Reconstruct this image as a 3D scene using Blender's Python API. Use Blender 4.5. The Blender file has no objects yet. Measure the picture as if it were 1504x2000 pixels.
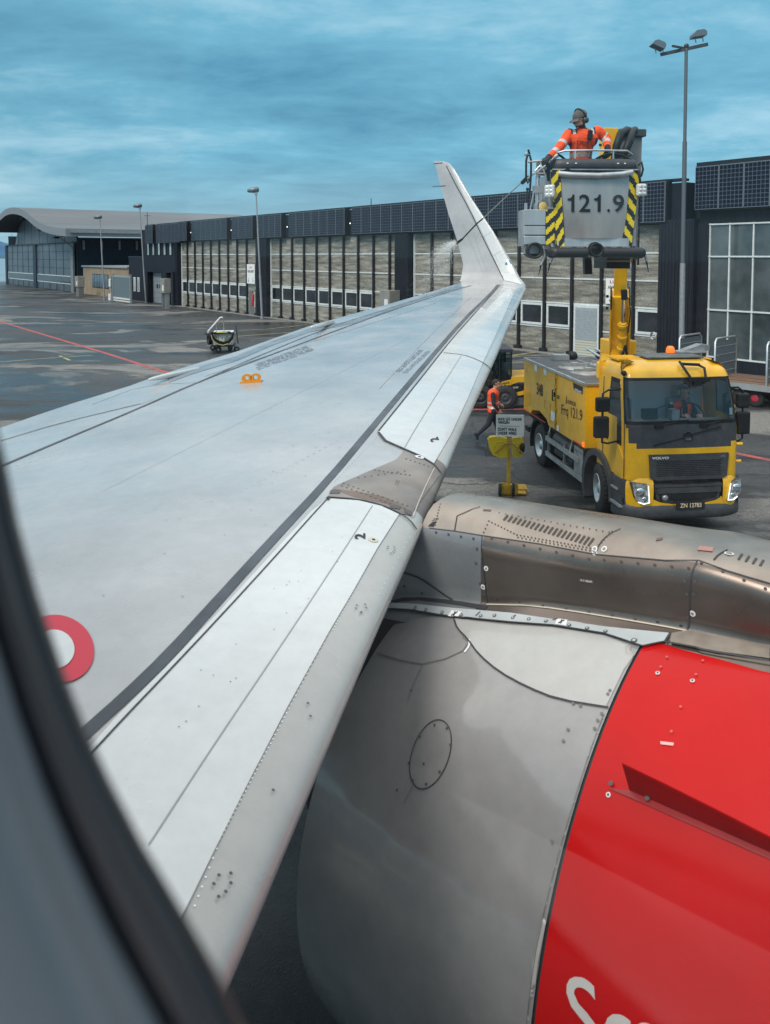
import bpy, math, random
import numpy as np
from mathutils import Vector, Matrix, Euler, geometry
from mathutils.bvhtree import BVHTree
random.seed(7)
R = math.radians
# ------------------------------------------------------------------ camera, sky, sun, exposure
H = 4.7                       # height of the eye at the cabin window above the apron
PITCH = R(3.4); F = 1600.0; CX = 752.0; CY = 500 + F*math.tan(PITCH)
sc = bpy.context.scene
col = sc.collection
cam = bpy.data.objects.new('camera', bpy.data.cameras.new('camera'))
col.objects.link(cam)
cam.location = (0, 0, H)
cam.rotation_euler = (R(90) - PITCH, 0, 0)
cam.data.sensor_fit = 'AUTO'; cam.data.sensor_width = 36.0
cam.data.lens = 36.0*F/2000.0
cam.data.shift_y = -(1000.0 - CY)/2000.0
cam.data.clip_start = 0.02; cam.data.clip_end = 20000
cam.data.dof.use_dof = True
cam.data.dof.focus_distance = 13.0
cam.data.dof.aperture_fstop = 7.5
sc.camera = cam
sc.view_settings.view_transform = 'Standard'
sc.view_settings.look = 'None'
sc.view_settings.exposure = 0.72
sc.view_settings.gamma = 1.0
SUN_EL, SUN_AZ = R(47), R(218)      # high soft light, from behind the camera and to the right
world = bpy.data.worlds.new("World"); sc.world = world; world.use_nodes = True
nt = world.node_tree; N = nt.nodes; Lk = nt.links
for n in list(N): N.remove(n)
out = N.new('ShaderNodeOutputWorld'); bg = N.new('ShaderNodeBackground'); bg.inputs[1].default_value = 0.1
sky = N.new('ShaderNodeTexSky'); sky.sky_type = 'NISHITA'; sky.sun_disc = False
sky.sun_elevation = SUN_EL; sky.sun_rotation = SUN_AZ
tc = N.new('ShaderNodeTexCoord')
def mth(op, a, b=None, clamp=False, nn=None):
    nn = nn or N; m = nn.new('ShaderNodeMath'); m.operation = op; m.use_clamp = clamp
    for i, q in enumerate((a, b)):
        if q is None: continue
        if isinstance(q, (int, float)): m.inputs[i].default_value = q
        else: m.id_data.links.new(q, m.inputs[i])
    return m.outputs[0]
sep = N.new('ShaderNodeSeparateXYZ'); Lk.new(tc.outputs['Generated'], sep.inputs[0])
# project the view direction onto a flat cloud deck so that clouds stretch towards the horizon
zc = mth('MAXIMUM', mth('ADD', sep.outputs[2], 0.13), 0.03)
cu = mth('DIVIDE', sep.outputs[0], zc); cv = mth('DIVIDE', sep.outputs[1], zc)
cmb = N.new('ShaderNodeCombineXYZ'); Lk.new(cu, cmb.inputs[0]); Lk.new(cv, cmb.inputs[1])
def wnoise(scale, detail, rough, dist, off):
    mp = N.new('ShaderNodeMapping'); mp.inputs['Location'].default_value = off
    mp.inputs['Scale'].default_value = (0.6, 0.75, 1.0); mp.inputs['Rotation'].default_value = (0, 0, R(-14))
    Lk.new(cmb.outputs[0], mp.inputs[0])
    n = N.new('ShaderNodeTexNoise'); n.inputs['Scale'].default_value = scale; n.inputs['Detail'].default_value = detail
    n.inputs['Roughness'].default_value = rough; n.inputs['Distortion'].default_value = dist
    Lk.new(mp.outputs[0], n.inputs[0]); return n.outputs[0]
n1 = wnoise(0.62, 6, 0.5, 0.12, (3.1, 1.7, 0)); n2 = wnoise(2.1, 8, 0.62, 0.2, (7.3, 0.4, 2))
cl = mth('ADD', mth('MULTIPLY', n1, 0.60), mth('MULTIPLY', n2, 0.40))
rmp = N.new('ShaderNodeValToRGB'); Lk.new(cl, rmp.inputs[0])
e = rmp.color_ramp.elements
e[0].position = 0.39; e[0].color = (0.054, 0.185, 0.285, 1)
e[1].position = 0.63; e[1].color = (0.32, 0.49, 0.58, 1)
m_ = e.new(0.5); m_.color = (0.112, 0.300, 0.410, 1)
# brighter, whiter overcast high overhead and near the sun's side
hi = N.new('ShaderNodeMapRange'); Lk.new(sep.outputs[2], hi.inputs[0])
hi.inputs[1].default_value = 0.30; hi.inputs[2].default_value = 0.80; hi.inputs[3].default_value = 0; hi.inputs[4].default_value = 1
mixw = N.new('ShaderNodeMix'); mixw.data_type = 'RGBA'
Lk.new(hi.outputs[0], mixw.inputs[0]); Lk.new(rmp.outputs[0], mixw.inputs[6]); mixw.inputs[7].default_value = (0.84, 0.83, 0.82, 1)
# pale band low over the sea
lo = N.new('ShaderNodeMapRange'); Lk.new(sep.outputs[2], lo.inputs[0])
lo.inputs[1].default_value = 0.12; lo.inputs[2].default_value = -0.005; lo.inputs[3].default_value = 0; lo.inputs[4].default_value = 0.75
mixl = N.new('ShaderNodeMix'); mixl.data_type = 'RGBA'
Lk.new(lo.outputs[0], mixl.inputs[0]); Lk.new(mixw.outputs[2], mixl.inputs[6]); mixl.inputs[7].default_value = (0.26, 0.40, 0.46, 1)
scl = N.new('ShaderNodeVectorMath'); scl.operation = 'SCALE'; Lk.new(mixl.outputs[2], scl.inputs[0]); scl.inputs[3].default_value = 10.0
mixs = N.new('ShaderNodeMix'); mixs.data_type = 'RGBA'; mixs.inputs[0].default_value = 0.95
Lk.new(sky.outputs[0], mixs.inputs[6]); Lk.new(scl.outputs[0], mixs.inputs[7])
Lk.new(mixs.outputs[2], bg.inputs[0]); Lk.new(bg.outputs[0], out.inputs[0])
sl = bpy.data.lights.new('sun', 'SUN'); sl.energy = 1.35; sl.angle = R(20); sl.color = (1.0, 0.94, 0.87)
so = bpy.data.objects.new('sun', sl); col.objects.link(so)
sd = Vector((math.sin(SUN_AZ)*math.cos(SUN_EL), math.cos(SUN_AZ)*math.cos(SUN_EL), math.sin(SUN_EL)))
so.rotation_euler = sd.to_track_quat('Z', 'Y').to_euler(); so.location = (0, 0, 60)

# ------------------------------------------------------------------ surveying helpers
CAMP = Vector((0, 0, H))
FWD = Vector((0, math.cos(PITCH), -math.sin(PITCH))); UPV = Vector((0, math.sin(PITCH), math.cos(PITCH)))
def ray(x, y): return FWD + Vector((1, 0, 0))*((x - CX)/F) + UPV*((CY - y)/F)
def gnd(x, y, z=0.0):
    r = ray(x, y); t = (z - H)/r.z; p = CAMP + r*t; return Vector((p.x, p.y, z))
def atY(x, y, Y):
    r = ray(x, y); return CAMP + r*(Y/r.y)
def atplane(x, y, P0, n):
    r = ray(x, y); return CAMP + r*((P0 - CAMP).dot(n)/r.dot(n))
TH = R(39.6)                 # the aircraft's span axis, seen from the window
LAT = Vector((math.sin(TH), math.cos(TH), 0)); AFT = Vector((-math.cos(TH), math.sin(TH), 0))
def AC(d, a, z): return CAMP + LAT*d + AFT*a + Vector((0, 0, z))
# ------------------------------------------------------------------ object helpers
def tag(o, label=None, cat=None, group=None, kind=None):
    if label: o['label'] = label
    if cat: o['category'] = cat
    if group: o['group'] = group
    if kind: o['kind'] = kind
    return o
def thing(name, label, cat, loc=(0, 0, 0), rz=0.0, group=None):
    o = bpy.data.objects.new(name, None); col.objects.link(o); o.empty_display_size = 0.3
    o.location = loc; o.rotation_euler = (0, 0, rz); return tag(o, label, cat, group)
def copy_tree(o, parent=None):
    c = o.copy(); col.objects.link(c); c.parent = parent
    for ch in [q for q in o.children]: copy_tree(ch, c)
    return c
TXT = {}
def text_geo(s, size=1.0, font_shear=0.0, bold=0.0, spacing=1.0):
    k = (s, font_shear, bold, spacing)
    if k not in TXT:
        cu_ = bpy.data.curves.new('t', 'FONT'); cu_.body = s; cu_.size = 1.0; cu_.shear = font_shear
        cu_.offset = bold; cu_.space_character = spacing; cu_.resolution_u = 4
        ob = bpy.data.objects.new('t', cu_); col.objects.link(ob)
        dg = bpy.context.evaluated_depsgraph_get(); dg.update()
        me = bpy.data.meshes.new_from_object(ob.evaluated_get(dg))
        vs = [(v.co.x, v.co.y) for v in me.vertices]; fs = [tuple(p.vertices) for p in me.polygons]
        bpy.data.objects.remove(ob); bpy.data.curves.remove(cu_); bpy.data.meshes.remove(me)
        x0 = min(v[0] for v in vs); x1 = max(v[0] for v in vs); y0 = min(v[1] for v in vs); y1 = max(v[1] for v in vs)
        TXT[k] = ([((v[0]-x0)/(x1-x0), (v[1]-y0)/(y1-y0)) for v in vs], fs, (x1-x0)/(y1-y0))
    return TXT[k]
class MB:
    def __init__(s): s.v = []; s.f = []; s.m = []; s.sm = []; s.mats = []
    def mi(s, mat):
        if mat not in s.mats: s.mats.append(mat)
        return s.mats.index(mat)
    def add(s, vs, fs, mat, smooth=False, M=None):
        b = len(s.v); i = s.mi(mat)
        if M is not None: vs = [M @ Vector(v) for v in vs]
        s.v += [tuple(v) for v in vs]
        for f_ in fs: s.f.append(tuple(b + k for k in f_)); s.m.append(i); s.sm.append(smooth)
        return s
    def box(s, x0, x1, y0, y1, z0, z1, mat, M=None):
        vs = [(x0,y0,z0),(x1,y0,z0),(x1,y1,z0),(x0,y1,z0),(x0,y0,z1),(x1,y0,z1),(x1,y1,z1),(x0,y1,z1)]
        return s.add(vs, [(0,3,2,1),(4,5,6,7),(0,1,5,4),(1,2,6,5),(2,3,7,6),(3,0,4,7)], mat, False, M)
    def bar(s, p, q, w, h, mat, up=(0, 0, 1)):
        p = Vector(p); q = Vector(q); d = (q - p); L = d.length; d.normalize(); up = Vector(up)
        if abs(d.dot(up)) > 0.98: up = Vector((0, 1, 0))
        x = d.cross(up).normalized(); y = x.cross(d)
        M = Matrix((( d.x, x.x, y.x, p.x), (d.y, x.y, y.y, p.y), (d.z, x.z, y.z, p.z), (0, 0, 0, 1)))
        return s.box(0, L, -w/2, w/2, -h/2, h/2, mat, M)
    def tube(s, pts, r, mat, n=10, closed=False, cap=True):
        pts = [Vector(p) for p in pts]; rs = r if isinstance(r, (list, tuple)) else [r]*len(pts)
        ring = []; prev = None; m = len(pts)
        for i, p in enumerate(pts):
            a = pts[(i-1) % m] if (closed or i > 0) else p; b = pts[(i+1) % m] if (closed or i < m-1) else p
            t = (b - a).normalized()
            if prev is None:
                u = t.cross(Vector((0, 0, 1)));
                if u.length < 0.05: u = t.cross(Vector((0, 1, 0)))
            else: u = prev - t*prev.dot(t)
            u.normalize(); prev = u; w = t.cross(u)
            ring.append([p + (u*math.cos(2*math.pi*k/n) + w*math.sin(2*math.pi*k/n))*rs[i] for k in range(n)])
        vs = [v for rg in ring for v in rg]; fs = []
        for i in range(m if closed else m-1):
            j = (i+1) % m
            for k in range(n): fs.append((i*n+k, i*n+(k+1) % n, j*n+(k+1) % n, j*n+k))
        s.add(vs, fs, mat, True)
        if cap and not closed:
            b = len(s.v)
            s.add([v for v in ring[0]], [tuple(range(n-1, -1, -1))], mat); s.add([v for v in ring[-1]], [tuple(range(n))], mat)
        return s
    def cyl(s, p, q, r, mat, n=16, r2=None): return s.tube([p, q], [r, r if r2 is None else r2], mat, n)
    def lathe(s, prof, p, axis, mat, n=24, smooth=True, arc=(0, 2*math.pi)):
        # prof: (t along axis, radius)
        p = Vector(p); ax = Vector(axis).normalized(); u = ax.cross(Vector((0, 0, 1)))
        if u.length < 0.05: u = ax.cross(Vector((0, 1, 0)))
        u.normalize(); w = ax.cross(u); full = abs(arc[1]-arc[0]-2*math.pi) < 1e-6; k_n = n if full else n+1
        vs = []; fs = []
        for t, r in prof:
            for k in range(k_n):
                a = arc[0] + (arc[1]-arc[0])*k/n; vs.append(p + ax*t + (u*math.cos(a) + w*math.sin(a))*r)
        for i in range(len(prof)-1):
            for k in range(n):
                k2 = (k+1) % k_n; fs.append((i*k_n+k, (i+1)*k_n+k, (i+1)*k_n+k2, i*k_n+k2))
        return s.add(vs, fs, mat, smooth)
    def sphere(s, c, r, mat, n=16, sc3=(1, 1, 1), M=None):
        vs = []; fs = []; m = n//2
        for i in range(m+1):
            ph = math.pi*i/m
            for k in range(n):
                a = 2*math.pi*k/n
                vs.append(Vector((math.sin(ph)*math.cos(a)*r*sc3[0], math.sin(ph)*math.sin(a)*r*sc3[1], math.cos(ph)*r*sc3[2])))
        for i in range(m):
            for k in range(n): fs.append((i*n+k, (i+1)*n+k, (i+1)*n+(k+1) % n, i*n+(k+1) % n))
        if M is not None: vs = [M @ v for v in vs]
        return s.add([Vector(c)+v for v in vs], fs, mat, True)
    def prism(s, poly, o, ux, uy, depth, mat, matside=None):
        # poly in (ux,uy) plane at o, extruded along ux x uy by depth
        o = Vector(o); ux = Vector(ux); uy = Vector(uy); w = ux.cross(uy).normalized()*depth; n = len(poly)
        a = [o + ux*x + uy*y for x, y in poly]; b = [q + w for q in a]
        tr = geometry.tessellate_polygon([[Vector((x, y, 0)) for x, y in poly]])
        s.add(a + b, [tuple(reversed(t)) for t in tr] + [tuple(n + k for k in t) for t in tr], mat)
        s.add(a + b, [(i, (i+1) % n, n+(i+1) % n, n+i) for i in range(n)], matside or mat); return s
    def text(s, txt, o, ux, uy, mat, **k):
        # fills the parallelogram o, o+ux, o+ux+uy, o+uy
        vs, fs, asp = text_geo(txt, **k); o = Vector(o); ux = Vector(ux); uy = Vector(uy)
        return s.add([o + ux*x + uy*y for x, y in vs], fs, mat)
    def grid(s, rows, mat, smooth=True, closed=False):
        nr = len(rows); nc = len(rows[0]); vs = [v for r_ in rows for v in r_]; fs = []
        for i in range(nr-1):
            for k in range(nc if closed else nc-1): fs.append((i*nc+k, i*nc+(k+1) % nc, (i+1)*nc+(k+1) % nc, (i+1)*nc+k))
        return s.add(vs, fs, mat, smooth)
    def build(s, name, parent=None, bevel=0.0, label=None, kind=None, seg=2):
        me = bpy.data.meshes.new(name); me.from_pydata(s.v, [], s.f)
        for m in s.mats: me.materials.append(m)
        me.polygons.foreach_set('material_index', s.m); me.polygons.foreach_set('use_smooth', s.sm)
        me.validate(); me.update()
        o = bpy.data.objects.new(name, me); col.objects.link(o)
        if parent is not None: o.parent = parent
        if bevel:
            b = o.modifiers.new('b', 'BEVEL'); b.width = bevel; b.segments = seg; b.limit_method = 'ANGLE'; b.angle_limit = R(40)
            b.harden_normals = False
        if label: o['label'] = label
        if kind: o['kind'] = kind
        return o
# ------------------------------------------------------------------ materials
MATS = {}
def mat(name, c, rough=0.5, metal=0.0, coat=0.0, var=0.0, vscale=6.0, c2=None, stretch=(1, 1, 1), bump=0.0, bscale=40.0, rvar=0.0,
        emit=None, alpha=None, spec=0.5, coord='Object', thr=(0.35, 0.65), fine=0.0):
    if name in MATS: return MATS[name]
    m = bpy.data.materials.new(name); m.use_nodes = True; t = m.node_tree; nn = t.nodes; b = nn['Principled BSDF']
    b.inputs['Base Color'].default_value = (*c, 1); b.inputs['Roughness'].default_value = rough; b.inputs['Metallic'].default_value = metal
    b.inputs['Coat Weight'].default_value = coat; b.inputs['Coat Roughness'].default_value = 0.08
    b.inputs['Specular IOR Level'].default_value = spec
    tcn = nn.new('ShaderNodeTexCoord'); mp = nn.new('ShaderNodeMapping'); mp.inputs['Scale'].default_value = stretch
    t.links.new(tcn.outputs[coord], mp.inputs[0])
    def noise(sc_, det=5, ro=0.55):
        n = nn.new('ShaderNodeTexNoise'); n.inputs['Scale'].default_value = sc_; n.inputs['Detail'].default_value = det
        n.inputs['Roughness'].default_value = ro; t.links.new(mp.outputs[0], n.inputs[0]); return n.outputs[0]
    if var or c2 is not None:
        n = noise(vscale); r_ = nn.new('ShaderNodeMapRange'); t.links.new(n, r_.inputs[0])
        r_.inputs[1].default_value = thr[0]; r_.inputs[2].default_value = thr[1]
        mx = nn.new('ShaderNodeMix'); mx.data_type = 'RGBA'; t.links.new(r_.outputs[0], mx.inputs[0])
        mx.inputs[6].default_value = (*[q*(1-var) for q in c], 1)
        mx.inputs[7].default_value = (*(c2 or [min(1, q*(1+var)) for q in c]), 1)
        last = mx.outputs[2]
        if fine:
            n3 = noise(vscale*9, 3, 0.7); r3 = nn.new('ShaderNodeMapRange'); t.links.new(n3, r3.inputs[0])
            r3.inputs[1].default_value = .3; r3.inputs[2].default_value = .7; r3.inputs[3].default_value = 1-fine; r3.inputs[4].default_value = 1+fine
            vm = nn.new('ShaderNodeVectorMath'); vm.operation = 'SCALE'; t.links.new(last, vm.inputs[0]); t.links.new(r3.outputs[0], vm.inputs[3]); last = vm.outputs[0]
        t.links.new(last, b.inputs['Base Color'])
    if rvar:
        n = noise(vscale*1.7); r_ = nn.new('ShaderNodeMapRange'); t.links.new(n, r_.inputs[0])
        r_.inputs[1].default_value = .3; r_.inputs[2].default_value = .7
        r_.inputs[3].default_value = max(0.02, rough-rvar); r_.inputs[4].default_value = min(1, rough+rvar); t.links.new(r_.outputs[0], b.inputs['Roughness'])
    if bump:
        n = noise(bscale, 4); bp = nn.new('ShaderNodeBump'); bp.inputs['Strength'].default_value = bump; bp.inputs['Distance'].default_value = 0.02
        t.links.new(n, bp.inputs['Height']); t.links.new(bp.outputs[0], b.inputs['Normal'])
    if emit: b.inputs['Emission Color'].default_value = (*emit[0], 1); b.inputs['Emission Strength'].default_value = emit[1]
    if alpha is not None: b.inputs['Alpha'].default_value = alpha
    MATS[name] = m; return m
def glass(name, tint, refl=0.08, rough=0.02):
    if name in MATS: return MATS[name]
    m = bpy.data.materials.new(name); m.use_nodes = True; t = m.node_tree; nn = t.nodes
    for n in list(nn): nn.remove(n)
    o = nn.new('ShaderNodeOutputMaterial'); tr = nn.new('ShaderNodeBsdfTransparent'); tr.inputs[0].default_value = (*tint, 1)
    gl = nn.new('ShaderNodeBsdfGlossy'); gl.inputs['Roughness'].default_value = rough
    fr = nn.new('ShaderNodeFresnel'); fr.inputs[0].default_value = 1.45
    ad = nn.new('ShaderNodeMath'); ad.operation = 'ADD'; ad.use_clamp = True; t.links.new(fr.outputs[0], ad.inputs[0]); ad.inputs[1].default_value = refl
    mx = nn.new('ShaderNodeMixShader'); t.links.new(ad.outputs[0], mx.inputs[0]); t.links.new(tr.outputs[0], mx.inputs[1]); t.links.new(gl.outputs[0], mx.inputs[2])
    t.links.new(mx.outputs[0], o.inputs[0]); MATS[name] = m; return m
YEL = mat('truck yellow paint', (0.84, 0.455, 0.006), 0.35, coat=0.5, var=0.12, vscale=2.2, fine=.05, rvar=.08)
YEL2 = mat('worn yellow paint', (0.60, 0.36, 0.02), 0.5, var=0.2, vscale=9, fine=.15)
BLK = mat('black plastic', (0.012, 0.013, 0.015), 0.5, spec=.3, var=0.25, vscale=8)
DKG = mat('dark grey plastic', (0.05, 0.052, 0.057), 0.5, var=0.2, vscale=8)
RUB = mat('rubber', (0.02, 0.02, 0.021), 0.75, var=0.3, vscale=14, bump=.3)
ALU = mat('brushed aluminium', (0.56, 0.57, 0.57), 0.38, 0.75, var=0.14, vscale=5, rvar=.1, stretch=(1, 1, .25))
ALD = mat('dull aluminium', (0.34, 0.35, 0.35), 0.5, 0.5, var=0.2, vscale=6, rvar=.1)
STL = mat('galvanised steel', (0.36, 0.38, 0.39), 0.5, 0.45, var=0.15, vscale=10)
CHR = mat('chrome', (0.75, 0.75, 0.75), 0.12, 1.0)
WHT = mat('white paint', (0.75, 0.76, 0.76), 0.45, var=0.06)
INK = mat('black lettering', (0.015, 0.015, 0.018), 0.5)
ORG = mat('orange cloth', (0.95, 0.085, 0.012), 0.8, var=0.18, vscale=12, bump=.5, bscale=18)
REF = mat('reflective tape', (0.50, 0.49, 0.45), 0.4, 0.1, var=.15, vscale=30)
NAVY = mat('dark cloth', (0.018, 0.02, 0.03), 0.85, var=0.3, vscale=14, bump=.4, bscale=20)
SKIN = mat('skin', (0.48, 0.27, 0.19), 0.55, var=0.1, vscale=20)
BEARD = mat('dark hair', (0.03, 0.02, 0.016), 0.8, var=.4, vscale=60)
# ------------------------------------------------------------------ the setting: apron, lines, sea, hills
def ground_material():
    m = bpy.data.materials.new('wet asphalt'); m.use_nodes = True; t = m.node_tree; nn = t.nodes; b = nn['Principled BSDF']; lk = t.links.new
    tcn = nn.new('ShaderNodeTexCoord')
    def mapp(s_, rot=0.0, loc=(0, 0, 0)):
        mp = nn.new('ShaderNodeMapping'); mp.inputs['Scale'].default_value = s_; mp.inputs['Rotation'].default_value = (0, 0, rot)
        mp.inputs['Location'].default_value = loc; lk(tcn.outputs['Object'], mp.inputs[0]); return mp.outputs[0]
    def noise(v, sc_, d=6, r=.6, dist=0.0):
        n = nn.new('ShaderNodeTexNoise'); n.inputs['Scale'].default_value = sc_; n.inputs['Detail'].default_value = d
        n.inputs['Roughness'].default_value = r; n.inputs['Distortion'].default_value = dist; lk(v, n.inputs[0]); return n.outputs[0]
    def rng(v, a, b_, c=0.0, d=1.0):
        r_ = nn.new('ShaderNodeMapRange'); lk(v, r_.inputs[0])
        for i, q in enumerate((a, b_, c, d)): r_.inputs[i+1].default_value = q
        return r_.outputs[0]
    def mixc(f, a, b_):
        mx = nn.new('ShaderNodeMix'); mx.data_type = 'RGBA'; lk(f, mx.inputs[0])
        for i, q in ((6, a), (7, b_)):
            if isinstance(q, tuple): mx.inputs[i].default_value = (*q, 1)
            else: lk(q, mx.inputs[i])
        return mx.outputs[2]
    big = noise(mapp((.05, .11, 1), R(20)), 1.0, 7, .62, .6)
    streak = noise(mapp((.07, .22, 1), R(8)), 1.0, 9, .68, 1.4)
    patch = noise(mapp((.09, .16, 1), R(-30), (5, 3, 0)), 1.0, 8, .6, 1.2)
    grain = noise(mapp((1, 1, 1)), 45, 4, .8)
    wet = rng(streak, .47, .56)
    c0 = mixc(rng(big, .38, .64), (0.021, 0.024, 0.027), (0.062, 0.068, 0.071))
    c1 = mixc(mth('MULTIPLY', wet, .8, nn=nn), c0, (0.016, 0.018, 0.022))
    # bleached, sandy worn concrete patches
    sand = mth('MULTIPLY', rng(patch, .53, .57), rng(streak, .6, .45), nn=nn)
    c2 = mixc(mth('MULTIPLY', sand, .7, nn=nn), c1, (0.24, 0.235, 0.215))
    vor = nn.new('ShaderNodeTexVoronoi'); vor.feature = 'DISTANCE_TO_EDGE'; vor.inputs['Scale'].default_value = .09
    wob = nn.new('ShaderNodeVectorMath'); wob.operation = 'ADD'; lk(mapp((1, 1, 1)), wob.inputs[0])
    nz = nn.new('ShaderNodeTexNoise'); nz.inputs['Scale'].default_value = .25; nz.inputs['Detail'].default_value = 7
    lk(tcn.outputs['Object'], nz.inputs[0]); sc3 = nn.new('ShaderNodeVectorMath'); sc3.operation = 'SCALE'; sc3.inputs[3].default_value = 9.0
    lk(nz.outputs[1], sc3.inputs[0]); lk(sc3.outputs[0], wob.inputs[1]); lk(wob.outputs[0], vor.inputs[0])
    crack = rng(vor.outputs[0], .0, .008, 1.0, 0.0)
    c3 = mixc(mth('MULTIPLY', crack, .85, nn=nn), c2, (0.012, 0.013, 0.015))
    vm = nn.new('ShaderNodeVectorMath'); vm.operation = 'SCALE'; lk(c3, vm.inputs[0]); lk(mth('MULTIPLY', rng(grain, .3, .7, .35, 1.7), rng(noise(mapp((1, 1, 1)), 9, 4, .85), .35, .65, .6, 1.4), nn=nn), vm.inputs[3])
    # glitter of pale stones in the asphalt
    g2 = nn.new('ShaderNodeTexVoronoi'); g2.inputs['Scale'].default_value = 60; lk(tcn.outputs['Object'], g2.inputs[0])
    st = mth('MULTIPLY', rng(g2.outputs['Distance'], .12, .05), rng(noise(mapp((1, 1, 1)), 17, 2), .5, .6), nn=nn)
    c4 = mixc(mth('MULTIPLY', st, .75, nn=nn), vm.outputs[0], (0.35, 0.35, 0.34))
    lk(c4, b.inputs['Base Color'])
    lk(rng(mth('ADD', wet, mth('MULTIPLY', grain, .5, nn=nn), nn=nn), 0.2, 1.3, .7, .27), b.inputs['Roughness'])
    bp = nn.new('ShaderNodeBump'); bp.inputs['Strength'].default_value = .25; bp.inputs['Distance'].default_value = .01
    lk(grain, bp.inputs['Height']); lk(bp.outputs[0], b.inputs['Normal'])
    return m
G = ground_material()
mb = MB(); S = 6000; mb.add([(-S, -400, 0), (S, -400, 0), (S, S*2, 0), (-S, S*2, 0)], [(0, 1, 2, 3)], G)
mb.build('ground', kind='structure')
# sea beyond the apron on the left
SEA = mat('sea', (0.20, 0.27, 0.31), 0.22, var=.15, vscale=.05, bump=.3, bscale=.6)
mb = MB(); mb.add([(-5900, 131, .02), (-78.5, 128, .02), (-70, 150, .02), (500, 900, .02), (5900, 5000, .02), (5900, 11900, .02), (-5900, 11900, .02)], [tuple(range(7))], SEA)
mb.build('sea', kind='structure')
BANK = mat('earth bank', (0.10, 0.062, 0.048), .9, var=.4, vscale=1.2)
mb = MB(); rows = []
for i in range(30):
    x = -200 + 120*i/29; rows.append([Vector((x, 123.5, 0)), Vector((x, 125, .7 + .25*math.sin(i*1.7))), Vector((x, 127, .9 + .2*math.sin(i*.9))), Vector((x, 131, 0))])
mb.grid(rows, BANK); mb.build('earth_bank', kind='structure')
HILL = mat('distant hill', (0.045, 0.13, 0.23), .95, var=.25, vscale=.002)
def ridge(name, pts, Y, depth, m):
    rows = []
    for k, (px, py) in enumerate(pts):
        p = atY(px, py, Y); rows.append([Vector((p.x, Y, -30)), Vector((p.x, Y + depth*.3, p.z*.75)), Vector((p.x, Y + depth*.5, p.z)), Vector((p.x, Y + depth, -30))])
    b = MB(); b.grid(rows, m); return b.build(name, kind='structure')
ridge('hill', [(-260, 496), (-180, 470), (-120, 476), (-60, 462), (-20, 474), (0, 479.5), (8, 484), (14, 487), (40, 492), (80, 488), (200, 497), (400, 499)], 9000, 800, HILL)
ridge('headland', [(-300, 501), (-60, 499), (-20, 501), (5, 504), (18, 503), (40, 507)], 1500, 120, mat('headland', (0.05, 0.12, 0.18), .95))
def line(name, pts, w, m, label=None, z=.005):
    g = [gnd(*p) for p in pts]; b = MB(); rows = []
    for i, p in enumerate(g):
        t = (g[min(i+1, len(g)-1)] - g[max(i-1, 0)]).normalized(); n = Vector((-t.y, t.x, 0))*w/2
        rows.append([p + n + Vector((0, 0, z)), p - n + Vector((0, 0, z))])
    b.grid(rows, m, False); return b.build(name, kind='structure', label=label)
def worn(name, c, k):
    m = mat(name, c, .6, c2=(0.09, 0.09, 0.095), var=.1, vscale=k, thr=(.5, .72), fine=.2); return m
REDL = worn('worn red line', (0.50, 0.085, 0.075), 2.2); YELL = worn('worn yellow line', (0.42, 0.37, 0.15), 1.6)
line('red_line', [(-60, 612), (0, 628), (90, 655), (200, 688), (330, 729), (420, 757)], .22, REDL)
line('red_line', [(900, 800), (1025, 799), (1100, 812), (1300, 851), (1440, 886), (1504, 899), (1620, 922)], .22, REDL)
line('yellow_line', [(-40, 710), (0, 707), (90, 700), (180, 694)], .14, YELL)
line('yellow_line', [(116, 695), (137, 704)], .14, YELL)
line('yellow_line', [(466, 645.5), (530, 642), (600, 634)], .16, YELL)
line('yellow_line', [(462, 657), (530, 652), (620, 645), (690, 640)], .16, YELL)
line('yellow_line', [(985, 697), (1030, 690), (1058, 687.5)], .2, YELL, z=.007)
# ------------------------------------------------------------------ buildings share the facade frame
P0 = Vector((7.755, 40.077, 0)); FRZ = math.atan2(-0.80792, 0.58929)
FE = Vector((0.58929, -0.80792, 0)); FN = Vector((0.80792, 0.58929, 0))      # along the facade, and into the building
def fs(px, py=600, off=0.0):
    q = atplane(px, py, P0 + FN*off, FN); return (q - P0).dot(FE), q.z
def bld(name, label, cat='building', s=0.0):
    p = P0 + FE*s; return thing(name, label, cat, (p.x, p.y, 0), FRZ)
CLAD = mat('dark timber cladding', (0.014, 0.017, 0.026), .6, spec=.25, var=.35, vscale=3, stretch=(6, 6, .3), rvar=.12)
CLAD2 = mat('blue black cladding', (0.036, 0.052, 0.074), .55, spec=.25, var=.25, vscale=3, stretch=(5, 5, .3))
GREYW = mat('grey blue sheet wall', (0.13, 0.16, 0.19), .45, var=.12, vscale=.6)
ROOFM = mat('grey roof sheet', (0.13, 0.14, 0.15), .5, var=.12, vscale=.3, stretch=(1, .2, 1))
WFRM = mat('white aluminium frame', (0.68, 0.72, 0.71), .4, var=.08)
DGL = mat('dark window glass', (0.02, 0.026, 0.032), .08, spec=.8, var=.5, vscale=.8, rvar=.03)
PGL = mat('pale window glass', (0.35, 0.42, 0.42), .12, var=.3, vscale=1)
BLKS = mat('black steel', (0.012, 0.013, 0.018), .5, var=.3)
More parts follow.
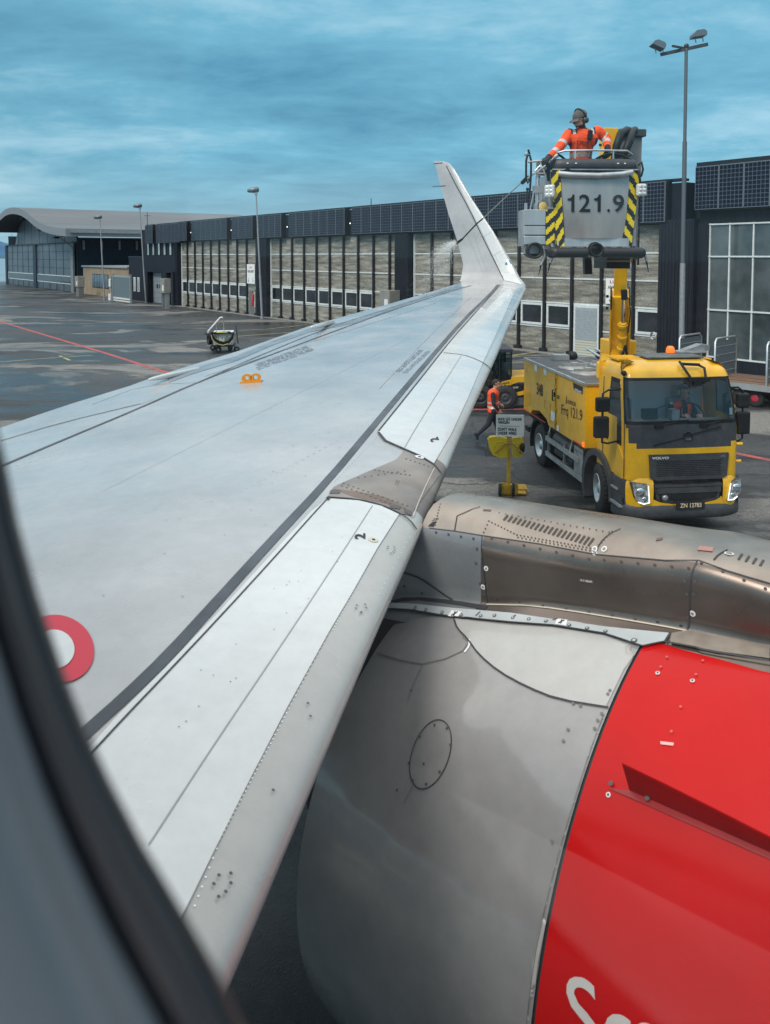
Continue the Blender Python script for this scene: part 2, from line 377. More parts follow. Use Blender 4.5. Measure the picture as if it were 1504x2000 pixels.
def panel_material():
    m = bpy.data.materials.new('weathered door panel'); m.use_nodes = True; t = m.node_tree; nn = t.nodes; b = nn['Principled BSDF']; lk = t.links.new
    tcn = nn.new('ShaderNodeTexCoord')
    def nz(s_, sc_, d, ro):
        mp = nn.new('ShaderNodeMapping'); mp.inputs['Scale'].default_value = s_; lk(tcn.outputs['Object'], mp.inputs[0])
        n = nn.new('ShaderNodeTexNoise'); n.inputs['Scale'].default_value = sc_; n.inputs['Detail'].default_value = d; n.inputs['Roughness'].default_value = ro
        lk(mp.outputs[0], n.inputs[0]); return n.outputs[0]
    a = nz((.5, 1, 5), 1.2, 6, .6); c = nz((1, 1, 1.6), 14, 4, .8)
    rp = nn.new('ShaderNodeValToRGB'); lk(mth('ADD', mth('MULTIPLY', a, .55, nn=nn), mth('MULTIPLY', c, .45, nn=nn), nn=nn), rp.inputs[0])
    e = rp.color_ramp.elements; e[0].position = .36; e[0].color = (.085, .08, .066, 1); e[1].position = .62; e[1].color = (.46, .44, .375, 1)
    q = e.new(.49); q.color = (.225, .213, .178, 1)
    lk(rp.outputs[0], b.inputs['Base Color']); b.inputs['Roughness'].default_value = .55
    return m
PANEL = panel_material()
def solar_material():
    m = bpy.data.materials.new('solar cells'); m.use_nodes = True; t = m.node_tree; nn = t.nodes; b = nn['Principled BSDF']; lk = t.links.new
    tcn = nn.new('ShaderNodeTexCoord'); sp = nn.new('ShaderNodeSeparateXYZ'); lk(tcn.outputs['Object'], sp.inputs[0])
    def gridl(v, per, w):
        fr = mth('FRACT', mth('DIVIDE', v, per, nn=nn), nn=nn); d = mth('MINIMUM', fr, mth('SUBTRACT', 1.0, fr, nn=nn), nn=nn)
        return mth('LESS_THAN', d, w, nn=nn)
    g = mth('MAXIMUM', gridl(sp.outputs[0], .1667, .05), gridl(sp.outputs[2], .1667, .05), nn=nn)
    n = nn.new('ShaderNodeTexNoise'); n.inputs['Scale'].default_value = .5; lk(tcn.outputs['Object'], n.inputs[0])
    mx = nn.new('ShaderNodeMix'); mx.data_type = 'RGBA'; lk(g, mx.inputs[0]); mx.inputs[6].default_value = (.008, .012, .024, 1); mx.inputs[7].default_value = (.13, .15, .185, 1)
    lk(mx.outputs[2], b.inputs['Base Color']); b.inputs['Roughness'].default_value = .35; b.inputs['Specular IOR Level'].default_value = .12
    return m
SOL = solar_material(); SFR = mat('solar frame', (.3, .32, .35), .4, .6)
SOLP = {}
def solar_row(parent, s0, s1, z0, z1, y, tilt=.12):
    n = max(1, round((s1-s0)/1.04)); w = (s1-s0)/n; key = round(w, 2)
    b = MB(); b.box(s0-.02, s1+.02, y+.10, -.002, z0-.06, z1+.10, BLKS); b.build('panel_housing', parent)
    for i in range(n):
        b = MB(); hh = z1-z0; ww = w*.985
        b.box(0, ww, 0, .05, 0, hh, SFR)
        b.add([(.02, -.003, .02), (ww-.02, -.003, .02), (ww-.02, -.003, hh-.02), (.02, -.003, hh-.02)], [(0, 1, 2, 3)], SOL)
        o = b.build('solar_panel', parent); o.location = (s0 + w*i, y - tilt*0 , z0)
# --- main hall with three bays of folding doors
HALL = bld('fire_hall', 'long dark hall with weathered brown folding doors under a row of solar panels')
b = MB()
b.box(-45.9, 7.6, .35, 24, 0, 7.75, CLAD); b.box(-45.9, 7.6, .0, .35, 6.02, 7.72, CLAD)
b.box(-45.95, 7.65, -.06, .4, 7.80, 7.9, BLKS)
b.build('wall', HALL)
for s0, s1 in ((-46.4, -45.75), (-29.75, -28.15), (-11.75, -10.4), (6.75, 8.4)):
    b = MB(); b.box(s0, s1, -.32, .3, 0, 6.2, CLAD)
    k = s0 + .12
    while k < s1-.05: b.box(k, k+.03, -.345, -.321, 0, 6.1, BLKS); k += .16
    b.build('pier', HALL)
b = MB(); b.box(-46, 8.4, -.6, .0, .0, .03, mat('threshold concrete', (.22, .22, .21), .8, var=.2)); b.build('threshold', HALL)
bays = [(-45.6, -29.85), (-28.05, -11.85), (-10.3, 6.72)]
mull = [[-45.66+1.727*i+1.5 for i in range(9)], [-28.15+1.72*i+1.69 for i in range(9)], [-10.33+1.735*i+1.7 for i in range(10)]]
for bi, (s0, s1) in enumerate(bays):
    d = MB(); d.box(s0, s1, .12, .2, .03, 6.03, PANEL)
    D = d.build('folding_door', HALL)
    r_ = MB(); tr = MB()
    for z in ((1.25, 2.45, 3.63, 4.83) if bi != 2 else (1.25, 2.45, 3.63, 4.83)): r_.box(s0, s1, .085, .118, z-.035, z+.035, WFRM)
    r_.box(s0-.03, s0+.05, .02, .118, .03, 6.0, WFRM)
    r_.build('rail', D)
    for s in mull[bi]:
        tr.box(s-.06, s+.06, -.05, .08, .06, 6.0, BLKS); tr.box(s-.19, s+.19, -.14, .06, .03, .20, BLKS)
    tr.build('door_post', D)
    edges = [s0] + mull[bi] + [s1]
    skip = {0: (len(edges)-2, len(edges)-3), 1: (len(edges)-2, len(edges)-3), 2: (8,7,0)}[bi]
    for i in range(len(edges)-1):
        a_, b_ = edges[i] + (.12 if i else .06), edges[i+1] - (.12 if i < len(edges)-2 else .06)
        if bi == 0 and i == len(edges)-2: a_, b_ = edges[i]+.12, edges[i+1]-.5
        elif i in skip or b_-a_ < .5: continue
        w = MB(); z0, z1 = 1.31, 2.39
        for q in ((a_, b_, z0, z0+.11), (a_, b_, z1-.11, z1), (a_, a_+.11, z0+.11, z1-.11), (b_-.11, b_, z0+.11, z1-.11)): w.box(q[0], q[1], .05, .112, q[2], q[3], WFRM)
        W = w.build('window', D)
        w = MB(); w.box(a_+.11, b_-.11, .09, .1, z0+.11, z1-.11, DGL); w.build('pane', W)
# personnel doors and roller door set into the bays
def door(parent, s, w, z1, frame, leaf, name='door', y=.02, roller=False):
    b = MB(); b.box(s, s+w, y, y+.1, .03, z1, frame); D = b.build(name, parent)
    b = MB(); b.box(s+.12, s+w-.12, y-.02, y-.002, .03, z1-.12, leaf)
    if roller:
        for k in range(int((z1-.2)/.12)): b.box(s+.13, s+w-.13, y-.03, y-.021, .08+k*.12, .08+k*.12+.085, leaf if k > 5 else mat('cream shutter', (.55, .54, .42), .6))
    b.build('leaf', D); return D
door(HALL, mull[0][7]+.3, 1.05, 2.05, mat('grey door frame', (.25, .27, .26), .5), mat('grey brown door leaf', (.14, .15, .14), .5, var=.2))
door(HALL, mull[2][6]+.13, 1.5, 2.42, WFRM, mat('grey shutter', (.34, .38, .4), .5, var=.08), 'roller_door', roller=True)
door(HALL, mull[1][8]-.2+.4, .85, 2.0, mat('grey door frame', (.25, .27, .26), .5), BLKS)
for s0, s1 in ((-44.9, -43.3), (-42.1, -34.9), (-33.8, -30.2), (-29.25, -25.6), (-24.4, -17.1), (-16.2, 7.1)):
    solar_row(HALL, s0, s1, 6.12, 7.78, -.42)
LAMPW = mat('small lamp lens', (.8, .8, .75), .3, emit=((1, .97, .9), 1.0))
for s in (-42.7, -34.35, -25.0, -16.7):
    b = MB(); b.box(s-.05, s+.05, -.2, -.002, 6.75, 6.9, BLKS); b.sphere((s, -.22, 6.82), .045, LAMPW, 8); b.build('wall_lamp', HALL)
# signs on the doors
SIGNW = mat('white sign face', (.84, .85, .83), .5, var=.04)
def wall_sign(name, label, s, z0, w, h, lines, y=-.02):
    o = bld(name, label, 'sign', s); b = MB(); b.box(0, w, y, y+.03, z0, z0+h, SIGNW); b.build('board', o)
    t = MB()
    for txt, x, z, tw, th, m in lines: t.text(txt, (x*w, y-.004, z0+z*h), (tw*w, 0, 0), (0, 0, th*h), m, bold=.02)
    # arrows
    for x in (.22, .78):
        X = x*w; t.add([(X-.02, y-.004, z0+.30*h), (X+.02, y-.004, z0+.30*h), (X+.02, y-.004, z0+.12*h), (X-.02, y-.004, z0+.12*h)], [(0, 3, 2, 1)], INK)
        t.add([(X-.07, y-.004, z0+.16*h), (X+.07, y-.004, z0+.16*h), (X, y-.004, z0+.06*h)], [(0, 2, 1)], INK)
    t.build('lettering', o); return o
REDI = mat('red lettering', (.5, .04, .04), .5)
SGN = [('LUFT', .2, .80, .6, .12, REDI), ('ANKOMST', .1, .58, .8, .14, INK), ('NØD', .4, .1, .22, .1, INK)]
wall_sign('wall_sign', 'white sign with red and black lettering on the folding doors beside the grey lamp post', mull[0][7]+.1, 2.5, 1.35, 1.55, [('LUFT', .28, .78, .44, .1, REDI), ('ANKOMST', .08, .56, .84, .14, INK)])
wall_sign('wall_sign', 'white arrivals sign with black arrows on the doors right beside the yellow boom', mull[2][7]+.28, 2.55, 1.15, 1.15, SGN)
# extinguisher and pieces by the piers
def fire_ext(s, label):
    o = bld('fire_extinguisher', label, 'extinguisher', s); b = MB(); RD = mat('red paint', (.55, .02, .02), .35, coat=.4)
    b.lathe([(0, 0), (0, .09), (.02, .1), (.9, .1), (1.0, .06), (1.05, .0)], (0, -.45, .75), (0, 0, 1), RD, 14); b.build('cylinder', o)
    b = MB(); b.box(-.04, .04, -.47, -.43, 1.8, 1.95, BLK); b.tube([(0, -.45, 1.85), (.12, -.48, 1.8), (.14, -.48, 1.3)], .015, BLK, 6); b.build('valve', o)
    b = MB(); b.box(-.12, .12, -.4, -.32, .7, 1.9, SIGNW); b.build('bracket', o)
fire_ext(-30.1, 'red fire extinguisher cylinder on the wall beside the second lamp post from the right')
# --- two-storey dark block at the left end of the hall, with its low annex
BLOCK = bld('office_block', 'dark timber block with five narrow upper windows and two grey garage doors')
b = MB(); b.box(-56, -46.4, -.0, 20, 0, 7.4, CLAD); b.box(-60.3, -56.0, .05, 12, 0, 4.55, CLAD); b.box(-60.35, -56, .0, 12.1, 4.56, 4.66, CLAD2)
b.build('wall', BLOCK)
b = MB(); b.box(-49.3, -48.0, -.55, -.0, 0, 3.1, CLAD); b.box(-53.9, -53.2, -.5, -.0, 0, 3.1, CLAD); b.box(-46.9, -46.4, -.5, -.0, 0, 3.1, CLAD)
b.box(-53.9, -46.4, -.55, -.0, 3.11, 3.2, CLAD); b.build('porch', BLOCK)
solar_row(BLOCK, -53.9, -51.9, 6.0, 7.75, -.42); solar_row(BLOCK, -50.9, -45.0, 6.0, 7.75, -.42)
for px in (290.5, 300.5, 311.5, 322.5, 334):
    s = fs(px, 490)[0]; b = MB(); b.box(s-.28, s+.28, -.05, -.0, 4.75, 6.0, BLKS); W = b.build('window', BLOCK)
    b = MB(); b.box(s-.21, s+.21, -.06, -.051, 4.82, 5.93, PGL); b.build('pane', W)
for px in (263, 270.5):
    s = fs(px, 560)[0]; b = MB(); b.box(s-.3, s+.3, -.02, .05, .95, 2.45, WFRM); W = b.build('window', BLOCK)
    b = MB(); b.box(s-.22, s+.22, -.03, -.021, 1.03, 2.37, PGL); b.build('pane', W)
GDR = mat('grey garage door', (.24, .28, .31), .5, var=.08)
for s, w in ((-52.7, 3.0), (-48.0, 1.4)):
    b = MB(); b.box(s, s+w, -.08, -.01, .03, 3.05, GDR)
    for k in range(5): b.box(s, s+w, -.085, -.081, .55*k+.5, .55*k+.52, DKG)
    D = b.build('garage_door', BLOCK)
    for k in (.3, .55): b = MB(); b.box(s+w*k, s+w*(k+.15), -.1, -.09, 1.5, 1.9, DGL); b.build('door_window', D)
# --- low timber-clad building
WOOD = mat('pale timber boards', (.30, .215, .14), .7, var=.3, vscale=2, stretch=(5, 5, .2), c2=(.42, .33, .22))
LOW = bld('timber_building', 'low building clad in pale vertical boards with a dark grid window')
b = MB(); b.box(-77.2, -60.32, .02, 14, 0, 3.35, WOOD); b.build('wall', LOW)
b = MB(); b.box(-77.4, -60.32, -.15, 14.1, 3.36, 3.55, mat('grey fascia', (.28, .30, .32), .5)); b.build('roof', LOW)
s0 = fs(181, 560)[0]; s1 = fs(212, 560)[0]
b = MB(); b.box(s0, s1, -.05, .0, .95, 2.55, BLKS); W = b.build('window', LOW)
b = MB(); n = 6
for k in range(n):
    w = (s1-s0)/n; b.box(s0+w*k+.08, s0+w*(k+1)-.08, -.06, -.051, 1.02, 2.48, mat('blue window glass', (.10, .15, .2), .1, var=.4, vscale=.6))
b.build('pane', W)
for k in range(90):
    pass
# --- far hangar with a wave roof
FAR = bld('wave_roof_hangar', 'large grey hangar with a wavy overhanging roof and two big doors')
prof = [(-3, 421), (0, 418), (10, 409), (18, 406), (26, 405), (34, 406), (42, 408.5), (52, 415), (60, 422), (70, 430), (80, 436), (90, 440), (98, 442), (110, 444.5), (128, 446)]
OV = -3.0
pr = [(fs(x, y, OV)[0], fs(x, y, OV)[1]) for x, y in prof]
pr = [(pr[0][0]-3, pr[0][1]-1.6), (pr[0][0]-1.2, pr[0][1]-.5)] + pr[1:]
LEN = 32
rows = []
b = MB(); th_ = .95
topf = [Vector((s, OV, z)) for s, z in pr]; topb = [Vector((s, LEN, z)) for s, z in pr]
botf = [Vector((s, OV, z-th_)) for s, z in pr]; botb = [Vector((s, LEN, z-th_)) for s, z in pr]
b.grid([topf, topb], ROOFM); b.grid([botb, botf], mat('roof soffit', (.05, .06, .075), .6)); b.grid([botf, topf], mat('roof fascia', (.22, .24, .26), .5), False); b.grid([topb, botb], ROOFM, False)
b.add([topf[-1], botf[-1], botb[-1], topb[-1]], [(0, 1, 2, 3)], mat('roof fascia', (.22, .24, .26), .5)); b.build('roof', FAR)
b = MB(); WX0, WX1 = -121, -80.8
wallp = [(WX0, 0)] + [(s, z-th_-.02) for s, z in pr if WX0 < s < WX1] + [(WX1, pr[-1][1]-th_-.02), (WX1, 0)]
b.prism(wallp, (0, .3, 0), (1, 0, 0), (0, 0, 1), -.3, GREYW); b.box(WX1-.3, WX1, .32, LEN-2, 0, pr[-1][1]-th_-.05, CLAD2); b.box(WX0, WX0+.3, .32, LEN-2, 0, 8, CLAD2)
b.build('wall', FAR)
for k in range(1, 9):
    b = MB(); s = WX0 + (WX1-WX0)*k/9; zt = np.interp(s, [q[0] for q in pr], [q[1] for q in pr]) - th_ - .1; b.box(s-.05, s+.05, -.03, -.001, 6.5, zt, BLKS); b.build('panel_joint', FAR)
DOORM = mat('blue grey door sheet', (.075, .10, .125), .35, var=.25, vscale=.4)
for s0, s1 in ((-119.6, -101.6), (-99.9, -82.1)):
    b = MB(); b.box(s0, s1, -.12, -.001, .05, 6.3, DOORM); D = b.build('hangar_door', FAR)
    g = MB()
    for k in range(1, 5): g.box(s0+(s1-s0)*k/5-.05, s0+(s1-s0)*k/5+.05, -.15, -.121, .05, 6.3, BLKS)
    for z in (3.1, 4.2, 5.3): g.box(s0, s1, -.14, -.121, z-.03, z+.03, BLKS)
    g.build('door_joint', D)
    g = MB(); g.box(s0+.3, s1-.1, -.17, -.151, 1.0, 1.1, WFRM); g.box(s0+.3, s1-.1, -.17, -.151, 2.0, 2.1, WFRM); g.box(s0+.3, s0+.4, -.17, -.151, 1.1, 2.0, WFRM); g.box(s0+.4, s1-.1, -.16, -.151, 1.1, 2.0, DGL)
    g.build('window_band', D)
b = MB(); b.box(-101.6, -99.9, -.3, 0, 0, 6.4, CLAD2); b.box(-121, -119.7, -.25, 0, 0, 6.4, CLAD2); b.box(-82.05, -80.8, -.2, 0, 0, 6.6, mat('grey corner trim', (.2, .23, .25), .5)); b.box(-119.7, -80.9, -.35, -.01, 6.35, 6.5, BLKS)
b.build('door_frame', FAR)
b = MB(); b.box(pr[-1][0]+.02, pr[-1][0]+.3, OV+.5, LEN, pr[-1][1]-.5, pr[-1][1]-.2, ALD); b.tube([(-80.2, -1.8, 6.9), (-80.5, -.5, 6.0), (-80.5, -.3, 5.5), (-80.5, -.3, 0)], .09, ALD, 8)
b.build('gutter', FAR)
for k in range(5): b = MB(); b.box(-80.79, -80.3, 1.0+2.3*k, 1.18+2.3*k, 5.5, 6.7, ALD); b.build('roof_bracket', FAR)
for px, py in ((50, 427), (83, 450), (114, 464)):
    s, z = fs(px, py, -1.2); b = MB(); b.box(s-.5, s+.5, -1.8, -1.2, z-.12, z+.12, BLK); b.tube([(s, -1.3, z), (s, 0, z+.3)], .05, BLK, 6); b.build('floodlight', FAR)
# --- right-hand glazed building
GLB = bld('glazed_building', 'dark timber building with a tall grey grid glass wall and high solar panels')
b = MB(); b.box(8.42, 30, .3, 20, 0, 8.35, CLAD); b.box(8.42, 30, 0, .3, 6.02, 8.35, CLAD); b.box(8.42, 8.86, -.1, .3, 0, 6.02, CLAD); b.box(8.86, 30, 0, .3, 0, .6, CLAD); b.box(7.9, 8.42, .6, 10, 0, 8.25, CLAD)
b.build('wall', GLB)
b = MB(); b.box(8.3, 30.1, -.1, .5, 8.36, 8.45, BLKS); b.build('parapet', GLB)
solar_row(GLB, 8.45, 8.45+1.04*18, 6.55, 8.25, -.4)
gx = [8.9, 9.75, 10.73, 11.71, 12.7, 13.7, 14.7, 15.7, 17, 18.5, 20]
b = MB()
for x in gx: b.box(x-.028, x+.028, .0, .12, .62, 6.0, WFRM)
for z in (.66, 2.55, 4.68, 5.96): b.box(8.86, 20, -.02, .13, z-.03, z+.03, WFRM)
GW = b.build('window_wall', GLB)
GL2 = mat('green grey glass', (.05, .07, .078), .06, spec=.9, var=.5, vscale=.5, c2=(.12, .15, .155))
for i in range(len(gx)-1):
    b = MB(); b.box(gx[i]+.04, gx[i+1]-.04, .05, .07, .7, 5.92, GL2); b.build('glass_pane', GW)
b = MB(); b.box(20.04, 30, .0, .28, .62, 6.0, CLAD); b.build('end_wall', GLB)
# ------------------------------------------------------------------ the aircraft
def wet_skin(name, c, rough=.28, var=.05, metal=0.0, streak=.25, coat=.3, c2=None):
    m = mat(name, c, rough, metal, coat, var=var, vscale=1.3, rvar=.12, c2=c2, thr=(.3, .7), fine=.045, stretch=(1, 1, 1)); return m
WSK = wet_skin('wing skin', (.41, .415, .42), .2, .13)
SLT = wet_skin('slat white paint', (.60, .62, .62), .24, .05)
NOSE = wet_skin('leading edge grey', (.39, .395, .38), .3, .05)
NOS2 = wet_skin('outer leading edge grey', (.46, .48, .475), .3, .05)
BRN = mat('brown titanium skin', (.235, .205, .185), .42, .25, var=.18, vscale=2.2, rvar=.12, c2=(.34, .295, .26))
GSK = wet_skin('cowl grey paint', (.262, .264, .268), .15, .14, coat=.8, c2=(.345, .34, .33))
GSK2 = wet_skin('cowl pale grey paint', (.42, .42, .405), .18, .04, coat=.7)
REDP = mat('red cowl paint', (.52, .003, .003), .18, spec=.22, coat=.15, var=.05, vscale=2, rvar=.04)
REDD = mat('red strake shade', (.30, .006, .009), .35, coat=.3, var=.08, vscale=4)  # darker copy of the cowl red: paints shade on the strake's lower face
SEAM = mat('dark seam sealant', (.035, .037, .042), .6)
STRIPE = mat('dark walkway stripe', (.07, .08, .095), .5, var=.3, vscale=3)
LTI = mat('light titanium', (.36, .305, .255), .3, .6, var=.25, vscale=2.5, rvar=.1, c2=(.45, .385, .325))
DTI = mat('brown titanium panel', (.185, .15, .128), .24, .8, var=.2, vscale=1.6, rvar=.1, c2=(.26, .215, .185))
GPN = mat('grey pylon panel', (.19, .205, .215), .32, .2, var=.12, vscale=2.5, rvar=.1)
AIR = thing('airliner', 'white and grey jet wing with a red engine cowl, seen through its own cabin window', 'aircraft', (0, 0, 0))
dT = [0.2, 1.0, 1.27, 1.5, 1.84, 2.1, 2.47, 3.14, 3.5, 4.27, 4.8, 5.8, 7.71, 10.14, 13.0, 15.46]
zL = [-1.66, -1.64, -1.625, -1.60, -1.57, -1.545, -1.515, -1.48, -1.455, -1.40, -1.345, -1.28, -1.175, -1.0, -.82, -.655]
dE = [0.2, 3.29, 3.61, 3.96, 4.81, 5.5, 6.4, 8.15, 10.95, 13.27, 15.1]
zT = [-1.80, -1.50, -1.44, -1.38, -1.255, -1.205, -1.15, -.99, -.84, -.70, -.58]
def aLE(d): return .80 + .52*d
def aTE(d): return 7.05 if d < 4.65 else 7.05 + (d-4.65)*.3042
def zLEf(d): return float(np.interp(d, dT, zL))
def zTEf(d): return float(np.interp(d, dE, zT))
def wing_pt(d, q):
    """q in [-1,1]: square root of chord fraction, negative on the lower skin"""
    x = min(1.0, q*q); c = aTE(d) - aLE(d); t = .125 - .002*d
    h = 5*t*(.2969*abs(q) - .126*x - .3516*x*x + .2843*x**3 - .1036*x**4)*c
    z = zLEf(d)*(1-x) + zTEf(d)*x + .012
    z += (h*.62 if q >= 0 else -h)
    return AC(d, aLE(d) + c*x, z)
DW = 15.0
ds = list(np.linspace(.15, 3.4, 28)) + list(np.linspace(3.5, 4.3, 9)) + list(np.linspace(4.4, DW, 60))
qs = list(-np.linspace(1, .3, 12)) + list(-np.linspace(.26, .02, 9)) + [0] + list(np.linspace(.02, .4, 22)) + list(np.linspace(.43, 1, 30))
vs = [wing_pt(d, q) for d in ds for q in qs]; nq = len(qs); wb = MB(); fW = []; fN = []; fB = []; fO = []
for i in range(len(ds)-1):
    for k in range(nq-1):
        dm = (ds[i]+ds[i+1])/2; qm = (qs[k]+qs[k+1])/2; q_ = (i*nq+k, (i+1)*nq+k, (i+1)*nq+k+1, i*nq+k+1)
        if qm < .20 and 3.46 < dm < 4.27: fB.append(q_)
        elif dm > 4.27 and qm < .16: fO.append(q_)
        elif qm < .33 and dm < 3.46: fN.append(q_)
        else: fW.append(q_)
wb.add(vs, fW, WSK, True)
b0 = 0
for fl, m_ in ((fN, NOSE), (fB, BRN), (fO, NOS2)):
    i_ = wb.mi(m_); wb.f += fl; wb.m += [i_]*len(fl); wb.sm += [True]*len(fl)
WING = wb.build('wing', AIR)
def bvh_of(*objs):
    vs = []; fs_ = []
    for o in objs:
        b = len(vs); vs += [o.matrix_world @ v.co if False else v.co.copy() for v in o.data.vertices]; fs_ += [tuple(b+k for k in p.vertices) for p in o.data.polygons]
    return BVHTree.FromPolygons(vs, fs_)
WB = bvh_of(WING)
def hit(bv, x, y, off=0.0):
    """the point of a surface seen in direction (x, y), lifted off the skin"""
    r = ray(x, y); r.normalize(); p, n, i, dist = bv.ray_cast(CAMP, r)
    if p is None: return None, None
    if n.dot(r) > 0: n = -n
    return p + n*off, n
def densify(pts, step, closed=False):
    o = []; n = len(pts)
    for i in range(n if closed else n-1):
        a = Vector((pts[i][0], pts[i][1])); b_ = Vector((pts[(i+1) % n][0], pts[(i+1) % n][1])); k = max(1, int((b_-a).length/step))
        for j in range(k): o.append(tuple(a + (b_-a)*(j/k)))
    if not closed: o.append(tuple(pts[-1]))
    return o
def smoothpts(pts, it=2):
    for _ in range(it):
        q = [pts[0]]
        for a, b_ in zip(pts[:-1], pts[1:]): q += [(a[0]*.75+b_[0]*.25, a[1]*.75+b_[1]*.25), (a[0]*.25+b_[0]*.75, a[1]*.25+b_[1]*.75)]
        q.append(pts[-1]); pts = q
    return pts
def seam(mb, bv, pts, w, m, off=.003, step=14, sm=1, prof=None):
    pts = smoothpts(pts, sm) if sm else pts; P = []
    for x, y in densify(pts, step):
        p, n = hit(bv, x, y, off)
        if p is not None: P.append((p, n))
    rows = []
    for i, (p, n) in enumerate(P):
        t = (P[min(i+1, len(P)-1)][0] - P[max(i-1, 0)][0])
        if t.length < 1e-6: continue
        s_ = t.normalized().cross(n).normalized(); wi = w if not callable(w) else w(i/max(1, len(P)-1)); rows.append([p + s_*wi/2, p - s_*wi/2])
    if len(rows) > 1: mb.grid(rows, m, True)
def patch(mb, bv, poly, m, off=.004, step=16, sm=True):
    bd = densify(poly, step, True); vs2 = [Vector(p) for p in bd]; n0 = len(vs2)
    xs = [p[0] for p in bd]; ys = [p[1] for p in bd]
    def inside(x, y):
        c = False; j = n0-1
        for i in range(n0):
            if (ys[i] > y) != (ys[j] > y) and x < (xs[j]-xs[i])*(y-ys[i])/(ys[j]-ys[i]) + xs[i]: c = not c
            j = i
        return c
    y = min(ys) + step/2
    while y < max(ys):
        x = min(xs) + step/2
        while x < max(xs):
            if inside(x, y) and min((x-a)**2+(y-b_)**2 for a, b_ in bd) > (step*.4)**2: vs2.append(Vector((x, y)))
            x += step
        y += step
    r_ = geometry.delaunay_2d_cdt(vs2, [(i, (i+1) % n0) for i in range(n0)], [], 1, 1e-4)
    P = [hit(bv, v.x, v.y, off)[0] for v in r_[0]]; fs_ = [f_ for f_ in r_[2] if all(P[k] is not None for k in f_)]
    # drop triangles stretched over a depth jump
    ok = [f_ for f_ in fs_ if max((P[f_[i]]-P[f_[i-1]]).length for i in range(len(f_))) < 1.2]
    P = [p if p is not None else Vector((0, 0, 0)) for p in P]; mb.add(P, ok, m, sm)
def dots(mb, bv, pts, r, m, off=.004, n=8):
    for x, y in pts:
        p, nn_ = hit(bv, x, y, off)
        if p is None: continue
        u = nn_.cross(Vector((0, 0, 1))) if abs(nn_.z) < .9 else nn_.cross(Vector((0, 1, 0))); u.normalize(); w = nn_.cross(u)
        mb.add([p + u*math.cos(2*math.pi*k/n)*r + w*math.sin(2*math.pi*k/n)*r for k in range(n)], [tuple(range(n))], m)
def ptext(mb, bv, txt, q, m, off=.005, **kw):
    """q: image corners of the text's lower-left, lower-right, upper-right, upper-left"""
    vs_, fs_, asp = text_geo(txt, **kw); P = []
    for u, v in vs_:
        x = (1-u)*(1-v)*q[0][0] + u*(1-v)*q[1][0] + u*v*q[2][0] + (1-u)*v*q[3][0]
        y = (1-u)*(1-v)*q[0][1] + u*(1-v)*q[1][1] + u*v*q[2][1] + (1-u)*v*q[3][1]
        P.append(hit(bv, x, y, off)[0])
    if all(p is not None for p in P): mb.add(P, fs_, m)
def row(a, b_, n): return [(a[0]+(b_[0]-a[0])*k/(n-1), a[1]+(b_[1]-a[1])*k/(n-1)) for k in range(n)]
# slats: raised white skins
b = MB()
patch(b, WB, [(640, 975), (700, 979), (745, 990), (779, 1006), (735, 1075), (690, 1155), (640, 1240), (560, 1385), (490, 1520), (420, 1660), (345, 1812), (300, 1900), (180, 1860), (90, 1560), (230, 1400), (320, 1310), (425, 1200), (530, 1085), (608, 1000)], SLT, .006)
SL = b.build('slat', WING)
b = MB()
patch(b, WB, [(739, 846), (752, 862), (788, 878), (820, 892), (846, 908), (880, 850), (915, 775), (945, 705), (975, 640), (1003, 575), (990, 552), (978, 558), (940, 600), (880, 668), (820, 745)], SLT, .006, step=12)
SL2 = b.build('slat', WING)
b = MB(); seam(b, WB, [(120, 1540), (186, 1468), (245, 1404), (325, 1320), (430, 1208), (535, 1093), (612, 1006), (640, 976)], .007, SEAM, .009)
seam(b, WB, [(290, 1655), (345, 1570), (430, 1440), (550, 1262), (650, 1110), (727, 990)], .004, mat('faint seam', (.30, .32, .33), .5), .009)
seam(b, WB, [(640, 973), (700, 977), (745, 988), (779, 1004), (800, 1018), (812, 1036)], .012, SEAM, .009)
b.build('seam', SL)
b = MB(); seam(b, WB, [(978, 556), (940, 598), (880, 666), (820, 743), (739, 844)], .012, SEAM, .009)
seam(b, WB, [(739, 846), (752, 862), (788, 878), (820, 892), (846, 908), (860, 925), (866, 940)], .02, SEAM, .009, sm=0)
seam(b, WB, [(790, 876), (812, 838), (860, 760), (900, 697)], .006, mat('faint seam', (.30, .32, .33), .5), .009)
seam(b, WB, [(866, 690), (905, 694), (930, 703), (948, 712), (958, 722)], .02, SEAM, .009)
b.build('seam', SL2)
# brown fairing above the pylon
b = MB()
patch(b, WB, [(788, 880), (820, 894), (846, 909), (860, 926), (800, 1008), (780, 1004), (745, 989), (700, 977), (640, 972), (651, 953), (671, 943), (773, 899), (784, 888)], BRN, .005, step=10)
PF = b.build('pylon_fairing_skin', WING)
b = MB(); seam(b, WB, [(848, 915), (825, 962), (805, 1012)], .006, mat('bright edge', (.5, .47, .42), .4), .008)
pts = row((671, 946), (795, 990), 14) + row((668, 951), (790, 996), 14) + row((732, 920), (800, 930), 9) + row((793, 898), (845, 915), 7) + row((700, 935), (790, 922), 8)
dots(b, WB, pts, .006, mat('dark fastener', (.07, .075, .08), .5), .008)
for q in (((643, 966), (664, 966), (664, 959), (646, 959)), ((762, 994), (782, 997), (778, 989), (760, 988)), ((790, 1003), (806, 1011), (802, 1000), (789, 997))): patch(b, WB, list(q), mat('grey decal', (.09, .09, .1), .5), .008, 6)
ptext(b, WB, '111', ((771, 948), (777, 950), (780, 941), (774, 939)), mat('grey decal', (.09, .09, .1), .5), .008)
b.build('rivet_row', PF)
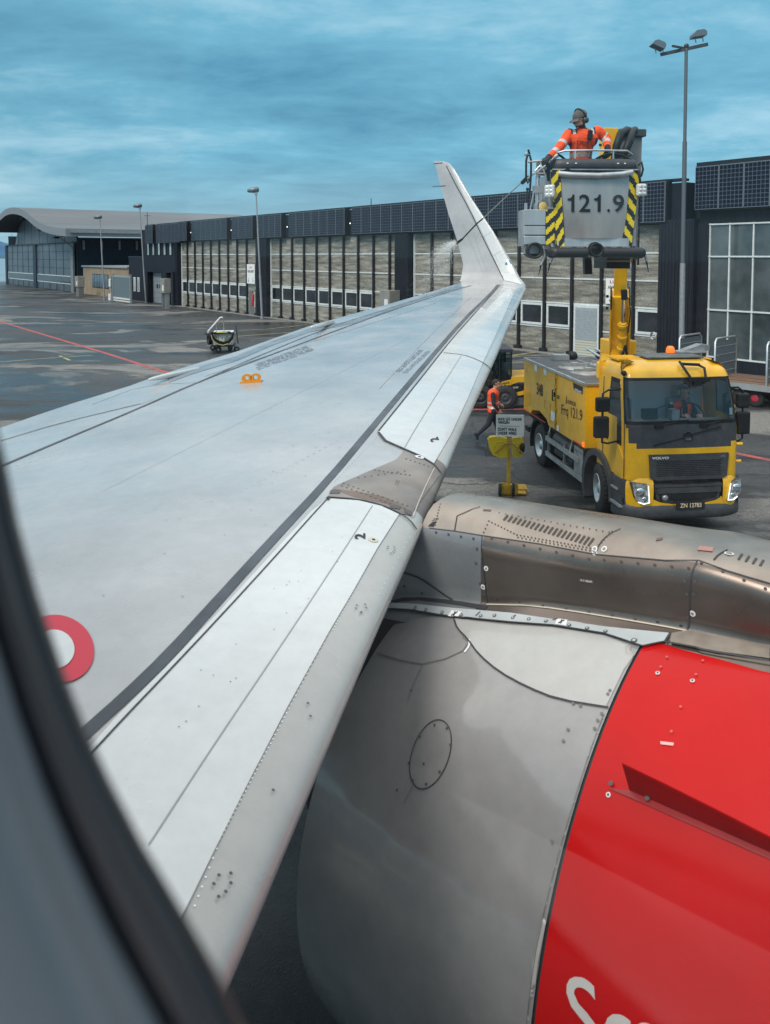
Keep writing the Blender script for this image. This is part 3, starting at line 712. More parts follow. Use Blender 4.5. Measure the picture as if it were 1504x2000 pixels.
b = MB(); patch(b, WB, [(652, 957), (700, 962), (750, 972), (790, 990), (806, 1003), (790, 996), (740, 982), (690, 972)], mat('rust brown streak', (.17, .12, .095), .5, var=.2, vscale=8), .0062, 8); b.build('rust_streak', PF)
# walkway stripes and panel lines
b = MB()
seam(b, WB, [(120, 1478), (172, 1428), (250, 1358), (330, 1280), (420, 1180), (530, 1058), (640, 940), (740, 820), (830, 712), (905, 625), (960, 572), (973, 556)], .052, STRIPE, .004, sm=1)
b.build('walkway_stripe', WING)
b = MB()
seam(b, WB, [(-30, 926), (0, 912), (120, 861), (260, 803), (390, 745), (500, 704), (640, 652), (760, 608), (860, 575), (940, 552)], .035, STRIPE, .004)
b.build('walkway_stripe', WING)
b = MB(); FS = mat('faint wing seam', (.345, .36, .375), .45)
seam(b, WB, [(0, 862), (120, 826), (275, 789)], .018, STRIPE, .004); seam(b, WB, [(275, 789), (300, 780)], .008, FS)
seam(b, WB, [(390, 747), (280, 752), (180, 790)], .012, FS, .004); seam(b, WB, [(392, 745), (480, 706), (640, 640), (800, 590), (905, 560)], .02, STRIPE, .004)
seam(b, WB, [(400, 735), (560, 682), (700, 640), (850, 592)], .012, FS, .004)
seam(b, WB, [(200, 960), (420, 850), (640, 740), (800, 660)], .003, FS); 
seam(b, WB, [(740, 760), (840, 655), (920, 580)], .006, FS); 
b.build('panel_seam', WING)
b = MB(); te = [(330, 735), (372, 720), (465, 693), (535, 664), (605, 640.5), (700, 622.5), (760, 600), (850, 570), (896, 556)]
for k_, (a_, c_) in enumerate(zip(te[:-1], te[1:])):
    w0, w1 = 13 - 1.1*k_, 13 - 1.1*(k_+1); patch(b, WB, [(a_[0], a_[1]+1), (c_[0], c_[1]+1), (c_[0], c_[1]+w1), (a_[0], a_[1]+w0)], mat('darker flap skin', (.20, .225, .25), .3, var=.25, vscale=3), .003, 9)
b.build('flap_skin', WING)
# rivets and fasteners
b = MB(); PALE = mat('pale fastener', (.82, .84, .82), .4); DK = mat('dark fastener', (.07, .075, .08), .5)
for a_, c_, n_ in (((640, 1240), (430, 1640), 48), ((430, 1640), (380, 1770), 8), ((770, 1010), (650, 1230), 40), ((800, 1050), (740, 1160), 12)): dots(b, WB, row(a_, c_, n_), .003, PALE, .0022)
for x, y in ((426, 1714), (449, 1710), (416, 1731), (449, 1729), (439, 1746), (425, 1756), (605, 1402), (532, 1547), (600, 1377)): dots(b, WB, [(x, y)], .005, DK, .008)
for x, y in ((696, 1185), (712, 1183), (694, 1191), (714, 1190), (705, 1198), (703, 1200), (757, 1070), (769, 1071), (756, 1074), (770, 1077), (767, 1081), (762, 1083)): dots(b, WB, [(x, y)], .005, DK, .008)
rr = random.Random(3)
for _ in range(22):
    t = rr.random(); dots(b, WB, [(300+t*430+rr.uniform(-40, 60), 1440-t*470+rr.uniform(-20, 20))], .0025, DK, .009)
for a_, c_ in (((700, 960), (560, 1055)), ((470, 960), (720, 830)), ((540, 930), (760, 800)), ((500, 800), (700, 720)), ((860, 700), (940, 590)), ((655, 940), (740, 850))):
    dots(b, WB, row(a_, c_, 22), .004, FS, .004)
for _ in range(45): dots(b, WB, [(rr.uniform(430, 760), rr.uniform(720, 930))], .005, mat('small dirt speck', (.2, .22, .24), .6), .004, 5)
for _ in range(25): dots(b, WB, [(rr.uniform(200, 560), rr.uniform(900, 1180))], .004, mat('small dirt speck', (.2, .22, .24), .6), .004, 5)
b.build('fasteners', WING, kind='stuff')
# markings
b = MB()
ptext(b, WB, '2', ((713, 1056), (713, 1045), (692, 1046), (692, 1056)), INK, .010, bold=.03)
ptext(b, WB, '2', ((857, 861), (854, 855), (838, 860), (842, 866)), INK, .010, bold=.03)
STN = mat('grey stencil', (.12, .13, .16), .6)
ptext(b, WB, 'DO NOT WALK OUTSIDE THIS AREA', ((785, 729), (833, 686), (842, 686), (795, 729)), STN, .005)
ptext(b, WB, 'VERY FRAGILE STRUCTURE', ((771, 727), (818, 684), (827, 684), (781, 727)), STN, .005)
ptext(b, WB, 'DO NOT WALK OUTSIDE THIS AREA', ((506, 723), (614, 684), (608, 679.5), (500, 718)), STN, .005)
ptext(b, WB, 'VERY FRAGILE STRUCTURE', ((504, 716.5), (604, 679.5), (598, 675.5), (498, 712)), STN, .005)
dots(b, WB, [(728, 1057)], .026, mat('stained ring', (.55, .53, .43), .4), .0085, 14); dots(b, WB, [(729, 1057)], .009, INK, .010, 10)
dots(b, WB, [(819, 895)], .03, WHT, .0095, 12); dots(b, WB, [(819, 895)], .012, INK, .0105, 8)
patch(b, WB, [(636, 976), (641, 981), (646, 975), (641, 972)], INK, .011, 4)
b.build('marking', WING)
b = MB()
def pcircle(bv, cx_, cy_, rx, ry, m, off, mb, rot=0.0):
    patch(mb, bv, [(cx_ + rx*math.cos(t)*math.cos(rot) - ry*math.sin(t)*math.sin(rot), cy_ + rx*math.cos(t)*math.sin(rot) + ry*math.sin(t)*math.cos(rot)) for t in np.linspace(0, 2*math.pi, 40)[:-1]], m, off, 12)
pcircle(WB, 112, 1270, 73, 66, mat('red ring paint', (.55, .02, .045), .35), .006, b, R(20)); pcircle(WB, 107, 1272, 39, 38, SLT, .009, b, R(20))
b.build('roundel', WING)
# yellow escape-rope bracket
HK = mat('orange bracket', (.66, .26, .01), .4, coat=.3)
p0, n0_ = hit(WB, 474, 748, 0); p1, n1_ = hit(WB, 507, 746, 0); ux = (p1-p0); ln = ux.length; ux.normalize(); uz = Vector((0, 0, 1)); uy = ux.cross(uz)*-1
b = MB()
ol = [(0, 0), (.03, .10), (.09, .17), (.15, .20), (.21, .18), (.26, .12), (.32, .12), (.37, .18), (.43, .20), (.49, .17), (.55, .10), (.58, 0)]
ol = [(x/.58*ln, z*.55) for x, z in ol]
# plate with two eyes, drawn as two lobed outlines around holes
def ringstrip(mb, cx_, cz, ro, ri, m, y0, y1):
    n = 16
    for yy, sgn in ((y0, 1), (y1, -1)):
        vs_ = []
        for k in range(n):
            a_ = 2*math.pi*k/n; vs_ += [p0 + ux*(cx_+ro*math.cos(a_)*1.25) + uz*(cz+ro*math.sin(a_)) + uy*yy, p0 + ux*(cx_+ri*math.cos(a_)) + uz*(cz+ri*math.sin(a_)) + uy*yy]
        mb.add(vs_, [(2*k, 2*((k+1) % n), 2*((k+1) % n)+1, 2*k+1) for k in range(n)], m)
    vs_ = []
    for k in range(n):
        a_ = 2*math.pi*k/n
        for yy in (y0, y1): vs_.append(p0 + ux*(cx_+ro*math.cos(a_)*1.25) + uz*(cz+ro*math.sin(a_)) + uy*yy)
    mb.add(vs_, [(2*k, 2*((k+1) % n), 2*((k+1) % n)+1, 2*k+1) for k in range(n)], m)
ringstrip(b, ln*.24, .042, .040, .019, HK, 0, .02); ringstrip(b, ln*.76, .042, .040, .019, HK, 0, .02)
M_ = Matrix(((ux.x, uy.x, 0, p0.x), (ux.y, uy.y, 0, p0.y), (ux.z, uy.z, 1, p0.z), (0, 0, 0, 1)))
b.box(-.02, ln+.02, -.03, .05, -.005, .012, HK, M_)
b.build('rope_bracket', WING)
# flap track fairings peeking out behind the trailing edge
def pod(x0, y0, x1, y1, r, nm):
    b = MB(); p = atY(x0, y0, 7.8) if nm == 0 else atY(x0, y0, 10.4); q = atY(x1, y1, 8.6) if nm == 0 else atY(x1, y1, 11.6)
    d = (q-p); L = d.length
    b.lathe([(0, 0), (.02, r*.45), (.1, r*.75), (.3*L, r), (L, r*1.1), (L+.1, 0)], p, d, SLT, 14); b.build('flap_track_fairing', WING)
pod(289, 742, 385, 722, .028, 0); pod(607, 640, 650, 630, .03, 1)
# sharklet
def wl(px, py, d):
    r = ray(px, py); t = d/(r.dot(LAT)); return CAMP + r*t
LEp = [(1030, 562, 15.2), (1026, 555, 15.45), (1016, 543, 15.54), (999, 511, 15.62), (962, 449, 15.72), (923, 390, 15.82), (897, 345, 15.9), (886, 328, 15.93), (878, 319, 15.95), (868, 315.5, 15.96)]
TEp = [(895, 552, 15.02), (900, 545, 15.2), (902, 534, 15.4), (905, 517, 15.5), (899, 492, 15.58), (892, 467, 15.64), (876, 418, 15.76), (861, 364, 15.85), (850, 322, 15.93), (847, 314, 15.96)]
def resamp(pp, n):
    t = np.linspace(0, 1, len(pp)); tt = np.linspace(0, 1, n)
    return [tuple(np.interp(u, t, [p[k] for p in pp]) for k in range(3)) for u in tt]
LEs = [wl(*p) for p in resamp(LEp, 37)]; TEs = [wl(*p) for p in resamp(TEp, 37)]
rows = []; NQ = [1, .8, .62, .45, .3, .2, .12, .06, .02, 0]
base = [[wing_pt(d_, q) for q in (-np.array([1, .9, .78, .67, .55, .45, .35, .25, .14])).tolist() + [0] + [.14, .25, .35, .45, .55, .67, .78, .9, 1]] for d_ in (14.985,)]
nrm_prev = None
for i, (l, t_) in enumerate(zip(LEs, TEs)):
    l2 = LEs[min(i+1, len(LEs)-1)]; l1 = LEs[max(i-1, 0)]; ch = (t_-l); span = ((l2+TEs[min(i+1, len(TEs)-1)]) - (l1+TEs[max(i-1, 0)])).normalized()
    n_ = ch.normalized().cross(span).normalized()     # points to one side
    c = ch.length; rw = []
    for q in (-np.array([1, .9, .78, .67, .55, .45, .35, .25, .14])).tolist() + [0] + [.14, .25, .35, .45, .55, .67, .78, .9, 1]:
        x = q*q; h = 5*.10*(.2969*abs(q) - .126*x - .3516*x*x + .2843*x**3 - .1036*x**4)*c*.8
        rw.append(l + ch*x + n_*(h if q < 0 else -h))
    rows.append(rw)
b = MB(); b.grid([base[0]] + rows[2:], WSK)
b.add(rows[-1], [tuple(range(len(rows[-1])))], WSK)
WLT = b.build('winglet', AIR)
WLB = bvh_of(WLT)
b = MB()
patch(b, WLB, [(879, 325), (884, 330), (921, 392), (960, 451), (996, 513), (1012, 545), (1020, 556), (985, 548), (950, 470), (915, 400)], SLT, .006, 8)
b.build('leading_edge_skin', WLT)
b = MB(); seam(b, WLB, [(872, 324), (890, 360), (915, 405), (946, 470), (984, 546)], .022, SEAM, .007, 8)
seam(b, WLB, [(984, 546), (1006, 544)], .008, FS, .007); 
for a_, c_, n_ in (((878, 340), (930, 440), 24), ((905, 440), (945, 535), 20), ((925, 455), (950, 530), 16), ((945, 463), (960, 453), 6), ((965, 498), (981, 489), 7), ((987, 532), (1006, 530), 6), ((968, 500), (976, 520), 6), ((930, 470), (935, 455), 4), ((936, 473), (941, 458), 4), ((990, 505), (996, 522), 5)): dots(b, WLB, row(a_, c_, n_), .011, mat('grey rivet', (.3, .33, .35), .5), .009, 6)
b.build('panel_seam', WLT)
b = MB(); patch(b, WLB, [(986, 517), (990, 507), (997, 509), (1001, 518), (995, 519)], mat('lamp window', (.10, .2, .28), .1), .010, 4); b.build('position_lamp', WLT)
for x, y, l in ((861, 334, -14), (861, 318.5, -13), (867, 363, -20), (872, 411, -12), (880, 462, -16), (894, 511.5, -16)):
    if y == 334: continue
    b = MB(); p, n_ = hit(WLB, x, y, 0)
    if p is None: continue
    q = p + AFT*(abs(l)/F*p.y*1.35); b.tube([p - AFT*.05, q], [.012, .008], DKG, 6); b.build('static_wick', WLT)
# ---- engine
AX0 = (3.7, -2.92)
def ax(a): return -2.92 - .0735*(a - 1.315)
RA = [(-2.1, 1.02), (-2.05, 1.12), (-1.9, 1.2), (-1.5, 1.27), (-1.0, 1.32), (-.3, 1.355), (.5, 1.362), (1.315, 1.343), (1.7, 1.32), (2.1, 1.268), (2.4, 1.213), (2.633, 1.162)]
ra_a = [q[0] for q in RA]; ra_r = [q[1] for q in RA]
def rad(a): return float(np.interp(a, ra_a, ra_r))
def nac(a, ph, dr=0.0): return AC(3.7 - (rad(a)+dr)*math.cos(ph), a, ax(a) + (rad(a)+dr)*math.sin(ph))
def nacelle(a0, a1, na, name, m, bump=None, ph0=R(-180), ph1=R(180), back=None):
    rows = []
    for i in range(na+1):
        a = a0 + (a1-a0)*i/na; rows.append([nac(a, ph0 + (ph1-ph0)*k/120, bump(a, ph0 + (ph1-ph0)*k/120) if bump else 0) for k in range(121)])
    b = MB(); b.grid(rows, m); return b
def blister(a, ph):
    # shallow bulges in the translating cowl
    g = lambda a0, p0_, sa, sp, h: h*math.exp(-((a-a0)/sa)**2 - ((ph-p0_)/sp)**2)
    return g(1.98, R(47), .15, R(5), .045) + g(2.45, R(66), .2, R(8), .03)
b = nacelle(1.318, 2.633, 46, 'c', GSK, blister)
rows = [[nac(2.633, R(-180+3*k), 0) for k in range(121)], [nac(2.628, R(-180+3*k), -.03) for k in range(121)], [nac(2.0, R(-180+3*k), -.16) for k in range(121)], [nac(1.4, R(-180+3*k), -.2) for k in range(121)]]
b.grid(rows, mat('duct grey', (.10, .10, .105), .5))
COWL = b.build('reverser_cowl', AIR)
b = nacelle(-2.1, 1.305, 60, 'f', REDP)
rows = [[nac(1.305, R(-180+3*k), 0) for k in range(121)], [nac(1.305, R(-180+3*k), -.03) for k in range(121)]]; b.grid(rows, SEAM)
FAN = b.build('fan_cowl', AIR)
b = MB(); rows = [[nac(1.30, R(-180+3*k), -.012) for k in range(121)], [nac(1.325, R(-180+3*k), -.012) for k in range(121)]]; b.grid(rows, SEAM); b.build('cowl_gap', COWL)
b = MB(); b.lathe([(0, .72), (.5, .70), (1.2, .55), (1.25, .40), (2.0, .12), (2.1, 0)], AC(3.7, 2.0, -2.98), AFT, mat('dark exhaust metal', (.05, .05, .055), .5, .5), 40)
b.build('exhaust_cone', AIR)
b = MB(); 
rows = [[AC(3.7 + sx*.17, a, z) for (sx, z) in ((-1, zb), (-1, zt), (1, zt), (1, zb), (-1, zb))] for a, zt, zb in ((2.4, -1.75, -2.6), (3.0, -1.62, -2.6), (3.8, -1.6, -2.35), (4.9, -1.55, -1.75))]
b.grid(rows, mat('dark exhaust metal', (.05, .05, .055), .5, .5), False); b.build('aft_pylon', AIR)
CB = bvh_of(COWL); FB = bvh_of(FAN)
# pale skin between the arched seam and the latch strip, and panel lines on the cowl
b = MB(); patch(b, CB, [(888, 1208), (895, 1228), (915, 1250), (935, 1278), (975, 1312), (1030, 1342), (1090, 1366), (1184, 1380), (1219, 1308), (1248, 1267), (1180, 1242), (1080, 1226), (1000, 1222), (930, 1214)], GSK2, .003, 14)
patch(b, CB, [(1178, 1400), (1153, 1464), (1118, 1572), (1086, 1682), (1062, 1782), (1041, 1882), (1030, 1998), (1039, 1998), (1051, 1882), (1071, 1782), (1095, 1684), (1128, 1572), (1162, 1464), (1185, 1402)], GSK2, .003, 9)
b.build('cowl_door_skin', COWL)
b = MB(); seam(b, CB, [(887, 1210), (893, 1228), (914, 1249), (935, 1279), (975, 1313), (1030, 1343), (1090, 1367), (1189, 1383)], .008, SEAM, .006)
seam(b, CB, [(905, 1245), (916, 1255), (905, 1272), (870, 1288), (825, 1298), (780, 1290), (738, 1277)], .006, mat('cowl seam', (.16, .15, .145), .5), .005, sm=0)
seam(b, CB, [(908, 1275), (918, 1262), (917, 1250)], .011, WHT, .0055)
seam(b, CB, [(1180, 1395), (1155, 1462), (1120, 1570), (1088, 1680), (1064, 1780), (1043, 1880), (1030, 1995)], .0025, mat('cowl seam', (.16, .15, .145), .5), .005)
seam(b, CB, [(826, 1300), (805, 1345), (798, 1370)], .003, mat('cowl seam', (.16, .15, .145), .5), .005); seam(b, CB, [(790, 1570), (810, 1530)], .003, mat('cowl seam', (.16, .15, .145), .5), .005)
b.build('cowl_seam', COWL)
b = MB()
elp = [(842 + 36*math.cos(t)*math.cos(R(18)) - 70*math.sin(t)*math.sin(R(18)), 1474 + 36*math.cos(t)*math.sin(R(18)) + 70*math.sin(t)*math.cos(R(18))) for t in np.linspace(0, 2*math.pi, 49)]
seam(b, CB, elp, .005, SEAM, .005, 8, 0)
dots(b, CB, [(850, 1417), (874, 1423), (881, 1455), (822, 1440), (800, 1491), (860, 1508), (808, 1525), (834, 1532), (829, 1492), (777, 1544), (804, 1350)], .006, DK, .006)
b.build('access_panel', COWL)
b = MB(); dots(b, CB, [(1192, 1350), (1188, 1357), (1120, 1375), (1134, 1379), (1110, 1426), (1101, 1448), (1079, 1644), (1176, 1395), (1168, 1408), (1162, 1424)], .007, mat('cowl seam', (.16, .15, .145), .5), .006)
b.build('fastener', COWL)
# red cowl fasteners, placard, lettering
b = MB(); dots(b, FB, [(1285, 1316), (1353, 1331), (1189, 1553)], .009, WHT, .005, 12); dots(b, FB, [(1285, 1316), (1353, 1331), (1189, 1553)], .005, DK, .007, 8)
dots(b, FB, [(1373, 1292), (1291, 1304), (1360, 1319), (1303, 1285), (1330, 1382), (1312, 1430)], .006, mat('red rivet', (.55, .1, .09), .4), .006)
patch(b, FB, [(1290, 1449), (1317, 1452), (1316, 1458), (1291, 1455)], mat('placard', (.75, .45, .42), .5), .005, 6)
b.build('fastener', FAN)
b = MB()
LET = mat('cowl lettering', (.62, .60, .58), .4)
def stroke(mb, bv, pts, w, m, off): seam(mb, bv, pts, w, m, off, 6, 2)
ptext(b, FB, 'Scand', ((1118, 2050), (1440, 2156), (1452, 2004), (1104, 1898)), LET, .005, bold=.004)
if not b.v: stroke(b, FB, [(1165, 1932), (1130, 1905), (1112, 1925), (1125, 1965), (1155, 2000), (1160, 2040), (1120, 2060)], .03, LET, .005)
b.build('lettering', FAN)
# strake
rt = [(1190, 1527), (1230, 1544), (1300, 1575), (1400, 1619), (1504, 1665), (1620, 1716), (1700, 1752)]; ft = [(1161, 1468), (1215, 1493), (1300, 1534), (1400, 1584), (1504, 1637), (1640, 1705), (1710, 1742)]
b = MB(); rp_ = []; fp_ = []
for k, (r_, f_) in enumerate(zip(rt, ft)):
    p, n_ = hit(FB, *r_, .002); q, n2 = hit(FB, *f_, 0)
    if p is None or q is None: continue
    rd_ = (q - CAMP).normalized(); de = .16*(1 - k/8); rp_.append(p); fp_.append(q - rd_*de)
if len(rp_) > 1:
    up_ = (AC(0, 0, 1) - CAMP)
    t1 = [p + Vector((0, 0, .012)) for p in rp_]; t2 = [p + Vector((0, 0, .006)) for p in fp_]
    b.grid([rp_, fp_], REDD, False); b.grid([fp_, t2, t1], REDP, False); b.add([rp_[0], fp_[0], t2[0], t1[0]], [(0, 1, 2, 3)], REDD)
    fl = []
    for p, r_ in zip(rp_, rt):
        q, n_ = hit(FB, r_[0]-3, r_[1]+13, .006); fl.append(q if q is not None else p)
    b.grid([rp_, fl], REDD, False); dots(b, FB, [(1195, 1532), (1266, 1561)], .009, DK, .012, 8)
b.build('strake', FAN)
# pylon
st = [(2.95, -1.36, -1.475, -1.86, -1.90), (2.6, -1.335, -1.452, -1.825, -1.852), (2.4, -1.318, -1.427, -1.785, -1.82), (2.13, -1.306, -1.404, -1.735, -1.775), (1.9, -1.293, -1.383, -1.676, -1.73), (1.6, -1.275, -1.362, -1.632, -1.68),
      (1.28, -1.265, -1.318, -1.595, -1.632), (1.14, -1.264, -1.29, -1.577, -1.61), (1.0, -1.266, -1.298, -1.567, -1.592), (.82, -1.268, -1.312, -1.553, -1.565), (.4, -1.29, -1.335, -1.53, -1.55), (-.1, -1.34, -1.39, -1.53, -1.555), (-.6, -1.43, -1.47, -1.55, -1.575)]
stt = np.array(st); aa = np.linspace(2.95, -.6, 72)
def stv(a): return [float(np.interp(-a, -stt[:, 0], stt[:, k])) for k in range(1, 5)]
def ring_(a):
    zc, zk, zs, zf = stv(a); S_ = []
    def sm(*p): return p
    L = [(3.26, zf-.05), (3.32, zf), (3.37, (zf+zs)/2+.006), (3.405, zs), (3.42, zs+.012), (3.418, zs*.8+zk*.2), (3.414, zs*.5+zk*.5), (3.416, zs*.3+zk*.7), (3.424, zs*.15+zk*.85), (3.438, zk-.012), (3.452, zk+.0), (3.475, zk+(zc-zk)*.30), (3.51, zk+(zc-zk)*.6), (3.56, zk+(zc-zk)*.86), (3.63, zc-.004), (3.7, zc)]
    return L
full = []
for a in aa:
    L = ring_(a); full.append([AC(d, a, z) for d, z in L] + [AC(7.4-d, a, z) for d, z in L[-2::-1]])
def cls(a, k):
    z = 9 if k < 15 else 29-9-1
    if k >= 15: return LTI
    if k >= 10: return LTI
    return GPN if a > 2.22 else DTI
b = MB(); vsf = [v for r_ in full for v in r_]; nc = len(full[0])
for i in range(len(aa)-1):
    for k in range(nc-1):
        if (aa[i]+aa[i+1])/2 > 2.59 and 9 <= k <= nc-11: continue
        m_ = cls((aa[i]+aa[i+1])/2, k); i_ = b.mi(m_); b.f.append((i*nc+k, i*nc+k+1, (i+1)*nc+k+1, (i+1)*nc+k)); b.m.append(i_); b.sm.append(True)
b.v = [tuple(v) for v in vsf]
PYL = b.build('pylon', AIR); PB = bvh_of(PYL)
b = MB()
seam(b, PB, [(822, 1030), (888, 1037.5), (940, 1046), (1050, 1062), (1163, 1083), (1300, 1095), (1365, 1095), (1420, 1115), (1504, 1140)], .0055, SEAM, .003, sm=0)
seam(b, PB, [(942, 1047), (940, 1080), (947, 1130), (951, 1178)], .0055, SEAM, .003); seam(b, PB, [(1362, 1096), (1350, 1122), (1347, 1170), (1347, 1215), (1341, 1233)], .007, SEAM, .003)
seam(b, PB, [(888, 1037), (893, 1008), (925, 994), (938, 990)], .006, SEAM, .003, sm=0); seam(b, PB, [(1163, 1083), (1172, 1060), (1190, 1043), (1212, 1033)], .0055, SEAM, .003); seam(b, PB, [(1394, 1094), (1404, 1083), (1421, 1074)], .007, SEAM, .003)
seam(b, PB, [(790, 1118), (820, 1128), (850, 1148), (884, 1172)], .010, SEAM, .004); seam(b, PB, [(745, 1182), (800, 1168), (880, 1176), (951, 1188)], .03, mat('dark gap', (.03, .032, .038), .6), .003)
seam(b, PB, [(951, 1181), (1040, 1183), (1165, 1201), (1350, 1233), (1504, 1266)], .006, mat('bright fillet edge', (.62, .56, .46), .3, .6), .004)
b.build('pylon_seam', PYL)
b = MB()
for k in range(20):
    t = k/19; x = 985 + t*165; y = 1012 + t*47; dots(b, PB, [], .01, DK)
    patch(b, PB, [(x+5+3*t, y-6-2*t), (x+9+3*t, y-5-2*t), (x+1, y+5+3*t), (x-3, y+4+3*t)], mat('louvre slot', (.055, .045, .04), .6), .003, 5)
for k in range(4):
    x = 1441 + k*14; y = 1086 + k*4; patch(b, PB, [(x+6, y-4), (x+11, y-3), (x+4, y+8), (x-1, y+7)], mat('louvre slot', (.055, .045, .04), .6), .003, 5)
b.build('louvre', PYL)
b = MB(); pr_ = row((955, 1018), (1010, 1045), 10) + row((1010, 1045), (1160, 1072), 22) + row((1012, 1050), (1160, 1077), 20) + row((975, 1002), (1190, 1040), 18) + row((945, 1040), (955, 1018), 4) + row((860, 985), (850, 1025), 8) + row((1165, 1070), (1195, 1038), 7)
dots(b, PB, pr_, .0045, mat('dark brown rivet', (.06, .045, .04), .6), .003, 6)
for pp in (row((960, 1052), (1150, 1092), 7), row((1180, 1094), (1345, 1110), 6), row((970, 1170), (1330, 1222), 9), row((1370, 1100), (1495, 1150), 4), row((852, 1040), (925, 1052), 4), row((790, 1145), (860, 1172), 3), row((1255, 1245), (1500, 1283), 6)): dots(b, PB, pp, .007, mat('dark brown rivet', (.06, .045, .04), .6), .003, 8)
dots(b, PB, [(932, 1072), (930, 1100), (938, 1140), (953, 1145), (1338, 1135), (1342, 1160), (1343, 1205), (1358, 1135), (1356, 1160)], .008, DK, .003, 8)
rg = [(950, 1110), (944, 1146), (1162, 1072), (1180, 1073), (1162, 1080), (1353, 1198), (1181, 1072)]
dots(b, PB, rg, .013, WHT, .003, 14); dots(b, PB, rg, .007, mat('ring centre', (.25, .24, .22), .5), .005, 8)
dots(b, PB, [(1424, 1082)], .02, WHT, .003, 14); dots(b, PB, [(1424, 1082)], .013, mat('ring centre', (.25, .24, .22), .5), .005, 10)
b.build('fastener', PYL)
b = MB(); patch(b, PB, [(1132, 1129), (1160, 1133), (1160, 1139), (1132, 1135)], mat('stencil plate', (.10, .08, .07), .5), .003, 5); ptext(b, PB, '414BR', ((1134, 1134.5), (1158, 1138), (1158, 1134), (1134, 1130.5)), mat('stencil white', (.7, .65, .6), .5), .005)
ptext(b, PB, '27', ((843, 1018), (855, 1017), (858, 1012), (847, 1013)), INK, .003); patch(b, PB, [(836, 1028), (845, 1020), (852, 1019), (847, 1029)], INK, .003, 5)
patch(b, PB, [(1366, 1067), (1394, 1070), (1392, 1078), (1362, 1075)], mat('faded red placard', (.42, .2, .17), .5), .003, 6); patch(b, PB, [(1283, 1052), (1295, 1050), (1293, 1055), (1281, 1057)], mat('brown mark', (.15, .09, .07), .5), .003, 5)
patch(b, PB, [(945, 995), (960, 996), (958, 999), (943, 998)], mat('brown mark', (.15, .09, .07), .5), .003, 5)
b.build('marking', PYL)
# latch strip between pylon and cowl
b = MB(); A2 = mat('blue grey strip', (.46, .50, .51), .35, .1, var=.07, vscale=4); PC = bvh_of(PYL, COWL, FAN)
patch(b, PC, [(762, 1180), (815, 1183), (880, 1190), (1000, 1200), (1190, 1228), (1308, 1240), (1298, 1256), (1256, 1264), (1180, 1240), (1080, 1224), (1000, 1218), (930, 1211), (860, 1202), (800, 1192), (752, 1190)], A2, .012, 8)
LS = b.build('latch_strip', PYL)
b = MB(); LSB = PC
seam(b, PC, [(752, 1191), (800, 1193), (860, 1203), (930, 1212), (1000, 1219), (1080, 1225), (1180, 1241), (1256, 1266), (1300, 1257), (1312, 1241)], .007, SEAM, .014, 8, 0)
for x in (815, 940, 1010, 1090): seam(b, PC, [(x, 1187+(x-815)*.09), (x-9, 1199+(x-815)*.06)], .006, SEAM, .014, 5, 0)
dl = [(813, 1191), (834, 1194), (866, 1199), (903, 1204), (941, 1207), (968, 1206), (1004, 1210), (1035, 1213), (1068, 1218), (1113, 1226), (1148, 1232), (1184, 1238)]
dots(b, PC, dl, .010, DK, .015, 8); dots(b, PC, dl, .005, A2, .016, 8)
dots(b, PC, [(1240, 1256)], .014, DK, .015, 8); dots(b, PC, [(1240, 1256)], .008, A2, .016, 8)
for q in ([(884, 1196), (904, 1199), (896, 1209), (877, 1206)], [(1090, 1213), (1110, 1216), (1107, 1227), (1086, 1224)]):
    patch(b, PC, q, WHT, .015, 5); cx_ = sum(p[0] for p in q)/4; cy_ = sum(p[1] for p in q)/4; seam(b, PC, [(cx_-6, cy_+3), (cx_+6, cy_-3)], .006, INK, .018, 5, 0); seam(b, PC, [(cx_+1, cy_-4), (cx_-1, cy_+4)], .005, INK, .018, 5, 0)
b.build('latch', LS)
b = MB(); patch(b, PC, [(1312, 1240), (1345, 1234), (1504, 1268), (1504, 1290), (1400, 1275), (1310, 1258)], mat('flange titanium', (.28, .24, .2), .5, .3, var=.2, vscale=9), .010, 8)
seam(b, PC, [(1300, 1257), (1400, 1276), (1504, 1293)], .008, SEAM, .013, 10, 0); b.build('flange', PYL)
# ---- fuselage side with the cabin window the picture is taken through
FUS = mat('white fuselage paint', (.72, .73, .74), .3, coat=.3)
b = MB(); rows = []; RF = 2.0; cD = -1.78; cZ = -.35
for i in range(37):
    a = -9 + 18*i/36; rows.append((a, [AC(cD + RF*math.cos(R(t)), a, cZ + RF*math.sin(R(t))) for t in range(-110, 100, 5)]))
nr = len(rows); nc = len(rows[0][1]); b.v = [tuple(v) for r_ in rows for v in r_[1]]; i_ = b.mi(FUS)
angs = list(range(-110, 100, 5))
for i in range(nr-1):
    for k in range(nc-1):
        am = (rows[i][0] + rows[i+1][0])/2; tm = (angs[k]+angs[k+1])/2
        if -14 < tm < 58: continue
        b.f.append((i*nc+k, i*nc+k+1, (i+1)*nc+k+1, (i+1)*nc+k)); b.m.append(i_); b.sm.append(True)
b.build('fuselage', AIR)
k_ = .11/.17
inn = [(.41, .12), (.41, .02), (.375, -.062), (.36, -.091), (.35, -.117), (.334, -.145), (.314, -.172), (.297, -.191), (.281, -.205), (.259, -.221), (.234, -.235), (.216, -.246), (.204, -.256), (.18, -.27), (.14, -.283), (.09, -.285), (.03, -.265), (-.02, -.22), (-.045, -.16), (-.05, -.08), (-.05, .06), (-.03, .12), (.01, .17), (.07, .205), (.14, .215), (.22, .205), (.33, .185), (.38, .155)]
cA, cZ2 = .157, -.035
def wr(d, e_):
    # window outline at lateral distance d; e_ widens it about its centre
    return [AC(d, (cA + (a-cA)*e_)*d/.17, (cZ2 + (z-cZ2)*e_)*d/.17) for a, z in inn]
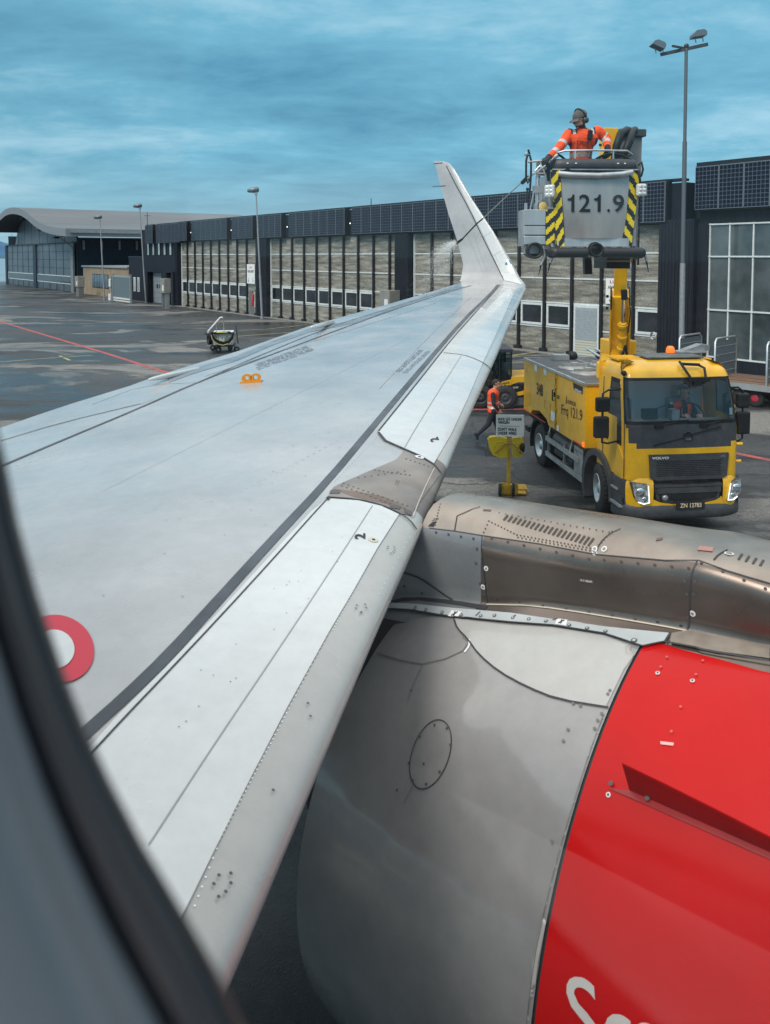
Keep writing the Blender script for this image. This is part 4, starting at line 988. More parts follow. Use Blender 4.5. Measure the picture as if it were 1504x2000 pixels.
SEALM = mat('black window seal', (.006, .008, .012), .45, var=.3, vscale=20)
PANM = mat('cabin wall panel', (.11, .132, .152), .55, var=.05, vscale=12)
b = MB(); b.grid([wr(.17, 1.18), wr(.135, 1.07), wr(.118, 1.03), wr(.110, 1.0), wr(.105, 1.02), wr(.101, 1.06), wr(.099, 1.09)], SEALM, True, True); b.build('window_seal', AIR)
b = MB(); b.grid([wr(.099, 1.09), wr(.094, 1.11), wr(.091, 1.15), wr(.089, 1.21), wr(.088, 1.25)], mat('dark gasket', (.012, .014, .02), .4), True, True); b.build('window_gasket', AIR)
b = MB(); b.grid([wr(.088, 1.25), wr(.083, 1.28), wr(.078, 1.36), wr(.073, 1.6), wr(.069, 2.0), wr(.064, 2.7)], PANM, True, True)
b.build('cabin_panel', AIR)
b = MB(); o_ = wr(.125, 1.045); b.add(o_, [tuple(range(len(o_)))], glass('cabin window pane', (.985, .99, .985), 0.0)); b.build('window_pane', AIR)
# ------------------------------------------------------------------ people: one continuous body each, voxel-joined, coloured by region
def capsule(p, q, r1, r2, n=14, m=5):
    p = Vector(p); q = Vector(q); d = q-p; L = max(d.length, 1e-5); d.normalize(); b = MB(); prof = [(-r1*math.cos(math.pi/2*k/m), r1*math.sin(math.pi/2*k/m)) for k in range(m+1)] + [(L + r2*math.sin(math.pi/2*k/m), r2*math.cos(math.pi/2*k/m)) for k in range(m+1)]
    b.lathe(prof, p, d, None, n); return b
def blob(shapes, voxel, mats_, classify, name, parent, smooth=3, fac=.5):
    """shapes: (p, q, r1, r2) capsules or ('e', centre, (rx, ry, rz), rot) ellipsoids, joined into one skin"""
    b = MB()
    for s_ in shapes:
        if s_[0] == 'e': b.sphere(s_[1], 1, None, 18, s_[2], s_[3] if len(s_) > 3 else None)
        else:
            c = capsule(*s_); k = len(b.v); b.v += c.v; b.f += [tuple(k+i for i in f_) for f_ in c.f]; b.m += c.m; b.sm += c.sm
    me = bpy.data.meshes.new('t'); me.from_pydata(b.v, [], b.f); bm_ = __import__('bmesh').new(); bm_.from_mesh(me)
    __import__('bmesh').ops.remove_doubles(bm_, verts=bm_.verts, dist=1e-5); __import__('bmesh').ops.recalc_face_normals(bm_, faces=bm_.faces); bm_.to_mesh(me); bm_.free()
    o = bpy.data.objects.new('t', me); col.objects.link(o)
    rm = o.modifiers.new('r', 'REMESH'); rm.mode = 'VOXEL'; rm.voxel_size = voxel; rm.use_smooth_shade = True
    sm_ = o.modifiers.new('s', 'SMOOTH'); sm_.factor = fac; sm_.iterations = smooth
    dg = bpy.context.evaluated_depsgraph_get(); dg.update()
    out_ = bpy.data.meshes.new_from_object(o.evaluated_get(dg)); bpy.data.objects.remove(o)
    out_.name = name; out_.materials.clear()
    for m in mats_: out_.materials.append(m)
    for p in out_.polygons: p.material_index = classify(p.center); p.use_smooth = True
    q = bpy.data.objects.new(name, out_); col.objects.link(q)
    if parent is not None: q.parent = parent
    return q
def hand(name, parent, wrist, fwd, palm_n, m, side=1, curl=.8, sc_=1.0):
    """a gloved hand: palm, four bent fingers and a thumb. fwd: towards the fingertips, palm_n: out of the palm"""
    f = Vector(fwd).normalized(); n = Vector(palm_n); n = (n - f*n.dot(f)).normalized(); s_ = f.cross(n)*side; w = Vector(wrist)
    def P(a, b_, c): return w + (f*a + s_*b_ + n*c)*sc_
    S = [(P(-.03, 0, 0), P(.02, 0, 0), .030*sc_, .031*sc_)]
    S += [(P(.02, -.025, 0), P(.085, -.032, 0), .017*sc_, .015*sc_), (P(.02, 0, 0), P(.09, 0, 0), .018*sc_, .015*sc_), (P(.02, .025, 0), P(.085, .030, 0), .017*sc_, .015*sc_)]
    for k, (y, l) in enumerate(((-.034, .033), (-.012, .038), (.011, .036), (.033, .028))):
        a = P(.088, y, 0); c1 = curl*.9; p1 = P(.088 + l*math.cos(c1), y*1.05, l*math.sin(c1)); c2 = curl*1.9; p2 = P(.088 + l*math.cos(c1) + l*.75*math.cos(c2), y*1.05, l*math.sin(c1) + l*.75*math.sin(c2))
        c3 = curl*2.6; p3 = p2 + (f*math.cos(c3) + n*math.sin(c3))*l*.55*sc_
        S += [(a, p1, .0115*sc_, .0105*sc_), (p1, p2, .0105*sc_, .0095*sc_), (p2, p3, .0095*sc_, .008*sc_)]
    S += [(P(.02, -.028, .006), P(.05, -.052, .022), .015*sc_, .012*sc_), (P(.05, -.052, .022), P(.078, -.050, .042), .012*sc_, .0095*sc_)]
    return blob(S, .0045*sc_, [m], lambda c: 0, name, parent, 2)
def eyes(parent, c, fwd, right, s_=1.0, name='eyes'):
    b = MB(); f = Vector(fwd); r_ = Vector(right)
    for k in (-1, 1): b.sphere(Vector(c) + r_*.032*k*s_ + f*.004, .009*s_, INK, 8)
    return b.build(name, parent)
GREYC = mat('grey cap cloth', (.10, .095, .085), .85, var=.2, vscale=20)
MUFF = mat('ear defender shell', (.05, .055, .06), .4); MUFG = mat('green ear defender', (.25, .5, .08), .5)
def head(parent, c, fwd, up, skin=SKIN, hair=BEARD, beard=True, cap=True, muff=None, scale=1.0):
    """builds shapes for a head whose centre (between the ears) is c; returns capsule list and a classifier"""
    f = Vector(fwd).normalized(); u = Vector(up); u = (u - f*u.dot(f)).normalized(); r_ = f.cross(u); c = Vector(c); k = scale
    P = lambda a, b_, d: c + (f*a + r_*b_ + u*d)*k
    M3 = Matrix((f, r_, u)).transposed()
    sh = [('e', P(-.012, 0, .035), (.098*k, .078*k, .098*k), M3), ('e', P(.028, 0, -.04), (.070*k, .060*k, .078*k), M3), (P(.075, 0, -.095), P(.05, 0, -.09), .026*k, .035*k),
          (P(.088, 0, .018), P(.112, 0, -.022), .011*k, .015*k), (P(.098, 0, -.062), P(.090, 0, -.058), .016*k, .02*k), (P(0, -.078, -.005), P(-.004, -.082, .02), .012*k, .014*k), (P(0, .078, -.005), P(-.004, .082, .02), .012*k, .014*k),
          (P(.08, -.03, .045), P(.08, .03, .045), .013*k, .013*k)]
    def cl(p):
        q = Vector(p) - c; a, b_, d = q.dot(f)/k, q.dot(r_)/k, q.dot(u)/k
        if beard and d < -.035 and a > -.01 and not (abs(b_) < .025 and -.062 < d < -.05 and a > .07): return 1
        if beard and a > .085 and -.05 < d < -.038: return 1
        if d > .075 or (a < -.01 and d > -.02 and abs(b_) < .09) or (a < .03 and d > .04): return 1
        return 0
    obs = []
    def extras():
        b = MB()
        for s_ in (-1, 1): b.sphere(P(.087, .031*s_, .022), .0105*k, INK, 8, (1, 1, .6))
        b.build('eyes', parent)
        if cap:
            b = MB(); rows = []
            for i in range(8):
                t = math.pi/2*i/7; rows.append([P(-.012 + .108*math.cos(t)*math.cos(2*math.pi*j/24), .088*math.cos(t)*math.sin(2*math.pi*j/24), .055 + .092*math.sin(t)) for j in range(24)])
            b.grid(rows, GREYC, True, True)
            br = [[P(.075 + .095*s_*math.cos((j/10-.5)*2.2), .085*math.sin((j/10-.5)*2.2)*1.0, .062 - .018*s_*s_ - .02*abs(j/10-.5)) for j in range(11)] for s_ in (0, .5, 1)]
            b.grid(br, GREYC); b.grid([[p - u*.006 for p in r2] for r2 in reversed(br)], GREYC); b.build('cap', parent)
        if muff:
            b = MB()
            for s_ in (-1, 1):
                b.lathe([(0, .030*k), (.004*k, .040*k), (.022*k, .042*k), (.036*k, .034*k), (.040*k, 0)], P(0, .078*s_, .0), r_*s_, muff, 18)
                b.lathe([(-.014*k, .034*k), (0, .038*k)], P(0, .078*s_, .0), r_*s_, BLK, 18)
            b.tube([P(-.01 , .104*math.cos(t), .01 + .15*math.sin(t)) for t in np.linspace(0, math.pi, 17)], .009*k, BLK, 8); b.build('ear_defenders', parent)
    return sh, cl, extras
# ------------------------------------------------------------------ de-icing truck (local frame: x across, y towards its rear, z up; origin under the front axle)
TRZ = R(7.0); TO = Vector((5.0, 14.802, 0))
TRK = thing('deicing_truck', 'yellow de-icing truck numbered 348 with a raised basket on its boom', 'truck', TO, TRZ)
TM = Matrix.Translation(TO) @ Matrix.Rotation(TRZ, 4, 'Z'); TMI = TM.inverted()
def tside(px, py, u=-1.13):
    U = (TM.to_3x3() @ Vector((1, 0, 0))); return TMI @ atplane(px, py, TO + U*u, U)
def tfront(px, py, v=-1.05):
    V = (TM.to_3x3() @ Vector((0, 1, 0))); return TMI @ atplane(px, py, TO + V*v, V)
ORL = mat('amber lens', (.8, .16, .02), .25, emit=((1, .2, .02), .5))
HLG = mat('headlamp glass', (.55, .58, .6), .06, .6, var=.5, vscale=22); LED = mat('daytime led strip', (.9, .95, 1), .2, emit=((.92, 1, .97), .8))
CABG = glass('windscreen glass', (.98, .99, 1.0), .04)
INT = mat('cab interior', (.26, .28, .30), .7, var=.2); SEAT = mat('grey seat cloth', (.24, .25, .26), .9)
# cab shell: rounded plan rings, cut for the windscreen and side windows
X0, X1, YB = -1.08, .95, .22
def cab_ring(z):
    yf = float(np.interp(z, [.9, 1.05, 1.45, 1.85, 2.25, 2.66, 2.74, 2.80, 2.85, 2.88], [-1.07, -1.09, -1.09, -1.07, -.985, -.86, -.80, -.70, -.55, -.40]))
    ins = float(np.interp(z, [.9, 1.8, 2.3, 2.66, 2.74, 2.80, 2.85, 2.88], [0, 0, .02, .06, .085, .125, .20, .30])); x0, x1 = X0+ins, X1-ins; yb = YB - (ins-.06 if z > 2.74 else 0); rc = .17
    pts = []
    for y in (yb, .05, -.27, -.33, -.62, -.66): pts.append((x0, min(yb, y)))
    pts.append((x0, yf+rc+.05))
    for k in range(1, 7): a = math.pi/2*k/6; pts.append((x0+rc-rc*math.cos(a), yf+rc-rc*math.sin(a)))
    for t in np.linspace(0, 1, 15)[1:-1]: pts.append((x0+rc+(x1-x0-2*rc)*t, yf - .03*math.sin(math.pi*t)))
    m_ = [(x0+x1-x, y) for x, y in pts[:13]]; pts += m_[::-1]
    return [Vector((x, y, z)) for x, y in pts]
zs = [.92, 1.0, 1.2, 1.46, 1.55, 1.66, 1.8, 1.86, 1.92, 2.1, 2.3, 2.5, 2.58, 2.63, 2.68, 2.71, 2.74, 2.77, 2.80, 2.83, 2.85, 2.87, 2.88]
rg = [cab_ring(z) for z in zs]; nc = len(rg[0])
body = MB(); gl = MB(); fr = MB(); sgl = MB(); sfr = MB()
for i in range(len(zs)-1):
    zm = (zs[i]+zs[i+1])/2
    for k in range(nc-1):
        q = [rg[i][k], rg[i][k+1], rg[i+1][k+1], rg[i+1][k]]; kk = min(k, nc-2-k)       # 0 at the rear corner, grows to the front middle
        c = sum(q, Vector())/4; tgt, m_ = body, YEL
        if kk >= 8 and 1.92 < zm < 2.58: tgt, m_ = gl, CABG
        elif kk >= 7 and 1.86 < zm < 2.63: tgt, m_ = fr, BLK
        elif kk >= 9 and 1.55 < zm < 1.92 or (kk >= 8 and 1.80 < zm < 1.92) or (kk >= 12 and 1.46 < zm < 1.6): tgt, m_ = fr, DKG
        elif kk in (2, 3, 4) and 1.92 < zm < 2.5 and not (kk == 2): tgt, m_ = sgl, CABG
        elif kk in (5,) and 1.80 < zm < 2.5: tgt, m_ = sgl, CABG
        elif kk in (2, 3, 4) and 1.92 < zm < 2.58: tgt, m_ = sfr, BLK
        elif kk == 5 and 1.46 < zm < 1.86: tgt, m_ = sfr, BLK
        tgt.add(q, [(0, 1, 2, 3)], m_, True)
body.add(rg[-1], [tuple(range(nc))], YEL, False)
bb = __import__('bmesh')
def weld(o, d=.0005):
    bm_ = bb.new(); bm_.from_mesh(o.data); bb.ops.remove_doubles(bm_, verts=bm_.verts, dist=d); bm_.to_mesh(o.data); bm_.free(); return o
back = MB(); back.add([rg[0][0], rg[0][-1], rg[-1][-1], rg[-1][0]], [(0, 1, 2, 3)], YEL)
CAB = weld(body.build('cab', TRK)); weld(gl.build('windscreen', TRK)); weld(fr.build('windscreen_surround', TRK)); weld(sgl.build('side_window', TRK)); weld(sfr.build('side_window_frame', TRK))
b = MB(); b.box(X0+.02, X1-.02, YB-.03, YB, .92, 2.8, YEL); b.build('cab_rear_panel', TRK)
# roof hatch, roof ribs, door lines, step corner
b = MB(); b.box(-.45, .6, -.45, .15, 2.90, 2.925, mat('grey roof hatch', (.12, .13, .13), .6, var=.3)); b.box(-.95, -.5, -.35, .12, 2.86, 2.895, YEL); b.box(.62, .8, -.35, .1, 2.84, 2.875, YEL)
for k in range(5): b.box(-.9, -.52, -.3+.09*k, -.26+.09*k, 2.896, 2.905, YEL)
b.build('roof_hatch', CAB, bevel=.006)
b = MB()
def sline(mb, pts, w, m, x=-1.086): 
    for a_, c_ in zip(pts[:-1], pts[1:]): mb.bar((x, a_[0], a_[1]), (x, c_[0], c_[1]), .006, w, m, up=(1, 0, 0))
sline(b, [(-.99, .95), (-.99, 1.8), (-.955, 2.2), (-.93, 2.45)], .012, SEAM); sline(b, [(-.06, .95), (-.06, 2.3), (-.08, 2.55)], .012, SEAM)
b.build('door_gap', CAB)
b = MB(); b.prism([(-.99, 1.27), (-.78, 1.47), (-.74, 1.47), (-.66, 1.0), (-.99, .95)], (-1.083, 0, 0), (0, 1, 0), (0, 0, 1), -.02, YEL); b.build('door_step_panel', CAB)
b = MB(); p = tside(1179, 853, -1.08); b.box(-1.10, -1.085, -.30, -.16, 1.46, 1.66, BLK); b.build('door_handle', CAB, bevel=.01)
b = MB(); b.text('240', (-1.09, -.1, 1.64), (0, -.12, 0), (0, 0, .05), DKG); b.build('door_number', CAB)
# front: grille, lower grille, bumper, lamps, plate
FRY = -1.105
b = MB(); x0, x1 = -.70, .72
b.prism([(x0, 1.36), (x0+.03, .96), (x0+.14, .92), (x1-.14, .92), (x1-.03, .96), (x1, 1.36)], (0, FRY-.035, 0), (1, 0, 0), (0, 0, 1), -.07, DKG)
for r_ in range(9):
    for c_ in range(24):
        if c_ + (r_ % 2)*.5 > 23: continue
        x = x0+.12 + (c_+(r_ % 2)*.5)*.049; z = 1.245-r_*.031; b.box(x, x+.032, FRY-.0385, FRY-.0345, z-.009, z+.009, BLK)
GR = b.build('grille', TRK)
b = MB(); b.text('VOLVO', (-.66, FRY-.040, 1.285), (.30, 0, 0), (0, 0, .042), WHT, bold=.04); b.text('FL', (.57, FRY-.040, 1.29), (.09, 0, 0), (0, 0, .036), STL, font_shear=.2); b.build('lettering', GR)
b = MB()
b.box(-.62, .62, -1.09, -1.0, .56, .93, BLK); b.box(-.60, .60, -1.15, -1.085, .80, .85, DKG); b.box(-.56, .58, -1.16, -1.09, .70, .79, DKG)
b.prism([(-.60, .79), (-.55, .585), (-.3, .54), (.32, .54), (.55, .585), (.60, .79)], (0, -1.135, 0), (1, 0, 0), (0, 0, 1), -.05, DKG)
b.prism([(-.52, .69), (-.50, .60), (-.25, .565), (.28, .565), (.50, .60), (.53, .69)], (0, -1.14, 0), (1, 0, 0), (0, 0, 1), .0035, BLK)
for k in range(7): b.box(-.3, .34, -1.156, -1.151, .86+.01*k, .864+.01*k, BLK)
b.build('lower_grille', TRK)
b = MB(); b.lathe([(0, .05), (.03, .055), (.05, .03), (.05, 0)], (-.42, -1.14, .625), (0, -1, 0), mat('lamp glass', (.35, .37, .38), .1, .5), 14); b.box(-.5, -.32, -1.146, -1.142, .565, .685, INK); b.build('work_lamp', TRK)
b = MB()
def hplate(x0, x1, sgn):
    o = [(x0, .93), (x0+.03, 1.0-.03), (x1, .935), (x1+.0, .50), (x1-.10, .50)] if sgn < 0 else None
# yellow corner panels round the lamps and the panel under the lower grille
xl, xr = -1.09, .97
for sgn, xa, xb, xi in ((-1, xl, -.66, -.62), (1, xr, .70, .62)):
    poly = [(xa, .56), (xa, .88), (xa*.985, .955), (xi, .93), (xi-.0*sgn, .78), (xi - .02*sgn*-1 + (.03*sgn if 0 else 0), .58), (xb, .44), (xb + .02*sgn, .44)]
    rows = []
    for z, yo in ((.44, .0), (.56, -.02), (.74, -.03), (.88, -.02), (.955, .03)):
        rr_ = []
        for t in np.linspace(0, 1, 9):
            x = xi + (xa-xi)*t; rr_.append(Vector((x, -1.12 + yo + .20*max(0, t-.35)**2*2.2, z)))
        rows.append(rr_)
    b.grid(rows, YEL)
    b.grid([[Vector((r2[-1].x, r2[-1].y, r2[-1].z)), Vector((r2[-1].x, -.62, r2[-1].z))] for r2 in rows[1:]], YEL)
b.prism([(-.66, .44), (-.62, .60), (-.5, .545), (-.25, .50), (.28, .50), (.5, .545), (.62, .60), (.66, .44)], (0, -1.13, 0), (1, 0, 0), (0, 0, 1), -.06, YEL)
BMP = b.build('bumper_panel', TRK)
for sgn, xs in ((-1, (-1.03, -.70)), (1, (.69, .93))):
    a_, c_ = xs; P_ = [(a_+.02 if sgn < 0 else a_-.0, .90), (c_-.05 if sgn < 0 else c_, .88 if sgn < 0 else .91), (c_, .55) if sgn < 0 else (c_-.0, .70), (c_-.10, .53) if sgn < 0 else (a_+.03, .52), (a_+.08, .63) if sgn < 0 else (a_-.0+.0, .56)]
    if sgn > 0: P_ = [(.78, .88), (.93, .91), (.94, .70), (.82, .55), (.695, .53)]
    ytil = -1.165
    b = MB(); b.prism(P_, (0, ytil, 0), (1, 0, 0), (0, 0, 1), -.12, HLG, DKG)
    HL = b.build('headlight', TRK, bevel=.012)
    b = MB(); cx_ = sum(q[0] for q in P_)/5; cz = sum(q[1] for q in P_)/5+.02
    b.lathe([(0, .075), (.012, .07), (.004, .0)], (cx_-.02*sgn*-1, ytil-.002, cz+.02), (0, -1, 0), CHR, 16); b.lathe([(0, .04), (.012, .035), (.004, .0)], (cx_+.05*sgn*-1, ytil-.002, cz-.10), (0, -1, 0), CHR, 12); b.build('reflector', HL)
    b = MB()
    if sgn < 0: L_ = [(-.725, .84), (-.70, .555), (-.80, .535), (-.90, .575)]
    else: L_ = [(.745, .84), (.70, .55), (.80, .555), (.87, .61)]
    b.tube([(x, ytil-.008, z) for x, z in L_], .008, LED, 8); b.build('led_strip', HL)
b = MB(); rows = []
for z, o_ in ((.24, .06), (.27, .0), (.33, -.02), (.44, -.02), (.50, .03)):
    rr_ = []
    for t in np.linspace(-1, 1, 25): x = (xl+xr)/2 + (xr-xl+.06)/2*t; rr_.append(Vector((x, -1.15 + o_*1.0 + .28*max(0, abs(t)-.6)**2*4, z)))
    rows.append([Vector((rr_[0].x, -.55, z))] + rr_ + [Vector((rr_[-1].x, -.55, z))])
b.grid(rows, DKG)
for sx in (xl-.02, xr-.02):
    b.box(sx, sx+.04, -1.0, -.56, .46, .60, DKG)
b.build('bumper', TRK)
b = MB(); b.box(-.23, .27, -1.20, -1.175, .43, .56, INK); PL = b.build('number_plate', TRK)
b = MB(); b.text('ZN 12783', (-.17, -1.203, .46), (.38, 0, 0), (0, 0, .075), mat('plate lettering', (.8, .62, .38), .5), bold=.02); b.build('lettering', PL)
b = MB(); cxm, czm = -.02, 1.66                         # round badge and its diagonal bar on the mask
b.lathe([(0, .085), (.012, .085), (.012, .070), (.004, .068), (.004, 0)], (cxm, -1.115, czm), (0, -1, 0), mat('badge metal', (.05, .05, .055), .2, .6), 24)
b.bar((-.62, -1.112, 1.51), (cxm-.08, -1.124, 1.63), .012, .022, mat('badge metal', (.05, .05, .055), .2, .6)); b.bar((cxm+.08, -1.124, 1.69), (.58, -1.112, 1.81), .012, .022, mat('badge metal', (.05, .05, .055), .2, .6))
b.build('badge', TRK)
for x0_, l_ in ((-.55, .55), (.25, .55)):
    b = MB(); b.tube([(x0_, -1.10, 1.83), (x0_+.12, -1.12, 1.87), (x0_+.3, -1.115, 1.90)], .014, BLK, 6); b.bar((x0_-.25, -1.105, 1.905), (x0_+l_, -1.10, 1.925), .02, .02, BLK); b.box(x0_-.05, x0_+.1, -1.12, -1.08, 1.80, 1.86, BLK); b.build('wiper', TRK)
# sun visor camera bracket over the windscreen
b = MB(); b.tube([(.02, -.70, 2.87), (-.02, -.86, 2.84), (.12, -.98, 2.58)], .022, BLK, 8); b.tube([(.32, -.80, 2.82), (.38, -.88, 2.78), (.36, -.98, 2.58)], .022, BLK, 8); b.tube([(.0, -.82, 2.85), (.32, -.82, 2.83)], .026, BLK, 8); b.box(.04, .42, -1.02, -.94, 2.56, 2.64, BLK); b.box(.12, .26, -1.04, -.96, 2.50, 2.57, BLK); b.build('camera_bracket', TRK)
b = MB(); b.lathe([(0, .075), (.02, .08), (.09, .07), (.12, .045), (.125, 0)], (.25, .12, 2.93), (0, 0, 1), ORL, 16); b.lathe([(-.03, .06), (0, .06)], (.25, .12, 2.93), (0, 0, 1), BLK, 12); b.build('beacon', TRK)
b = MB(); b.box(.35, .9, .0, .25, 2.93, 2.96, STL); b.prism([(.5, 2.96), (1.0, 2.96), (1.0, 3.06), (.85, 3.08)], (0, .1, 0), (1, 0, 0), (0, 0, 1), -.2, ALD); b.build('roof_box', TRK)
b = MB(); b.sphere((-1.02, -.78, 2.70), .05, BLK, 10); b.build('marker_lamp', TRK)
# mirrors
def mirror(xc, yc, z0, z1, w, nm='mirror'):
    b = MB(); b.box(xc-w/2, xc+w/2, yc-.06, yc+.06, z0, z1, BLK); o = b.build(nm, TRK, bevel=.035, seg=3); return o
mirror(-1.40, -.80, 2.05, 2.30, .24); mirror(-1.42, -.80, 1.60, 1.97, .26); mirror(1.14, -.80, 2.06, 2.32, .22); mirror(1.15, -.80, 1.60, 2.0, .24)
b = MB(); b.tube([(-1.05, -.72, 2.42), (-1.3, -.80, 2.42), (-1.40, -.80, 2.36), (-1.40, -.80, 1.62), (-1.40, -.80, 1.52), (-1.3, -.80, 1.50), (-1.07, -.75, 1.53)], .018, BLK, 8); b.build('mirror_arm', TRK)
b = MB(); b.tube([(.90, -.80, 2.42), (1.05, -.80, 2.42), (1.14, -.80, 2.36), (1.15, -.80, 1.52), (1.08, -.80, 1.48), (.95, -.80, 1.48)], .018, BLK, 8); b.build('mirror_arm', TRK)
b = MB(); b.tube([(.95, -.95, 1.46), (1.06, -.95, 1.46)], .03, YEL, 8); b.tube([(.95, -.95, 1.16), (1.04, -.95, 1.16)], .028, YEL, 8); b.build('side_lug', TRK)
# interior
b = MB(); b.box(-1.0, .87, -1.0, -.55, 1.62, 1.86, INT); b.box(-1.0, .87, -.62, .16, .95, 1.3, INT); b.box(-.15, .0, -.80, -.62, 1.86, 2.05, INT); b.box(-1.02, .89, .10, .17, 1.3, 2.7, mat('cab back trim', (.50, .53, .55), .8)); b.build('dashboard', TRK, bevel=.02)
for x in (-.75, .38):
    b = MB(); b.box(x-.24, x+.24, -.42, .05, 1.3, 1.45, SEAT); b.box(x-.23, x+.23, -.02, .10, 1.45, 2.12, SEAT); b.box(x-.13, x+.13, .0, .09, 2.12, 2.34, SEAT); b.build('seat', TRK, bevel=.04)
b = MB(); sw = Vector((.36, -.52, 1.92)); b.tube([sw + Vector((math.cos(t)*.21, math.sin(t)*.11, math.sin(t)*.17)) for t in np.linspace(0, 2*math.pi, 29)[:-1]], .014, BLK, 8, closed=True); b.tube([sw, sw + Vector((0, -.15, -.12))], .03, BLK, 8); b.build('steering_wheel', TRK)
b = MB(); b.box(-.62, -.36, -.70, -.60, 1.88, 2.05, BLK); b.tube([(-.45, -.66, 2.03), (-.3, -.68, 2.08), (-.1, -.66, 2.14)], .008, BLK, 6); b.sphere((-.1, -.66, 2.14), .03, STL, 8); b.build('cab_screen', TRK)
b = MB(); b.add([(.80, -.985, 1.98), (.86, -.97, 1.98), (.86, -.96, 2.10), (.80, -.975, 2.10)], [(0, 1, 2, 3)], mat('pale sticker', (.45, .6, .65), .5)); b.build('sticker', TRK)
# driver
DRV = thing('person', 'truck driver in an orange vest and green ear defenders behind the windscreen', 'person', TM @ Vector((.36, -.1, 1.45)), TRZ)
hs, hcl, hx = head(DRV, (0, -.12, .80), (-.15, -1, -.12), (0, 0, 1), beard=False, cap=False, muff=MUFG)
sh = hs + [((0, 0, .05), (0, .0, .3), .15, .15), ((0, -.02, .3), (0, -.04, .5), .16, .15), ((-.13, -.02, .54), (.13, -.02, .54), .075, .075), ((0, -.06, .60), (0, -.10, .72), .055, .05),
     ((-.19, -.02, .53), (-.27, -.16, .30), .055, .045), ((-.27, -.16, .30), (-.16, -.38, .42), .045, .032), ((.19, -.02, .53), (.27, -.16, .32), .055, .045), ((.27, -.16, .32), (.16, -.38, .44), .045, .032),
     ((-.1, -.02, .06), (-.12, -.45, .04), .085, .065), ((.1, -.02, .06), (.12, -.45, .04), .085, .065), ((-.12, -.45, .04), (-.12, -.5, -.35), .06, .045), ((.12, -.45, .04), (.12, -.5, -.35), .06, .045),
     ((-.16, -.38, .42), (-.13, -.42, .45), .032, .03), ((.16, -.38, .44), (.13, -.42, .46), .032, .03)]
def dcl(c):
    if c.z > .66: return hcl(c)
    if c.z > .10 and abs(c.x) < .17 and c.y > -.25:
        if abs(c.x) < .045 and c.y < -.05: return 2
        return 3 if not (.22 < c.z < .27) else 4
    return 2
ORD = mat('orange cloth', (0, 0, 0)); blob(sh, .014, [SKIN, BEARD, NAVY, ORG, REF], dcl, 'body', DRV); hx()
for s_ in (-1, 1): hand('hand', DRV, (.16*s_, -.38, .43), (-.3*s_, -1, .3), (-.5*s_, 0, -1), SKIN, s_)
# chassis, wheels, arches, steps
b = MB(); b.box(-.42, -.30, -.7, 4.75, .62, .90, BLK); b.box(.20, .32, -.7, 4.75, .62, .90, BLK); b.box(-1.0, .9, .75, 4.65, .90, 1.04, BLK); b.box(-.9, .75, 1.2, 2.8, .45, .9, BLK)
b.tube([(-.95, 1.6, .78), (-.95, 2.7, .80)], .14, DKG, 12); b.tube([(-1.0, 1.5, .55), (-1.0, 2.6, .55)], .09, BLK, 10); b.build('chassis', TRK)
def wheel(x, y, r, w, steer=0.0, silver=True, side=-1):
    o = bpy.data.objects.new('wheel', None); col.objects.link(o); o.parent = TRK; o.location = (x, y, r); o.rotation_euler = (0, 0, steer)
    b = MB(); R_ = r
    b.lathe([(-w/2, R_*.58), (-w/2-.004, R_*.72), (-w/2+.01, R_*.93), (-w/2+.04, R_), (w/2-.04, R_), (w/2-.01, R_*.93), (w/2+.004, R_*.72), (w/2, R_*.58)], (0, 0, 0), (1, 0, 0), RUB, 44)
    for k in range(4): b.lathe([(-w/2+.05+k*(w-.1)/3.3, R_+.001), (-w/2+.05+k*(w-.1)/3.3, R_+.007), (-w/2+.05+k*(w-.1)/3.3+w*.15, R_+.007), (-w/2+.05+k*(w-.1)/3.3+w*.15, R_+.001)], (0, 0, 0), (1, 0, 0), RUB, 44)
    for k in range(36):
        a_ = 2*math.pi*k/36; Mx = Matrix.Rotation(a_, 4, 'X'); b.box(-w/2+.02, w/2-.02, -.012, .012, R_+.0075, R_+.0095, BLK, Mx)
    t = b.build('tyre', o)
    b = MB(); s_ = side
    b.lathe([(s_*(w/2), R_*.58), (s_*(w/2+.012), R_*.57), (s_*(w/2+.012), R_*.53), (s_*(w/2-.09), R_*.50), (s_*(w/2-.10), R_*.24), (s_*(w/2-.02), R_*.20), (s_*(w/2-.01), 0)], (0, 0, 0), (1, 0, 0), ALU if silver else DKG, 32)
    for k in range(8): a_ = 2*math.pi*k/8; b.cyl((s_*(w/2-.10), math.cos(a_)*R_*.33, math.sin(a_)*R_*.33), (s_*(w/2-.07), math.cos(a_)*R_*.33, math.sin(a_)*R_*.33), .018, BLK if k % 2 else CHR, 8)
    b.build('rim', o)
wheel(-.98, .10, .46, .26, R(-9)); wheel(.84, .10, .46, .26, R(-9), side=1)
wheel(-.90, 3.55, .46, .42); wheel(.76, 3.55, .46, .42, side=1)
def arch(x0, x1, yc, r0, r1, a0, a1, m, name='wheel_arch'):
    b = MB(); A_ = [R(a0 + (a1-a0)*k/20) for k in range(21)]
    o0 = [Vector((x0, yc+r0*math.cos(t), .46+r0*math.sin(t))) for t in A_]; o1 = [Vector((x0, yc+r1*math.cos(t), .46+r1*math.sin(t))) for t in A_]; i1 = [Vector((x1, yc+r1*math.cos(t), .46+r1*math.sin(t))) for t in A_]; i0 = [Vector((x1, yc+r0*math.cos(t), .46+r0*math.sin(t))) for t in A_]
    b.grid([o0, o1], m, False); b.grid([o1, i1], m); b.grid([i1, i0], m, False); b.grid([i0, o0], m); b.build(name, TRK)
